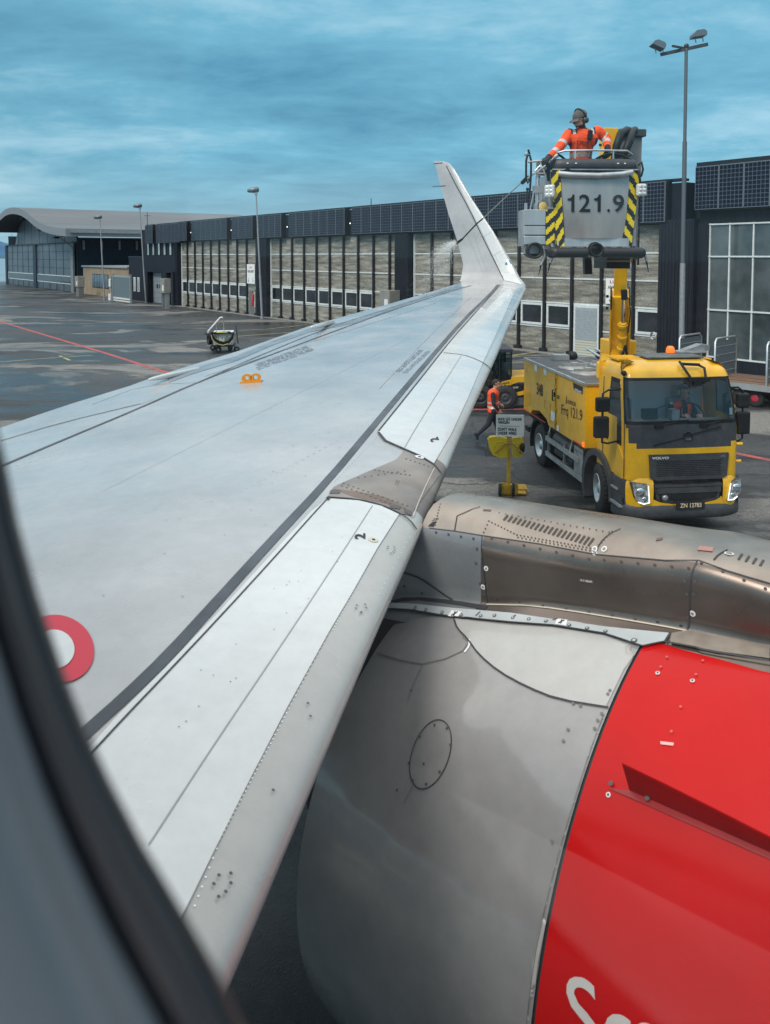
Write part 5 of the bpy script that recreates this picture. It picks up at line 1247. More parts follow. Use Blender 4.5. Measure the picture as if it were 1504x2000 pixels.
arch(-1.145, -.75, .10, .60, .72, -30, 185, DKG); arch(.60, 1.0, .10, .60, .72, -30, 185, DKG); arch(-1.14, -.68, 3.55, .56, .62, -15, 165, BLK); arch(.52, 1.02, 3.55, .56, .62, -15, 165, BLK)
b = MB(); b.box(-1.12, -.75, -1.0, -.58, .46, .92, DKG); b.box(-1.15, -.80, -.86, -.60, .70, .73, STL); b.box(-1.16, -.80, -1.0, -.60, .44, .48, STL); b.box(-1.13, -.70, .72, .78, .0+.14, 1.0, BLK); b.build('cab_step', TRK)
b = MB(); b.box(.62, .98, -1.0, -.55, .46, .92, DKG); b.build('cab_step', TRK)
# tank body
b = MB()
poly = [(.70, 1.05), (2.85, 1.05), (3.0, 1.16), (3.5, 1.25), (4.05, 1.16), (4.15, 1.05), (4.70, 1.05), (4.70, 2.25), (.70, 2.25)]
b.prism(poly, (-1.13, 0, 0), (0, 1, 0), (0, 0, 1), 2.14, YEL)
BODY = b.build('tank_body', TRK, bevel=.012)
b = MB(); CHK = mat('grey chequer deck', (.10, .105, .11), .6, var=.25, vscale=4, bump=.8, bscale=60)
b.box(-1.10, .98, .73, 4.67, 2.251, 2.275, CHK); b.build('deck', BODY)
b = MB()
for a_, c_ in (((-1.13, .70), (-1.13, 4.70)), ((1.01, .70), (1.01, 4.70)), ((-1.13, .70), (1.01, .70)), ((-1.13, 4.70), (1.01, 4.70))): b.bar((a_[0], a_[1], 2.275), (c_[0], c_[1], 2.275), .05, .045, ALU)
for k in range(8): b.sphere((-1.145, 1.0+.48*k, 2.275), .018, WHT, 8)
b.build('deck_rail', BODY)
for (x, y) in ((-.55, 2.1), (-.55, 2.9), (.3, 3.3)):
    b = MB(); b.lathe([(0, .36), (.02, .36), (.03, .33), (.05, .30), (.055, 0)], (x, y, 2.277), (0, 0, 1), ALD, 28); b.bar((x-.3, y, 2.35), (x+.3, y, 2.35), .06, .05, ALD); b.box(x-.07, x+.07, y-.09, y+.09, 2.33, 2.40, STL); b.cyl((x+.2, y-.2, 2.28), (x+.2, y-.2, 2.42), .06, ALD, 12); b.build('tank_lid', BODY)
b = MB(); b.bar((.0, .8, 2.285), (.0, 4.6, 2.285), .03, .012, STL); b.bar((.5, .8, 2.285), (.5, 4.6, 2.285), .03, .012, STL); b.tube([(.35, 4.5, 2.5), (.35, 3.8, 2.42), (.75, 2.2, 2.38)], .03, ALU, 8); b.tube([(.55, 4.5, 2.5), (.55, 3.8, 2.42), (.95, 2.2, 2.38)], .03, ALU, 8)
for k in range(9): b.bar((.37+.04*k, 3.6-.15*k, 2.41), (.57+.04*k, 3.6-.15*k, 2.41), .02, .02, ALU)
b.box(-.55, -.2, 4.2, 4.5, 2.28, 2.40, STL); b.sphere((-.05, 4.4, 2.35), .12, BLK, 12); b.sphere((.62, 4.4, 2.36), .11, BLK, 12); b.build('deck_ladder', BODY)
XS = -1.1335
b = MB(); b.box(XS-.012, XS, 2.36, 2.40, 1.07, 2.22, YEL2); b.box(XS-.02, XS-.0015, 2.375, 2.383, 1.07, 2.24, SEAM)
for z in (1.2, 1.45, 1.95, 2.15): b.box(XS-.03, XS, 2.33, 2.43, z, z+.06, YEL2)
b.build('door_hinge', BODY)
b = MB(); b.tube([(XS, 2.50, 1.88), (XS-.04, 2.50, 1.88), (XS-.04, 2.50, 1.66), (XS, 2.50, 1.66)], .014, BLK, 6); b.box(XS-.02, XS, 2.44, 2.49, 1.74, 1.84, BLK); b.bar((XS-.012, 2.16, 1.80), (XS-.012, 2.30, 1.80), .02, .012, BLK); b.bar((XS-.012, 2.16, 1.76), (XS-.012, 2.30, 1.76), .02, .012, BLK); b.build('side_door_handle', BODY)
b = MB(); sline(b, [(2.62, 1.17), (3.15, 1.42), (3.15, 1.55)], .006, YEL2, XS-.002); sline(b, [(2.75, 1.14), (2.75, 1.55), (3.2, 1.55)], .01, YEL2, XS-.002)
for k in range(5): b.box(XS-.006, XS, 4.45, 4.58, 1.94+.045*k, 1.955+.045*k, YEL2)
b.box(XS-.008, XS, 3.05, 4.65, 1.06, 1.08, mat('red reflector', (.6, .05, .02), .4)); b.box(XS-.012, XS, .74, 1.3, 1.06, 1.085, mat('red reflector', (.6, .05, .02), .4)); b.box(XS-.02, XS, .72, .80, 1.07, 1.16, ORL)
b.build('side_trim', BODY)
b = MB()
def stext(t, y0, y1, z0, h, dz=0.0, **k): b.text(t, (XS-.004, y0, z0), (0, y1-y0, dz), (0, 0, h), INK, **k)
def sp2(px, py): q = tside(px, py, XS-.004); return q
def quadtext(t, ll, lr, ul, m=INK, **k):
    a_, c_, d_ = sp2(*ll), sp2(*lr), sp2(*ul); b.text(t, a_, c_-a_, d_-a_, m, **k)
quadtext('348', (1048, 770), (1060, 775), (1048, 747), bold=.02); quadtext('Frq 121.9', (1096.5, 815), (1137, 829), (1096.5, 789), bold=.0); quadtext('AVINOR', (1108, 788), (1124.5, 794.5), (1108, 779.5), bold=.01)
q0, q1, q2 = sp2(1105, 788), sp2(1108, 773), sp2(1106, 790); b.add([q0, sp2(1106.5, 789), sp2(1107, 774), sp2(1106, 773)], [(0, 1, 2, 3)], INK)
b.build('lettering', BODY)
for (pts, m_) in (([(1119, 747), (1138, 756), (1137.5, 770), (1120.5, 761)], INK), ([(1044, 711), (1049.5, 713.5), (1049.5, 726), (1044, 723.5)], SIGNW), ([(1062, 719), (1067.5, 721.5), (1067.5, 734), (1062, 731)], SIGNW), ([(1076, 802), (1084, 806), (1083.5, 825), (1075.5, 820)], SIGNW), ([(1087.5, 830), (1091.5, 832), (1091.5, 842), (1087.5, 840)], SIGNW)):
    b = MB(); q = [sp2(*p_) for p_ in pts]; b.prism([(p_.y, p_.z) for p_ in q], (XS-.002, 0, 0), (0, 1, 0), (0, 0, 1), -.003, m_); PQ = b.build('plate', BODY)
    if m_ is INK:
        b = MB(); a_, c_, d_ = sp2(1122.5, 763), sp2(1136, 769), sp2(1122.5, 758); b.text('VESTERGAARD', a_ + Vector((-.003, 0, 0)), c_-a_, d_-a_, WHT, bold=.03); b.build('lettering', PQ)
b = MB(); b.box(-1.15, -1.11, 1.0, 3.0, .70, .80, ALU); b.box(-1.15, -1.11, .78, 3.0, .37, .47, ALU); b.tube([(-1.11, 2.9, .75), (-1.08, 2.88, 1.0), (-1.05, 2.9, 1.06)], .02, ALU, 8); b.bar((-1.10, 2.9, .4), (-1.10, 2.9, .9), .05, .05, ALD); b.bar((-1.10, 1.9, .4), (-1.10, 1.9, .9), .04, .04, ALD); b.tube([(-1.1, 1.6, .78), (-1.05, 1.55, 1.05)], .02, ALU, 8)
b.build('side_guard', TRK)
b = MB(); b.box(-1.13, -.62, .80, 1.28, .48, .98, ALD)
for k in range(7): b.box(-1.137, -1.131, .86+.06*k, .88+.06*k, .90, .92, INK)
b.build('fuel_tank', TRK, bevel=.05, seg=3)
b = MB()
for k in range(12): b.cyl((-1.0, 2.45, .48+.035*k), (-1.0, 2.62, .48+.035*k), .02, ALU if k % 2 else BLK, 8)
b.build('valve_block', TRK)
b = MB(); b.box(-1.0, .9, 4.72, 5.0, .5, .62, BLK); b.box(-.9, -.7, 4.71, 4.8, .7, .85, ALD); b.build('rear_bar', TRK)
# ---- boom and basket (basket frame in world directions: it faces the camera side)
def W2T(p): return TMI @ Vector(p)
BY = 10.8
pv = W2T(atY(1207, 705, 16.2)); el = W2T(atY(1219, 300, 14.3))
b = MB(); b.lathe([(0, .42), (.3, .42), (.34, .36), (.5, .34)], (pv.x, pv.y, 2.28), (0, 0, 1), YEL, 24); b.box(pv.x-.26, pv.x+.26, pv.y-.28, pv.y+.3, 2.6, 3.05, YEL)
b.build('turret', TRK, bevel=.02)
u_ = (el - pv).normalized(); xb = Vector((1, 0, 0)); 
def boomp(t, x=0.0, n=0.0):
    nn_ = u_.cross(xb).normalized(); return pv + (el-pv)*t + xb*x + nn_*n
b = MB(); b.bar(boomp(-.02), boomp(.36), .34, .34, YEL, up=(0, 0, 1))
b.box(-.0, .0, 0, 0, 0, 0, YEL) if False else None
for x in (-.2, .2): b.bar(boomp(.0, x*.85, .02), boomp(.35, x*.85, .02), .03, .38, YEL)
for k in range(4):
    for x in (-.24, .24): b.cyl(boomp(.27+.06*(k//2), x*.8, .1), boomp(.27+.06*(k//2), x*.95, .1), .03, BLK, 8)
for x in (-.22, .22): b.bar(boomp(.30, x*.82, -.02), boomp(.37, x*.82, -.02), .03, .36, BLK)
BO = b.build('boom', TRK, bevel=.01)
b = MB(); b.bar(boomp(.3), boomp(1.0), .23, .24, YEL); b.build('boom_extension', BO, bevel=.01)
nb = -1
b = MB(); 
nrm = u_.cross(xb).normalized()
fr_ = 1 if (TM.to_3x3() @ nrm).y < 0 else -1
off_ = .25*fr_
b.tube([boomp(.02, -.03, off_), boomp(.24, -.02, off_)], .075, YEL, 14); b.tube([boomp(.24, -.02, off_), boomp(.36, -.01, off_)], .042, CHR, 12); b.tube([boomp(.36, -.01, off_*1.05), boomp(.40, 0, off_*.8)], .06, BLK, 10)
for t in (.1, .16, .22): b.tube([boomp(t, -.03, off_), boomp(t+.012, -.03, off_)], .098, YEL2, 12)
b.build('lift_cylinder', BO)
b = MB(); b.tube([boomp(.03, -.06, off_*1.5), boomp(.10, -.08, off_*1.7), boomp(.14, -.02, off_*1.6), boomp(.08, .03, off_*1.6), boomp(.02, .0, off_*1.6)], .028, BLK, 8); b.tube([boomp(.2, .06, off_*1.3), boomp(.3, .08, off_*1.4), boomp(.38, .05, off_*1.4)], .012, BLK, 6); b.build('hydraulic_hose', BO)
for x0_, x1_ in ((.17, .20), ):
    b = MB(); b.tube([boomp(.0, .12, off_*.9), boomp(.32, .11, off_*.9)], .03, YEL, 8); b.build('side_rail', BO)
# jib from the boom head down to the basket
b = MB(); jt = W2T(atY(1226, 262, 12.1)); jb = W2T(atY(1218, 505, 11.9)); b.bar(jt, jb, .34, .26, mat('dull jib grey', (.22, .21, .20), .5, .3, var=.2, vscale=5), up=(0, 1, 0)); b.box(jt.x-.2, jt.x+.2, jt.y-.2, jt.y+.15, jt.z-.06, jt.z+.05, DKG)
b.bar(el, jt + Vector((0, 0, -.25)), .26, .26, YEL); J = b.build('jib', BO, bevel=.015)
b = MB(); p = W2T(atY(1186, 297, 11.9)); b.box(p.x-.09, p.x+.12, p.y-.1, p.y+.1, p.z-.25, p.z+.33, YEL)
for k in (-.1, .1): b.cyl((p.x-.12, p.y, p.z+k), (p.x-.06, p.y, p.z+k), .02, BLK, 8)
b.build('jib_bracket', BO, bevel=.01)
b = MB()
for pts in ([(1199, 318, 11.6), (1204, 285, 11.5), (1212, 262, 11.6), (1224, 254, 11.8), (1237, 258, 12)], [(1209, 320, 11.6), (1219, 300, 11.5), (1229, 278, 11.5), (1234, 258, 11.8), (1240, 254, 12)]):
    b.tube([W2T(atY(*q)) for q in smoothpts([(a_, c_) for a_, c_, _ in pts], 0) and [(a_, c_, y_) for a_, c_, y_ in pts]], .055, BLK, 10)
b.build('hose_sleeve', BO)
# basket: local axes bx (image right), by (away), z
BRZ = R(2)
def basket_empty():
    o = bpy.data.objects.new('basket', None); col.objects.link(o); o.parent = TRK
    w = Matrix.Translation(Vector((2.715, BY, 4.83))) @ Matrix.Rotation(BRZ, 4, 'Z'); o.matrix_basis = TMI @ w; return o
BK = basket_empty()
GP = mat('grey basket panel', (.36, .36, .35), .32, .45, var=.15, vscale=2.2, rvar=.1, stretch=(1, 1, .3), c2=(.46, .455, .44))
HZY = mat('hazard yellow', (.80, .60, .01), .4)
b = MB()   # floor, posts and the curved top band
b.box(-.50, .52, .0, .95, .0, .05, ALD); b.box(-.46, .48, -.06, .0, .0, .10, ALU)
for x in (-.52, .56): 
    for y in (.04, .9): b.box(x-.03, x+.03, y-.03, y+.03, .0, 1.0, STL)
b.box(-.55, -.53, .06, .9, .1, .95, ALD); b.box(.57, .59, .06, .9, .1, .95, ALD); b.box(-.5, .52, .9, .93, .1, .95, ALD)
b.build('basket_frame', BK)
b = MB()   # front panel, slightly bowed, narrower at the foot
rows = []
for z in np.linspace(.10, .93, 10):
    hw = np.interp(z, [.1, .93], [.385, .455]); rows.append([Vector((x*hw+.02, -.045 - .05*(1-x*x) - .03*math.sin(math.pi*(z-.1)/.83), z)) for x in np.linspace(-1, 1, 15)])
b.grid(rows, GP); b.grid([[v + Vector((0, .02, 0)) for v in r_] for r_ in reversed(rows)], GP); FPN = b.build('front_panel', BK)
b = MB(); 
def fy(x, z): return -.045 - .05*(1-((x-.02)/.42)**2) - .03*math.sin(math.pi*(z-.1)/.83) - .014
ONE = [(.55, 0), (.98, 0), (.98, 1), (.70, 1), (.62, .88), (.40, .80), (.02, .775), (.02, .655), (.55, .655)]
tr1 = geometry.tessellate_polygon([[Vector((x, y, 0)) for x, y in ONE]])
for ch, x0_, x1_ in (('1', -.352, -.262), ('2', -.205, -.062), ('1', -.014, .076), ('.', .162, .200), ('9', .240, .392)):
    z0_, z1_ = (.44, .665) if ch != '.' else (.44, .478)
    vs_, fs_ = (ONE, tr1) if ch == '1' else text_geo(ch, bold=.012)[:2]
    b.add([(x0_+(x1_-x0_)*u, fy(x0_+(x1_-x0_)*u, z0_+(z1_-z0_)*v), z0_+(z1_-z0_)*v) for u, v in vs_], fs_, INK); b.build('lettering', FPN)
b = MB(); b.tube([(-.475, -.10, .935), (-.3, -.135, .915), (.02, -.15, .905), (.34, -.135, .925), (.49, -.10, .955)], .038, ALU, 14); b.tube([(-.40, -.06, .985), (-.34, -.08, .99), (-.28, -.07, .965)], .012, BLK, 6); b.build('handrail', BK)
b = MB()
rows = []
for z, s_, yo in ((1.01, 1.0, 0), (1.03, 1.0, -.02), (1.12, .985, -.01), (1.135, .96, .03)):
    rows.append([Vector((.02 + .595*s_*math.copysign(abs(math.cos(t))**.35, math.cos(t)), .44 + yo + .53*s_*math.copysign(abs(math.sin(t))**.35, math.sin(t)), z)) for t in np.linspace(0, 2*math.pi, 49)[:-1]])
b.grid(rows, DKG, True, True); b.grid([[v + (Vector((.02, .44, v.z)) - v)*.07 for v in rows[-1]], [v + (Vector((.02, .44, v.z)) - v)*.07 - Vector((0, 0, .12)) for v in rows[-1]]], BLK, True, True); b.grid([rows[-1], [v + (Vector((.02, .44, v.z)) - v)*.07 for v in rows[-1]]], DKG, True, True)
for x in (-.36, -.25, .3, .39): b.box(x-.012, x+.012, -.115, -.108, 1.06, 1.075, WHT)
b.build('top_band', BK)
b = MB(); b.tube([(-.52, .05, 1.20), (-.38, -.05, 1.235), (.0, -.07, 1.24), (.44, -.05, 1.235), (.54, .06, 1.20)], .014, ALU, 8)
for x in (-.25, .25): b.bar((x, -.06, 1.13), (x, -.06, 1.235), .02, .02, ALU)
b.tube([(-.52, .05, 1.20), (-.52, .9, 1.2), (.54, .9, 1.2), (.54, .06, 1.20)], .012, BLK, 8); b.box(-.55, .58, -.075, -.035, .985, 1.0, ALU); b.build('top_rail', BK)
def hazard(pts_l, pts_r, z0, z1, name, n=9, slope=.16, flip=1):
    """striped board: rows between a left and a right edge function of z"""
    b = MB(); per = .19; zs_ = np.linspace(z0, z1, 60); X_ = np.linspace(0, 1, 8)
    for i in range(len(zs_)-1):
        for k in range(7):
            za, zb = zs_[i], zs_[i+1]; q = []
            for z, u in ((za, X_[k]), (za, X_[k+1]), (zb, X_[k+1]), (zb, X_[k])): q.append(Vector((pts_l(z) + (pts_r(z)-pts_l(z))*u, -.055 - .02*u*flip, z)))
            zc_ = (za+zb)/2 - flip*slope*((X_[k]+X_[k+1])/2); m_ = HZY if (zc_/per) % 1 < .5 else INK
            b.add(q, [(0, 1, 2, 3)], m_)
    b.grid([[Vector((pts_l(z), -.03, z)) for z in (z0, z1)], [Vector((pts_r(z), -.03, z)) for z in (z0, z1)]], INK, False); return b.build(name, BK)
hazard(lambda z: np.interp(z, [0, .93], [-.47, -.565]), lambda z: np.interp(z, [0, .93], [-.375, -.445]), -.06, .98, 'hazard_board', flip=1)
hazard(lambda z: np.interp(z, [0, .93], [.385, .475]), lambda z: np.interp(z, [0, .93], [.52, .615]), -.06, .98, 'hazard_board', flip=-1)
# ladder on the right, mirror lug, lights
b = MB(); 
for x in (.60, .66): b.bar((x, .1, -.25), (x, .1, .75), .02, .02, BLK)
for k in range(7): b.bar((.60, .1, -.18+.14*k), (.66, .1, -.18+.14*k), .02, .02, mat('tan rung', (.35, .22, .1), .6))
b.build('ladder', BK)
LENS = mat('work light lens', (.75, .76, .76), .15, .3, var=.3, vscale=40); LCASE = mat('white lamp case', (.66, .66, .64), .5)
def worklight(x, z, y, rz, label=None):
    o = bpy.data.objects.new('work_light', None); col.objects.link(o); o.parent = BK; o.location = (x, y, z); o.rotation_euler = (0, 0, rz)
    b = MB(); b.box(-.065, .065, -.03, .04, -.085, .075, LCASE); b.build('lamp_case', o, bevel=.02)
    for k in range(6): 
        b.box(0, 0, 0, 0, 0, 0, LCASE) if 0 else None
    g = MB()
    for r_ in range(3):
        for c_ in range(2): g.lathe([(0, .022), (.004, .02), (.001, .0)], (-.028+.056*c_, -.033, -.052+.048*r_), (0, -1, 0), LENS, 10)
    g.build('lens', o); g = MB()
    for k in range(5): g.box(-.05, .05, .041, .075, -.06+.028*k, -.05+.028*k, DKG)
    g.bar((0, .05, -.08), (0, .12, -.1), .02, .02, STL); g.build('cooling_fin', o)
worklight(.61, .73, -.12, R(10)); worklight(-.60, .71, -.16, R(-38))
b = MB(); b.tube([(.60, .0, 1.05), (.64, -.02, 1.1), (.66, -.02, 1.0), (.64, -.02, .92), (.60, .0, .88)], .014, BLK, 8); b.build('grab_handle', BK)
# steps and pipes below
PIPE = mat('corrugated black hose', (.015, .015, .018), .45)
def corr(pts, r, n=26, name='corrugated_hose'):
    b = MB(); P_ = [Vector(p_) for p_ in pts]; q = []; rs = []
    tot = n*2
    for i in range(tot+1):
        t = i/tot*(len(P_)-1); k = min(int(t), len(P_)-2); q.append(P_[k].lerp(P_[k+1], t-k)); rs.append(r*(1.0 if i % 2 else .9))
    b.tube(q, rs, PIPE, 16); b.build(name, BK)
corr([(-.58, -.16, -.085), (-.54, -.24, -.085), (-.12, -.24, -.085)], .070); corr([(.07, -.24, -.085), (.55, -.24, -.085), (.60, -.16, -.09), (.61, .05, -.10)], .070)
b = MB(); b.lathe([(-.3, .085), (0, .088), (.004, .085), (.004, .072), (-.2, .068)], (-.02, -.32, -.05), (0, -1, 0), BLK, 28); b.lathe([(-.2, .068), (-.2, 0)], (-.02, -.32, -.05), (0, -1, 0), INK, 28); b.lathe([(-.3, .10), (-.08, .10)], (-.02, -.32, -.05), (0, -1, 0), ALD, 20); b.build('nozzle', BK)
b = MB(); b.box(-.42, .46, -.16, .9, -.03, -.002, ALD)
for k in range(5): b.box(-.3+.15*k, -.24+.15*k, -.164, -.161, -.02, -.012, BLK)
b.build('step_plate', BK); b = MB(); b.box(.30, .62, .3, .9, -.30, -.04, BLK); b.bar((.2, .2, -.20), (.62, .2, -.20), .02, .02, mat('tan rung', (.35, .22, .1), .6)); b.build('pump_box', BK)
b = MB(); b.bar((.10, .5, -.38), (.08, .5, -.08), .1, .1, BLK); b.build('strut', BK)
for x, dz in ((.64, 0), (-.55, -.02), (-.67, -.05)):
    b = MB(); b.tube([(x, -.1, .05+dz), (x+.03, -.1, -.08+dz), (x-.02 if x < 0 else x+.06, -.1, -.2+dz)], .018, STL, 8); b.tube([(x-.02 if x < 0 else x+.06, -.1, -.2+dz), (x-.05 if x < 0 else x+.09, -.1, -.34+dz)], [.012, .003], BLK, 6); b.build('spray_tip', BK)
# side bin with the hose reel to the left of the basket
b = MB(); LX0, LX1 = -.90, -.62
for z0_, z1_ in ((.02, .13), (.145, .255), (.27, .475)): b.box(LX0, LX1, -.05, .35, z0_, z1_, ALU)
b.box(LX0-.01, LX1+.14, -.02, .32, .0, .47, ALD); b.box(LX1+.02, LX1+.17, -.055, .0, .48, .50, ALD); b.box(LX1+.125, LX1+.165, -.03, .03, .02, .48, ALU)
BIN = b.build('side_bin', BK, bevel=.006)
b = MB(); zs_ = np.linspace(.02, .475, 40)
for i in range(39):
    for k in range(6):
        xa = LX1+.0+.115*k/6; xb_ = LX1+.115*(k+1)/6; zc_ = (zs_[i]+zs_[i+1])/2 - .11*((k+.5)/6); b.add([(xa, -.056, zs_[i]), (xb_, -.056, zs_[i]), (xb_, -.056, zs_[i+1]), (xa, -.056, zs_[i+1])], [(0, 1, 2, 3)], HZY if ((zc_+.02)/.155) % 1 < .5 else INK)
b.build('hazard_board', BIN)
b = MB(); b.lathe([(-.3, .10), (0, .108), (.004, .10), (.004, .078), (-.25, .076)], (-.775, -.14, -.06), (0, -1, 0), BLK, 28); b.lathe([(-.25, .076), (-.25, 0)], (-.775, -.14, -.06), (0, -1, 0), INK, 28); b.box(-.88, -.66, -.02, .1, -.1, .02, ALD); b.build('nozzle', BIN)
b = MB()
b.tube([(-.70, .1, .48), (-.70, .1, 1.12)], .022, ALU, 10); b.tube([(-.80, .08, .48), (-.74, .08, .78)], .010, ALU, 8); b.tube([(-.645, .08, .48), (-.65, .08, .78)], .010, ALU, 8); b.box(-.76, -.63, .06, .14, .70, .79, STL)
b.tube([(-.86, .05, .5), (-.83, .05, .65), (-.81, .05, .75), (-.80, .05, .95), (-.80, .05, 1.12), (-.82, .05, 1.19), (-.85, .05, 1.18), (-.865, .05, 1.12), (-.865, .05, .88), (-.84, .05, .82), (-.82, .05, .88)], .014, BLK, 8)
b.tube([(-.84, .05, 1.1), (-.58, .05, 1.12), (-.50, .1, 1.1)], .016, ALU, 8); b.tube([(-.80, .05, .95), (-.60, .05, .95)], .010, ALU, 8); b.tube([(-.66, .03, 1.05), (-.57, .03, .82)], .012, ALU, 8); b.tube([(-.75, .03, .98), (-.62, .03, 1.12)], .012, ALU, 8)
b.tube([(-.585, .0, 1.14), (-.58, .0, .85)], .020, BLK, 8); b.bar((-.88, -.02, .36), (-.88, -.02, .56), .03, .05, ALU); b.tube([(-.88, -.02, .56), (-.86, -.02, .73)], .008, BLK, 6); b.sphere((-.86, -.02, .74), .022, BLK, 10)
for p_ in ((-.865, .05, 1.2), (-.63, .03, 1.1), (-.70, .08, 1.08), (-.60, .03, 1.13)): b.sphere(p_, .028, STL, 8)
b.cyl((-.82, .05, 1.2), (-.84, .05, 1.26), .014, BLK, 8); b.build('valve_tree', BIN)
b = MB(); b.lathe([(-.05, .09), (.05, .09)], (-.64, .12, .52), (.2, -1, 0), STL, 20); b.lathe([(.05, .06), (.06, .05), (.06, 0)], (-.64, .12, .52), (.2, -1, 0), mat('reel yellow', (.7, .5, .15), .5), 16); b.build('hose_reel', BIN)
# ---- the man in the basket
WK = thing('person', 'man in an orange jacket and cap leaning from the raised basket', 'person', (2.63, BY+.35, 4.88))
o0 = Vector((2.63, BY+.35, 4.88))
def wp(px, py, Y): return atY(px, py, Y) - o0
hc = wp(1134, 236, BY+.18)
hs, hcl, hx = head(WK, hc, (-.82, -.5, -.46), (-.35, -.25, .9), beard=True, cap=True, muff=MUFF, scale=1.02)
chest = wp(1137, 272, BY+.26); belly = wp(1134, 305, BY+.33); hip = wp(1134, 335, BY+.36); neck = wp(1140, 252, BY+.24)
sL = wp(1112, 262, BY+.26); sR = wp(1167, 257, BY+.28); eL = wp(1092, 289, BY+.10); wL = wp(1071, 308, BY-.10); eR = wp(1184, 270, BY+.30); wR = wp(1187, 291, BY+.10)
sh = hs + [(hip, belly, .155, .15), (belly, chest, .15, .165), (chest + Vector((-.09, 0, .0)), chest + Vector((.09, 0, .0)), .12, .12), (chest + Vector((-.10, 0, .05)), chest + Vector((.11, 0, .06)), .085, .085), (neck - Vector((0, 0, .03)), hc + Vector((.01, .02, -.06)), .058, .055),
     (sL, eL, .078, .060), (eL, wL, .060, .040), (sR, eR, .078, .066), (eR, wR, .066, .042),
     (hip + Vector((-.08, 0, -.05)), Vector((-.12, -.02, .45)), .10, .075), (Vector((-.12, -.02, .45)), Vector((-.13, .04, .08)), .07, .05), (hip + Vector((.09, 0, -.05)), Vector((.12, -.02, .45)), .10, .075), (Vector((.12, -.02, .45)), Vector((.14, .04, .08)), .07, .05),
     (Vector((-.13, .04, .04)), Vector((-.14, -.14, .03)), .05, .04), (Vector((.14, .04, .04)), Vector((.15, -.14, .03)), .05, .04)]
def seg_t(c, a_, b_):
    d = b_-a_; t = max(0, min(1, (c-a_).dot(d)/d.length_squared)); return t, (c-(a_+d*t)).length
def wcl(c):
    c = Vector(c)
    if (c-hc).length < .19 and c.z > neck.z - .01:
        return hcl(c)
    for a_, b_, k in ((sL, eL, 0), (eL, wL, 1), (sR, eR, 2), (eR, wR, 3)):
        t, d = seg_t(c, a_, b_)
        if k in (1, 3) and d < .075:
            if t > .90: return 2
            if .30 < t < .52: return 4
            return 3
        if k in (0, 2) and d < .085 and t > .25: return 4 if .62 < t < .78 else 3
    if c.z < hip.z - .10: return 2
    r_ = c - chest
    if r_.z > .055 and .09 < abs(r_.x) < .165: return 4 if .105 < abs(r_.x) < .14 else 2
    if abs(r_.x) > .155 and r_.z < 0: return 2
    if -.24 < r_.z < -.18: return 4
    if r_.z < -.36: return 2
    return 3
blob(sh, .011, [SKIN, BEARD, NAVY, ORG, REF], wcl, 'body', WK, 2); hx()
hand('glove', WK, wL, (eL-wL)*-1, (0, -.2, -1), BLK, 1, 1.0, 1.15); hand('glove', WK, wR, (0, -.2, -1), (-1, -.3, 0), BLK, -1, 1.0, 1.15)
b = MB(); r0 = chest + Vector((.07, -.145, .03)); b.box(r0.x-.028, r0.x+.028, r0.y-.03, r0.y+.01, r0.z-.055, r0.z+.065, BLK); b.tube([r0 + Vector((.0, 0, -.05)), r0 + Vector((.03, -.01, -.15)), r0 + Vector((.0, .01, -.32))], .007, BLK, 6); b.build('radio', WK, bevel=.008)
b = MB(); z1_ = chest + Vector((-.0, -.175, -.02)); b.bar(z1_ + Vector((-.10, .02, -.02)), z1_ + Vector((.06, -.005, -.05)), .008, .014, NAVY, up=(0, 1, 0)); b.bar(z1_ + Vector((-.10, .02, -.02)), z1_ + Vector((-.10, .03, -.18)), .008, .012, NAVY, up=(0, 1, 0)); b.bar(z1_ + Vector((.03, -.0, .06)), z1_ + Vector((.03, .01, -.18)), .008, .012, NAVY, up=(0, 1, 0)); b.build('pocket_trim', WK)
# spray lance and hose
LN = thing('spray_lance', 'long thin metal spray lance held by the man and reaching over the upright wing tip', 'lance', wL + o0)
lo = wL + o0
def lp(px, py, Y): return atY(px, py, Y) - lo
A_ = lp(1086, 304, BY-.05); B_ = lp(1062, 326, BY-.2); C_ = lp(1016, 359, BY+.5); D_ = lp(943, 427, BY+2.0); E_ = lp(930, 438, BY+2.3); F_ = lp(903, 467, BY+2.9)
b = MB(); b.tube([A_, B_, C_], .011, ALU, 8); b.tube([C_, lp(980, 392, BY+1.2), D_], .008, ALD, 8); b.tube([D_, E_, lp(916, 453, BY+2.6), F_], .012, BLK, 8); b.build('pipe', LN)
b = MB(); b.tube([lp(1089, 303, BY-.05), lp(1080, 309, BY-.05)], .03, STL, 10); b.tube([lp(1028, 349, BY+.3), lp(1020, 357, BY+.4)], .028, BLK, 10); b.tube([lp(1033, 345, BY+.3), lp(1026, 351, BY+.3)], .024, BLK, 10); b.tube([lp(1075, 312, BY-.1), lp(1062, 318, BY-.12), lp(1057, 328, BY-.12)], .03, ALD, 8); b.build('grip', LN)
b = MB(); b.tube([F_, lp(892, 475, BY+3.0)], [.018, .026], BLK, 10); b.build('spray_nozzle', LN)
HS = thing('hose', 'black hose looping over the basket rim to the spray lance', 'hose', o0); 
def hp(px, py, Y): return atY(px, py, Y) - o0
b = MB(); b.tube([hp(*q) for q in ((1084, 304, BY-.02), (1090, 302, BY), (1096, 305, BY+.05), (1103, 311, BY+.1), (1108, 319, BY+.15), (1112, 330, BY+.3))], .016, BLK, 10)
b.tube([hp(*q) for q in ((1158, 319, BY+.1), (1165, 310, BY+.05), (1176, 304, BY), (1188, 301, BY), (1202, 301, BY), (1216, 304, BY), (1232, 312, BY), (1240, 322, BY), (1247, 336, BY-.05), (1250, 352, BY-.05), (1250, 375, BY)) ], .016, BLK, 10); b.build('tube', HS)
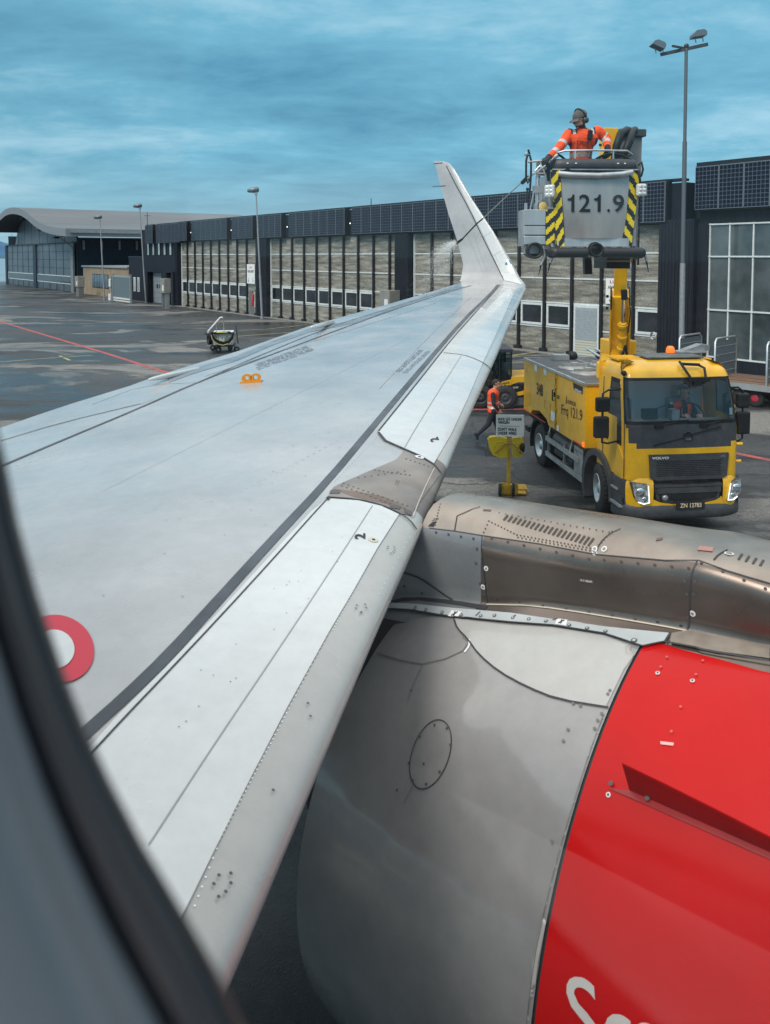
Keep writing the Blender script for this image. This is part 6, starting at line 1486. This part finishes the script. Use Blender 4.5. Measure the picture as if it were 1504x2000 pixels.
# spray of fluid
FOAM = mat('spray droplets', (.80, .82, .82), .5, spec=.5); rs_ = random.Random(5); b = MB()
nz0 = atY(891, 476, BY+3.0)
def drop(p, r): 
    b.add([p + Vector((r, 0, 0)), p + Vector((0, r, 0)), p + Vector((-r, 0, 0)), p + Vector((0, -r, 0)), p + Vector((0, 0, r)), p - Vector((0, 0, r))], [(0, 1, 4), (1, 2, 4), (2, 3, 4), (3, 0, 4), (1, 0, 5), (2, 1, 5), (3, 2, 5), (0, 3, 5)], FOAM)
for i in range(6500):
    T_ = rs_.random()**.7; vx = rs_.uniform(-.42, -.10) if rs_.random() < .75 else rs_.uniform(-.55, .04); vy = rs_.uniform(-.35, .45); vz = rs_.uniform(-.05, .28)
    t = T_*.95; p = nz0 + Vector((vx*t*1.7, vy*t, vz*t - 1.0*t*t)) + Vector((rs_.gauss(0, .02), rs_.gauss(0, .02), rs_.gauss(0, .02)))*(1+t)
    drop(p, rs_.uniform(.002, .005)*(1.15-.6*T_))
o = b.build('spray', kind='stuff'); tag(o, 'white spray of fluid falling beside the upright wing tip', 'spray')
# ------------------------------------------------------------------ street furniture, ground equipment, people on the apron
def lamp_post(base_px, top_px, label, heads, r=.075, group='lamp posts along the apron edge', name='lamp_post', rz=0.0):
    g = gnd(*base_px); t = atplane(top_px[0], top_px[1], g, Vector((0, -1, 0))); hgt = t.z
    SM = mat('dark weathered mast', (.13, .15, .165), .5, .4) if heads == 2 else STL
    o = thing(name, label, 'lamp post', g, rz, group); lean = (t.x - g.x)
    b = MB(); b.tube([(0, 0, 0), (lean*.35*math.cos(rz), 0, hgt*.35)], r*1.25, STL, 12); b.tube([(lean*.35, 0, hgt*.35), (lean*.72, 0, hgt*.72)], r, SM, 12); b.tube([(lean*.72, 0, hgt*.72), (lean, 0, hgt)], r*.75, SM, 12)
    b.cyl((0, 0, 0), (0, 0, .12), r*2.2, STL, 12); b.build('pole', o)
    if heads == 2:
        b = MB(); b.bar((lean-.95, .1, hgt-.22), (lean+.78, -.1, hgt+.12), .09, .12, DKG); b.bar((lean-.62, -.25, hgt+.02), (lean+.15, .2, hgt+.02), .07, .07, DKG); b.sphere((lean, 0, hgt+.08), .10, DKG, 10); b.build('crossbar', o)
        for (x, z, s_, tl) in ((lean-1.1, hgt+.10, -1, R(24)), (lean+.42, hgt+.50, 1, R(-8))):
            b = MB(); M_ = Matrix.Translation((x, -.05, z)) @ Matrix.Rotation(tl, 4, 'Y')
            b.prism([(-.25, -.11), (.25, -.11), (.25, .04), (.16, .12), (-.12, .12), (-.23, .02)], M_ @ Vector((0, -.25, 0)), M_.to_3x3() @ Vector((1, 0, 0)), M_.to_3x3() @ Vector((0, 0, 1)), -.5, mat('floodlight case', (.16, .19, .21), .4, .4))
            b.build('floodlight', o, bevel=.02)
            b = MB(); b.tube([(x-.1, 0, z-.12), (x-.1+.05, 0, z-.30)], .02, STL, 6); b.tube([(x+.2, 0, z-.12), (x+.22, 0, z-.26)], .02, STL, 6); b.build('floodlight_yoke', o)
    else:
        k = hgt/12
        b = MB(); b.lathe([(-.55, .0), (-.5, .12), (-.1, .22), (.28, .20), (.34, .10), (.36, 0)], (lean-.12, 0, hgt+.12), (1, 0, .15), mat('floodlight case', (.16, .19, .21), .4, .4), 14); b.build('floodlight', o)
        b = MB(); b.bar((lean-.1, 0, hgt-.1), (lean+.1, 0, hgt-.1), .18, .3, STL); b.build('floodlight_yoke', o)
    return o
lamp_post((1330, 735), (1340.5, 94), 'tall grey steel mast with two floodlights on a crossbar, right of the raised basket', 2, .085, name='floodlight_mast')
lamp_post((512, 622.5), (500, 374), 'grey post with one floodlight before the dark pier between the left door bays', 1, .068)
lamp_post((285, 592), (273, 404), 'grey post with one floodlight in front of the office block corner', 1, .068)
lamp_post((204, 586), (195, 426), 'grey post with one floodlight in front of the timber building window', 1, .068)
for i, (px, y0, y1) in enumerate(((288, 447, 415), (725, 408, 388))):
    Y = 74 if i == 0 else 56; p = atY(px, y0, Y); q = atY(px, y1, Y); b = MB(); b.cyl((0, 0, -.5), (0, 0, q.z-p.z), .03, DKG, 6)
    if i == 0: b.bar((-.3, 0, (q.z-p.z)*.8), (.3, 0, (q.z-p.z)*.8), .04, .04, DKG)
    o = b.build('roof_aerial'); o.location = p; tag(o, ('short aerial with a crossbar on the roof above the office block', 'thin plain aerial on the roof left of the upright wing tip')[i], 'aerial')
# electrical cabinets by the facade
CABM = mat('beige grey cabinet', (.26, .25, .225), .5, var=.12, vscale=3); 
def cabinet(px, py, w, d, h, z0, label, stand=True, screen=True, nm='equipment_cabinet'):
    g = gnd(px, py); o = thing(nm, label, 'cabinet', g, FRZ, 'equipment cabinets by the facade'); b = MB(); b.box(0, w, -d, 0, z0, z0+h, CABM); b.build('case', o, bevel=.02)
    b = MB(); b.box(.04, .4*w, -d-.01, -d, z0+.05, z0+h-.05, ALD) if not screen else b.box(w*.5, w*.85, -d-.012, -d, z0+h*.15, z0+h*.55, WHT); b.build('panel', o)
    b = MB()
    if stand: b.box(.1, w-.05, -d+.1, -.1, 0, z0, mat('cabinet plinth', (.17, .17, .165), .6))
    else:
        for x in (.1, w-.15): b.box(x, x+.08, -d+.1, -.1, 0, z0, STL)
    b.build('plinth', o); return o
cabinet(160, 578, 1.3, .8, 1.25, 1.1, 'beige equipment cabinet on a plinth beside the big hangar corner'); 
cabinet(326, 602, 1.0, .6, 1.3, 1.4, 'beige equipment cabinet on steel legs in front of the garage doors', stand=False)
p = gnd(757, 640); cabinet(762, 651, 1.0, .8, 1.15, 1.5, 'beige equipment cabinet beside the pier left of the upright wing tip', stand=False)
# roller gate in front of the timber building
g = gnd(222, 589); GT = thing('sliding_gate', 'grey mesh gate panel between steel posts beside the timber building', 'gate', g, FRZ)
b = MB(); wgt = 5.3
for x in (0, wgt): b.box(x-.08, x+.08, -.08, .08, 0, 2.9, STL)
b.build('post', GT)
b = MB(); b.box(.1, wgt-.1, -.03, .03, .55, 2.55, mat('gate mesh', (.13, .17, .19), .5, var=.1)); b.box(.1, wgt-.1, -.05, .05, 2.55, 2.72, ALU); b.box(.1, wgt-.1, -.06, .06, .35, .5, WFRM); b.box(.1, wgt-.1, -.06, .06, .12, .24, WFRM); b.build('gate_panel', GT)
g = gnd(219, 588); o = thing('card_reader_post', 'white card reader box on a steel post left of the mesh gate', 'post', g, FRZ); b = MB(); b.box(-.12, .12, -.1, .1, 0, 2.6, STL); b.build('post', o); b = MB(); b.box(-.3, .2, -.25, -.1, 1.5, 2.3, WHT); b.box(-.45, .05, -.25, .0, .05, .75, WHT); b.build('reader_box', o, bevel=.03)
b = MB(); q0 = gnd(148, 583)
# ground power cart
g = gnd(423, 688); CT = thing('ground_power_cart', 'pale ground power cart with looped black hoses and a bent steel handle', 'cart', g, R(8))
sc_ = g.y/F; s = sc_
def L(px, py, y=0.0): return Vector(((px-423)*s*1.0, y, (688-py)*s))
b = MB(); b.box(L(414, 0).x, L(459, 0).x, -.3, .9, L(0, 676).z, L(0, 673).z, BLK); b.box(L(404, 0).x, L(420, 0).x, -.1, .0, L(0, 675.5).z, L(0, 674).z, ALD); b.build('chassis', CT)
b = MB(); b.box(L(418, 0).x, L(455, 0).x, -.2, .8, L(0, 673).z, L(0, 650).z, mat('cart cream case', (.52, .54, .49), .5, var=.08)); b.box(L(417, 0).x, L(456, 0).x, -.24, .84, L(0, 650).z, L(0, 648).z, WHT); HC = b.build('housing', CT, bevel=.015)
b = MB(); b.box(L(439, 0).x, L(449, 0).x, -.215, -.201, L(0, 668).z, L(0, 658).z, mat('cart grey panel', (.16, .18, .18), .5)); 
for px, py in ((423.5, 657), (435, 659), (444, 656), (435, 669)): b.box(L(px-1.3, 0).x, L(px+1.3, 0).x, -.21, -.201, L(0, py+1).z, L(0, py-1).z, INK)
b.box(L(427, 0).x, L(427.6, 0).x, -.207, -.201, L(0, 673).z, L(0, 651).z, DKG); b.build('control_panel', HC)
b = MB(); HP = [L(415, 650, -.3), L(416.5, 658, -.32), L(421, 664, -.32), L(429, 669, -.32), L(437, 671, -.32), L(447, 668, -.32), L(454, 660, -.32), L(456, 651, -.3), L(449, 648, -.3), L(432, 648.5, -.3), L(418, 649, -.3)]
b.tube(HP, .055, BLK, 8, closed=True); b.tube([p_ + Vector((0, -.04, .09)) for p_ in HP[:8]], .045, BLK, 8); b.tube([L(424, 648, -.33), L(432, 648, -.33), L(445, 648, -.33)], .03, mat('yellow hose', (.5, .45, .12), .5), 8)
b.tube([p_ + Vector((-.02, -.06, -.05)) for p_ in HP[:6]], .022, mat('yellow hose', (.5, .45, .12), .5), 8); b.build('hose', CT)
b = MB(); b.lathe([(-.09, .30), (.09, .30), (.09, .16), (-.09, .16), (-.09, .30)], L(410, 661, .1), (1, .3, 0), BLK, 20); b.build('hose_coil', CT)
b = MB(); b.tube([L(407.5, 650), L(407.5, 646), L(431, 619.5), L(435.5, 619.5)], .035, WHT, 8); b.tube([L(422.5, 631, .1), L(422.8, 648, .1)], .02, STL, 6); b.tube([L(436.5, 621, .1), L(437.5, 648, .1)], .02, STL, 6); b.tube([L(400.5, 649), L(407, 656)], .03, DKG, 6); b.tube([L(460.5, 636), L(465, 672)], .035, DKG, 6); b.tube([L(457, 653), L(462, 648)], .02, STL, 6); b.build('handle', CT)
for px, py, r_, y in ((414, 681, 6, .75), (427, 682.5, 6, -.1), (448, 679, 5, .75), (462, 678, 5.8, -.05)):
    b = MB(); b.lathe([(-.07, r_*s*.5), (-.08, r_*s*.9), (-.05, r_*s), (.05, r_*s), (.08, r_*s*.9), (.07, r_*s*.5)], Vector((L(px, 0).x, y, r_*s)), (.0, 1, 0), RUB, 20); b.lathe([(-.06, 0), (-.075, r_*s*.2), (-.03, r_*s*.5)], Vector((L(px, 0).x, y, r_*s)), (0, 1, 0), ALD, 14); b.build('wheel', CT)
# warning sign on its wheeled yellow stand
g = gnd(993, 965); SG = thing('warning_sign', 'white do not walk under wing sign on a wheeled yellow stand with two reels', 'sign', g, R(-4)); s = g.y/F
def L2(px, py, y=0.0): return Vector(((px-993)*s, y, (965-py)*s))
b = MB(); b.box(L2(967.5, 0).x, L2(1022, 0).x, -.03, .0, L2(0, 849).z, L2(0, 806).z, SIGNW); BD = b.build('board', SG)
b = MB(); M2 = BD
for t, x0_, x1_, yb, yt in (('IKKE GÅ UNDER', 971.5, 1018, 817, 810), ('VINGEN', 971.5, 993.5, 824, 817.8), ("DON'T WALK", 971, 1008.5, 838, 831), ('UNDER WING', 971, 1007.5, 845.5, 839)):
    b.text(t, (L2(x0_, 0).x, -.034, L2(0, yb).z), (L2(x1_, 0).x-L2(x0_, 0).x, 0, 0), (0, 0, L2(0, yt).z-L2(0, yb).z), INK, bold=.03)
b.box(L2(975, 0).x, L2(1013, 0).x, -.034, -.031, L2(0, 828).z-.003, L2(0, 828).z+.003, INK); b.build('lettering', BD)
b = MB(); b.box(-.035, .035, -.0, .06, .06, L2(0, 846).z, YEL2); b.build('post', SG)
RY = mat('yellow plastic reel', (.72, .52, .01), .4, coat=.2)
b = MB(); x0_ = L2(951, 0).x; pl = [(951, 857), (955, 851), (966, 849.5), (980, 851), (990, 854), (990, 891), (975, 891), (962, 886), (956, 876)]
b.prism([(L2(x, 0).x, L2(0, y).z) for x, y in pl], (0, -.05, 0), (1, 0, 0), (0, 0, 1), -.16, RY); RL = b.build('reel', SG, bevel=.02)
b = MB(); cx_, cz = L2(977, 0).x, L2(0, 872).z
for r_ in (.08, .13): b.tube([(cx_+math.cos(t)*r_, -.055, cz+math.sin(t)*r_) for t in np.linspace(-.3, 3.6, 22)], .006, RY, 6)
b.tube([L2(953, 858, -.02), L2(950, 868, -.02), L2(951.5, 875, -.02), L2(947, 882, -.02), L2(948, 890, -.02), L2(951, 889, -.02)], .006, DKG, 6); b.build('reel_detail', RL)
b = MB(); b.prism([(L2(x, 0).x, L2(0, y).z) for x, y in ((1000, 853), (1012, 850.5), (1020, 853), (1022, 862), (1022, 880), (1015, 891), (1001, 892))], (0, .0, 0), (1, 0, 0), (0, 0, 1), -.2, RY); b.build('reel', SG, bevel=.025)
b = MB(); b.lathe([(-.02, .0), (-.02, .10), (.02, .10), (.02, 0)], (L2(1019, 0).x, -.02, L2(0, 872).z), (1, -.5, 0), BLK, 18); b.build('reel_hub', SG)
b = MB(); b.tube([L2(966, 881, -.09), L2(976, 872, -.1), L2(984, 863, -.1), L2(992, 860.5, -.1), L2(1001, 862, -.1), L2(1012, 873, -.12), L2(1022, 883, -.12)], .016, mat('rusty yellow rod', (.38, .22, .04), .6), 8); b.build('crank_arm', SG)
b = MB(); b.prism([(L2(x, 0).x, L2(0, y).z) for x, y in ((978, 963), (978.5, 939), (983, 939), (989, 943), (998, 944), (1004, 941), (1011.5, 942), (1011, 963))], (0, -.10, 0), (1, 0, 0), (0, 0, 1), -.02, YEL2); b.box(-.15, .34, -.1, .35, .03, .05, YEL2); b.box(.0, .38, .1, .45, .05, .08, YEL2); b.box(.2, .42, .1, .3, .0, .03, mat('wooden wedge', (.4, .36, .28), .7)); b.build('base_plate', SG)
for x in (975.5, 1001.5):
    b = MB(); b.lathe([(-.025, 0), (-.025, .12), (.025, .12), (.025, 0)], (L2(x, 0).x, -.13, .125), (1, -.15, 0), RUB, 20); b.lathe([(-.03, 0), (-.03, .05), (.03, .05), (.03, 0)], (L2(x, 0).x, -.13, .125), (1, -.15, 0), DKG, 12); b.build('wheel', SG)
# black and yellow loader behind the walking man
g = gnd(984, 798); LD = thing('loader', 'black and yellow loader with a glazed dark cab behind the walking man', 'loader', g, 0); s = g.y/F*1.0
def L3(px, py, y=0.0): return Vector(((px-984)*s, y, (798-py)*s))
def lbox(b, x0, x1, y0, y1, d0, d1, m): b.box(L3(x0, 0).x, L3(x1, 0).x, d0, d1, L3(0, y0).z, L3(0, y1).z, m)
b = MB(); lbox(b, 925, 1050, 785, 762, .0, 1.5, BLK); lbox(b, 998, 1060, 788, 760, .05, 1.4, BLK); lbox(b, 925, 962, 790, 700, .3, 1.4, BLK); b.build('chassis', LD, bevel=.04)
b = MB(); b.prism([(L3(x, 0).x, L3(0, y).z) for x, y in ((971, 752), (996, 749), (998, 740), (998, 735), (1060, 733), (1060, 744), (1012, 745), (1000, 749), (997, 752), (972, 756))], (0, -.04, 0), (1, 0, 0), (0, 0, 1), -1.5, mat('loader yellow', (.66, .36, .01), .35, coat=.3)); b.prism([(L3(x, 0).x, L3(0, y).z) for x, y in ((997, 769), (1020, 763), (1060, 757), (1060, 764), (998, 774))], (0, -.05, 0), (1, 0, 0), (0, 0, 1), -1.4, mat('loader yellow', (.66, .36, .01), .35, coat=.3)); b.build('hood', LD)
b = MB(); b.prism([(L3(x, 0).x, L3(0, y).z) for x, y in ((972, 755), (997, 749.5), (999.5, 739), (992, 741), (978, 745))], (0, -.06, 0), (1, 0, 0), (0, 0, 1), -.02, mat('loader yellow', (.66, .36, .01), .35, coat=.3)); BN = b.build('side_badge', LD)
b = MB(); b.text('AVINOR', L3(976, 751.2, -.065), L3(995, 747.6, -.065)-L3(976, 751.2, -.065), (0, 0, L3(0, 744).z-L3(0, 748.5).z), INK, bold=.03); b.build('lettering', BN)
b = MB(); lbox(b, 998, 1018, 760, 753, -.04, -.02, BLK); b.text('carrier', L3(1001, 758, -.045), L3(1012, 757, -.045)-L3(1001, 758, -.045), (0, 0, .07), WHT); b.build('model_plate', LD)
CG = glass('loader glass', (.45, .55, .58), .05)
b = MB()
for x in (956, 973.5, 997): lbox(b, x, x+2.8, 750, 684, .0, .08, BLK); lbox(b, x, x+2.8, 750, 684, 1.3, 1.38, BLK)
lbox(b, 952, 1000.5, 686, 679.5, -.06, 1.45, mat('loader dark roof', (.03, .032, .05), .4)); lbox(b, 952, 1000, 752, 742, .0, 1.4, BLK); lbox(b, 973, 980, 752, 700, .1, .2, BLK); CBN = b.build('cab', LD, bevel=.015)
b = MB(); lbox(b, 976.5, 997, 742, 690, .02, .03, CG); lbox(b, 958.8, 973.5, 742, 690, .02, .03, CG); lbox(b, 976.5, 997, 742, 690, 1.34, 1.35, CG); b.build('cab_glass', CBN)
b = MB(); b.sphere(L3(985, 727, .6), .22, SEAT, 12, (1, 1, 1.3)); b.sphere(L3(972, 722, .6), .12, SEAT, 12, (1, 1, 1.4)); lbox(b, 978, 992, 745, 734, .4, .9, SEAT); b.tube([L3(980, 742, .4), L3(977, 725, .4), L3(972, 722, .4)], .02, BLK, 6); b.build('seat', CBN)
for px, y, r_ in ((985.5, .0, .43), (1046, .0, .43), (938, .1, .43), (985.5, 1.4, .43)):
    b = MB(); rr_ = r_*.85; b.lathe([(-.15, rr_*.55), (-.16, rr_*.85), (-.12, rr_), (.12, rr_), (.16, rr_*.85), (.15, rr_*.55)], Vector((L3(px, 0).x, y, rr_)), (0, 1, 0), RUB, 28)
    for k in range(20): a_ = 2*math.pi*k/20; b.box(-.14, .14, -.02, .02, rr_-.01, rr_+.02, RUB, Matrix.Translation(Vector((L3(px, 0).x, y, rr_))) @ Matrix.Rotation(a_, 4, 'Y') @ Matrix.Rotation(R(90), 4, 'Z'))
    b.lathe([(-.08, 0), (-.13, .06), (-.10, rr_*.3), (-.06, rr_*.5), (-.15, rr_*.56)], Vector((L3(px, 0).x, y, rr_)), (0, 1, 0), DKG, 18); b.build('wheel', LD)
b = MB(); lbox(b, 1000, 1008, 788, 776, -.05, .0, mat('blue sticker', (.12, .22, .4), .5)); b.build('sticker', LD) if 0 else None
b = MB(); lbox(b, 1002, 1060, 776, 790, -.05, .2, mat('step grey', (.08, .085, .09), .5)); b.build('side_step', LD)
# walking man
g = gnd(960, 862); PW = thing('person', 'man in an orange vest and dark trousers striding past the sign', 'person', g, 0); s = g.y/F
def L4(px, py, y=0.0): return Vector(((px-960)*s, y, (862-py)*s))
hc2 = L4(968.5, 748, 0)
hs, hcl2, hx2 = head(PW, hc2, (.93, -.25, -.1), (0.05, 0, 1), beard=False, cap=False, scale=.98)
sh = hs + [(L4(963, 796), L4(962, 778), .15, .14), (L4(962, 778), L4(963, 768), .14, .15), (L4(962, 766, -.15), L4(963, 766, .15), .075, .075), (L4(964, 763), L4(967, 753), .055, .05), (L4(962, 800, -.06), L4(962, 800, .06), .13, .13),
     (L4(960, 765, -.19), L4(961, 784, -.26), .062, .05), (L4(961, 784, -.26), L4(971, 797, -.22), .05, .036), (L4(964, 766, .19), L4(970, 783, .24), .062, .05), (L4(970, 783, .24), L4(977, 790, .16), .05, .036),
     (L4(961, 803, -.08), L4(953, 826, -.08), .095, .07), (L4(953, 826, -.08), L4(933, 846, -.08), .068, .045), (L4(933, 846, -.08), L4(927, 846, -.08), .042, .04), (L4(930, 846, -.08), L4(931.5, 855, -.08), .04, .035),
     (L4(963, 803, .08), L4(971, 830, .08), .095, .07), (L4(971, 830, .08), L4(975, 857, .10), .065, .045), (L4(974, 858.5, .10), L4(982, 859, .10), .04, .035)]
def pcl(c):
    if c.z > L4(0, 757).z: return hcl2(c)
    if c.z > L4(0, 803).z and abs(c.y) < .215 and not (c.y < -.17 and c.z < L4(0, 768).z) and abs(c.x - L4(962, 0).x) < .21:
        if L4(0, 795).z < c.z < L4(0, 791).z or (L4(0, 786).z < c.z < L4(0, 783).z): return 4
        return 3
    return 2
blob(sh, .013, [SKIN, BEARD, NAVY, ORG, REF], pcl, 'body', PW, 2); hx2()
hand('hand', PW, L4(971, 797, -.22), (.6, 0, -.8), (.3, 1, 0), SKIN, 1, .7); hand('hand', PW, L4(977, 790, .16), (.9, 0, -.3), (0, .3, -1), SKIN, 1, .7)
# baggage trailers on the right
def trailer(px, py, label, first=None):
    g = gnd(px, py)
    if first is not None:
        o = copy_tree(first); o.location = g; o['label'] = label; return o
    o = thing('baggage_trailer', label, 'trailer', g, FRZ + R(8), 'flatbed trailers beside the glazed building')
    b = MB(); b.box(-2.1, .75, -.1, 1.5, .58, .70, ALD); b.box(-2.1, .75, -.14, -.101, .54, .72, ALU); b.box(-2.0, .7, .0, 1.4, .45, .57, BLK); b.build('bed', o)
    WD = mat('worn wood plank', (.36, .24, .16), .7, c2=(.2, .12, .09), var=.2, vscale=3, stretch=(.3, 4, 4))
    for k in range(3):
        b = MB(); b.box(-2.1, .7, .05+.45*k, .35+.45*k, .702, .76+.03*k, WD); b.build('plank', o)
    def gate(x):
        b = MB(); hh = 1.35; GF = ALU
        b.tube([(x, -.1, .7), (x, -.1, .7+hh-.1), (x, .0, .7+hh), (x, 1.35, .7+hh), (x, 1.5, .7+hh-.12), (x, 1.5, .7)], .035, GF, 8)
        for k in range(1, 5): b.tube([(x, -.1, .7+k*hh/5), (x, 1.5, .7+k*hh/5)], .018, GF, 6)
        q = b.build('end_gate', o); b = MB(); b.box(x-.006, x+.006, -.07, 1.47, .74, .7+hh-.08, mat('grey sheet infill', (.17, .21, .235), .4, .3, var=.1)); b.build('infill', q); b = MB(); b.tube([(x-.05, .0, 1.1), (x-.05, .0, 1.5)], .015, WHT, 6); b.build('latch_handle', q)
    gate(.72); gate(-2.1)
    for x, y in ((-1.3, .05), (.35, .05), (-1.3, 1.4), (.35, 1.4)):
        b = MB(); b.lathe([(-.08, .12), (-.09, .22), (-.06, .27), (.06, .27), (.09, .22), (.08, .12)], (x, y, .27), (0, 1, 0), RUB, 20); w_ = b.build('wheel', o); b = MB(); b.lathe([(-.085, 0), (-.09, .07), (-.07, .14), (.07, .14), (.085, 0)], (x, y, .27), (0, 1, 0), mat('red wheel hub', (.5, .03, .06), .4), 16); b.build('rim', w_)
    return o
T0 = trailer(1452, 792, 'flatbed trailer with wooden planks and grey end gates nearest the truck mirror'); T1 = trailer(1502, 808, 'flatbed trailer with a red wheel hub cut off by the right picture edge', T0)
T1.location = gnd(1530, 803)
T1['label'] = 'flatbed trailer with a grey end gate at the right picture edge'
# hand carts against the glass wall
for i, (px, py, pt, m_) in enumerate(((1445, 728, 677, STL), (1494, 735, 672, BLK))):
    g = gnd(px, py); s = g.y/F; o = thing('hand_cart', ('thin steel hand cart with a tall bent handle against the glass wall', 'black hand cart with a rounded handle and dark bag by the glass wall')[i], 'hand cart', g, FRZ); h_ = (py-pt)*s; w_ = .42
    b = MB(); b.tube([(-w_/2, 0, .1), (-w_/2, 0, h_*.72), (-w_/2+.05, .25, h_), (w_/2, .25, h_), (w_/2, 0, h_*.72), (w_/2, 0, .1)], .022 if i else .014, m_, 8); b.tube([(-w_/2, 0, h_*.72), (w_/2, 0, h_*.72)], .014, m_, 6); b.build('frame', o)
    b = MB(); b.box(-w_/2, w_/2, -.5, .05, .1, .14, m_); 
    if i: b.box(-w_/2, w_/2, -.2, .1, .15, h_*.6, BLK)
    b.build('platform', o, bevel=.01)
    for x in (-.2, .2):
        b = MB(); b.lathe([(-.02, 0), (-.02, .07), (.02, .07), (.02, 0)], (x, 0, .07), (1, 0, 0), RUB, 14); b.build('wheel', o)
# pallets by the wall
PWD = mat('pale pallet wood', (.40, .34, .27), .8, var=.2, vscale=3)
def pallet(px, py, label, rot, lean=False):
    g = gnd(px, py); o = thing('pallet', label, 'pallet', g, rot)
    M_ = Matrix.Rotation(R(78), 4, 'X') if lean else Matrix()
    for k in range(5):
        b = MB(); b.box(-.6, .6, .0+.17*k, .11+.17*k, .12, .14, PWD, M_); b.build('slat', o)
    b = MB()
    for x in (-.55, 0, .5): b.box(x, x+.09, 0, .8, .02, .118, PWD, M_)
    b.build('runner', o); return o
pallet(1256, 713, 'grey wooden pallet lying flat by the hall wall behind the truck cab', FRZ); pallet(1338, 724, 'pale wooden pallet leaning upright beside the foot of the floodlight mast', FRZ + R(90), True)
g = fs(1295, 655)[0]
o = bld('cable_reel', 'white bundle of coiled cable hanging on the dark pier', 'cable', fs(1292, 655)[0]); b = MB()
for k in range(7): b.tube([(.0+.12*math.cos(t)*(1+.1*k % .3), -.5-.02*k, 1.35+.15*math.sin(t)) for t in np.linspace(0, 2*math.pi, 17)[:-1]], .014, WHT if k % 2 else STL, 6, closed=True)
b.build('coil', o)
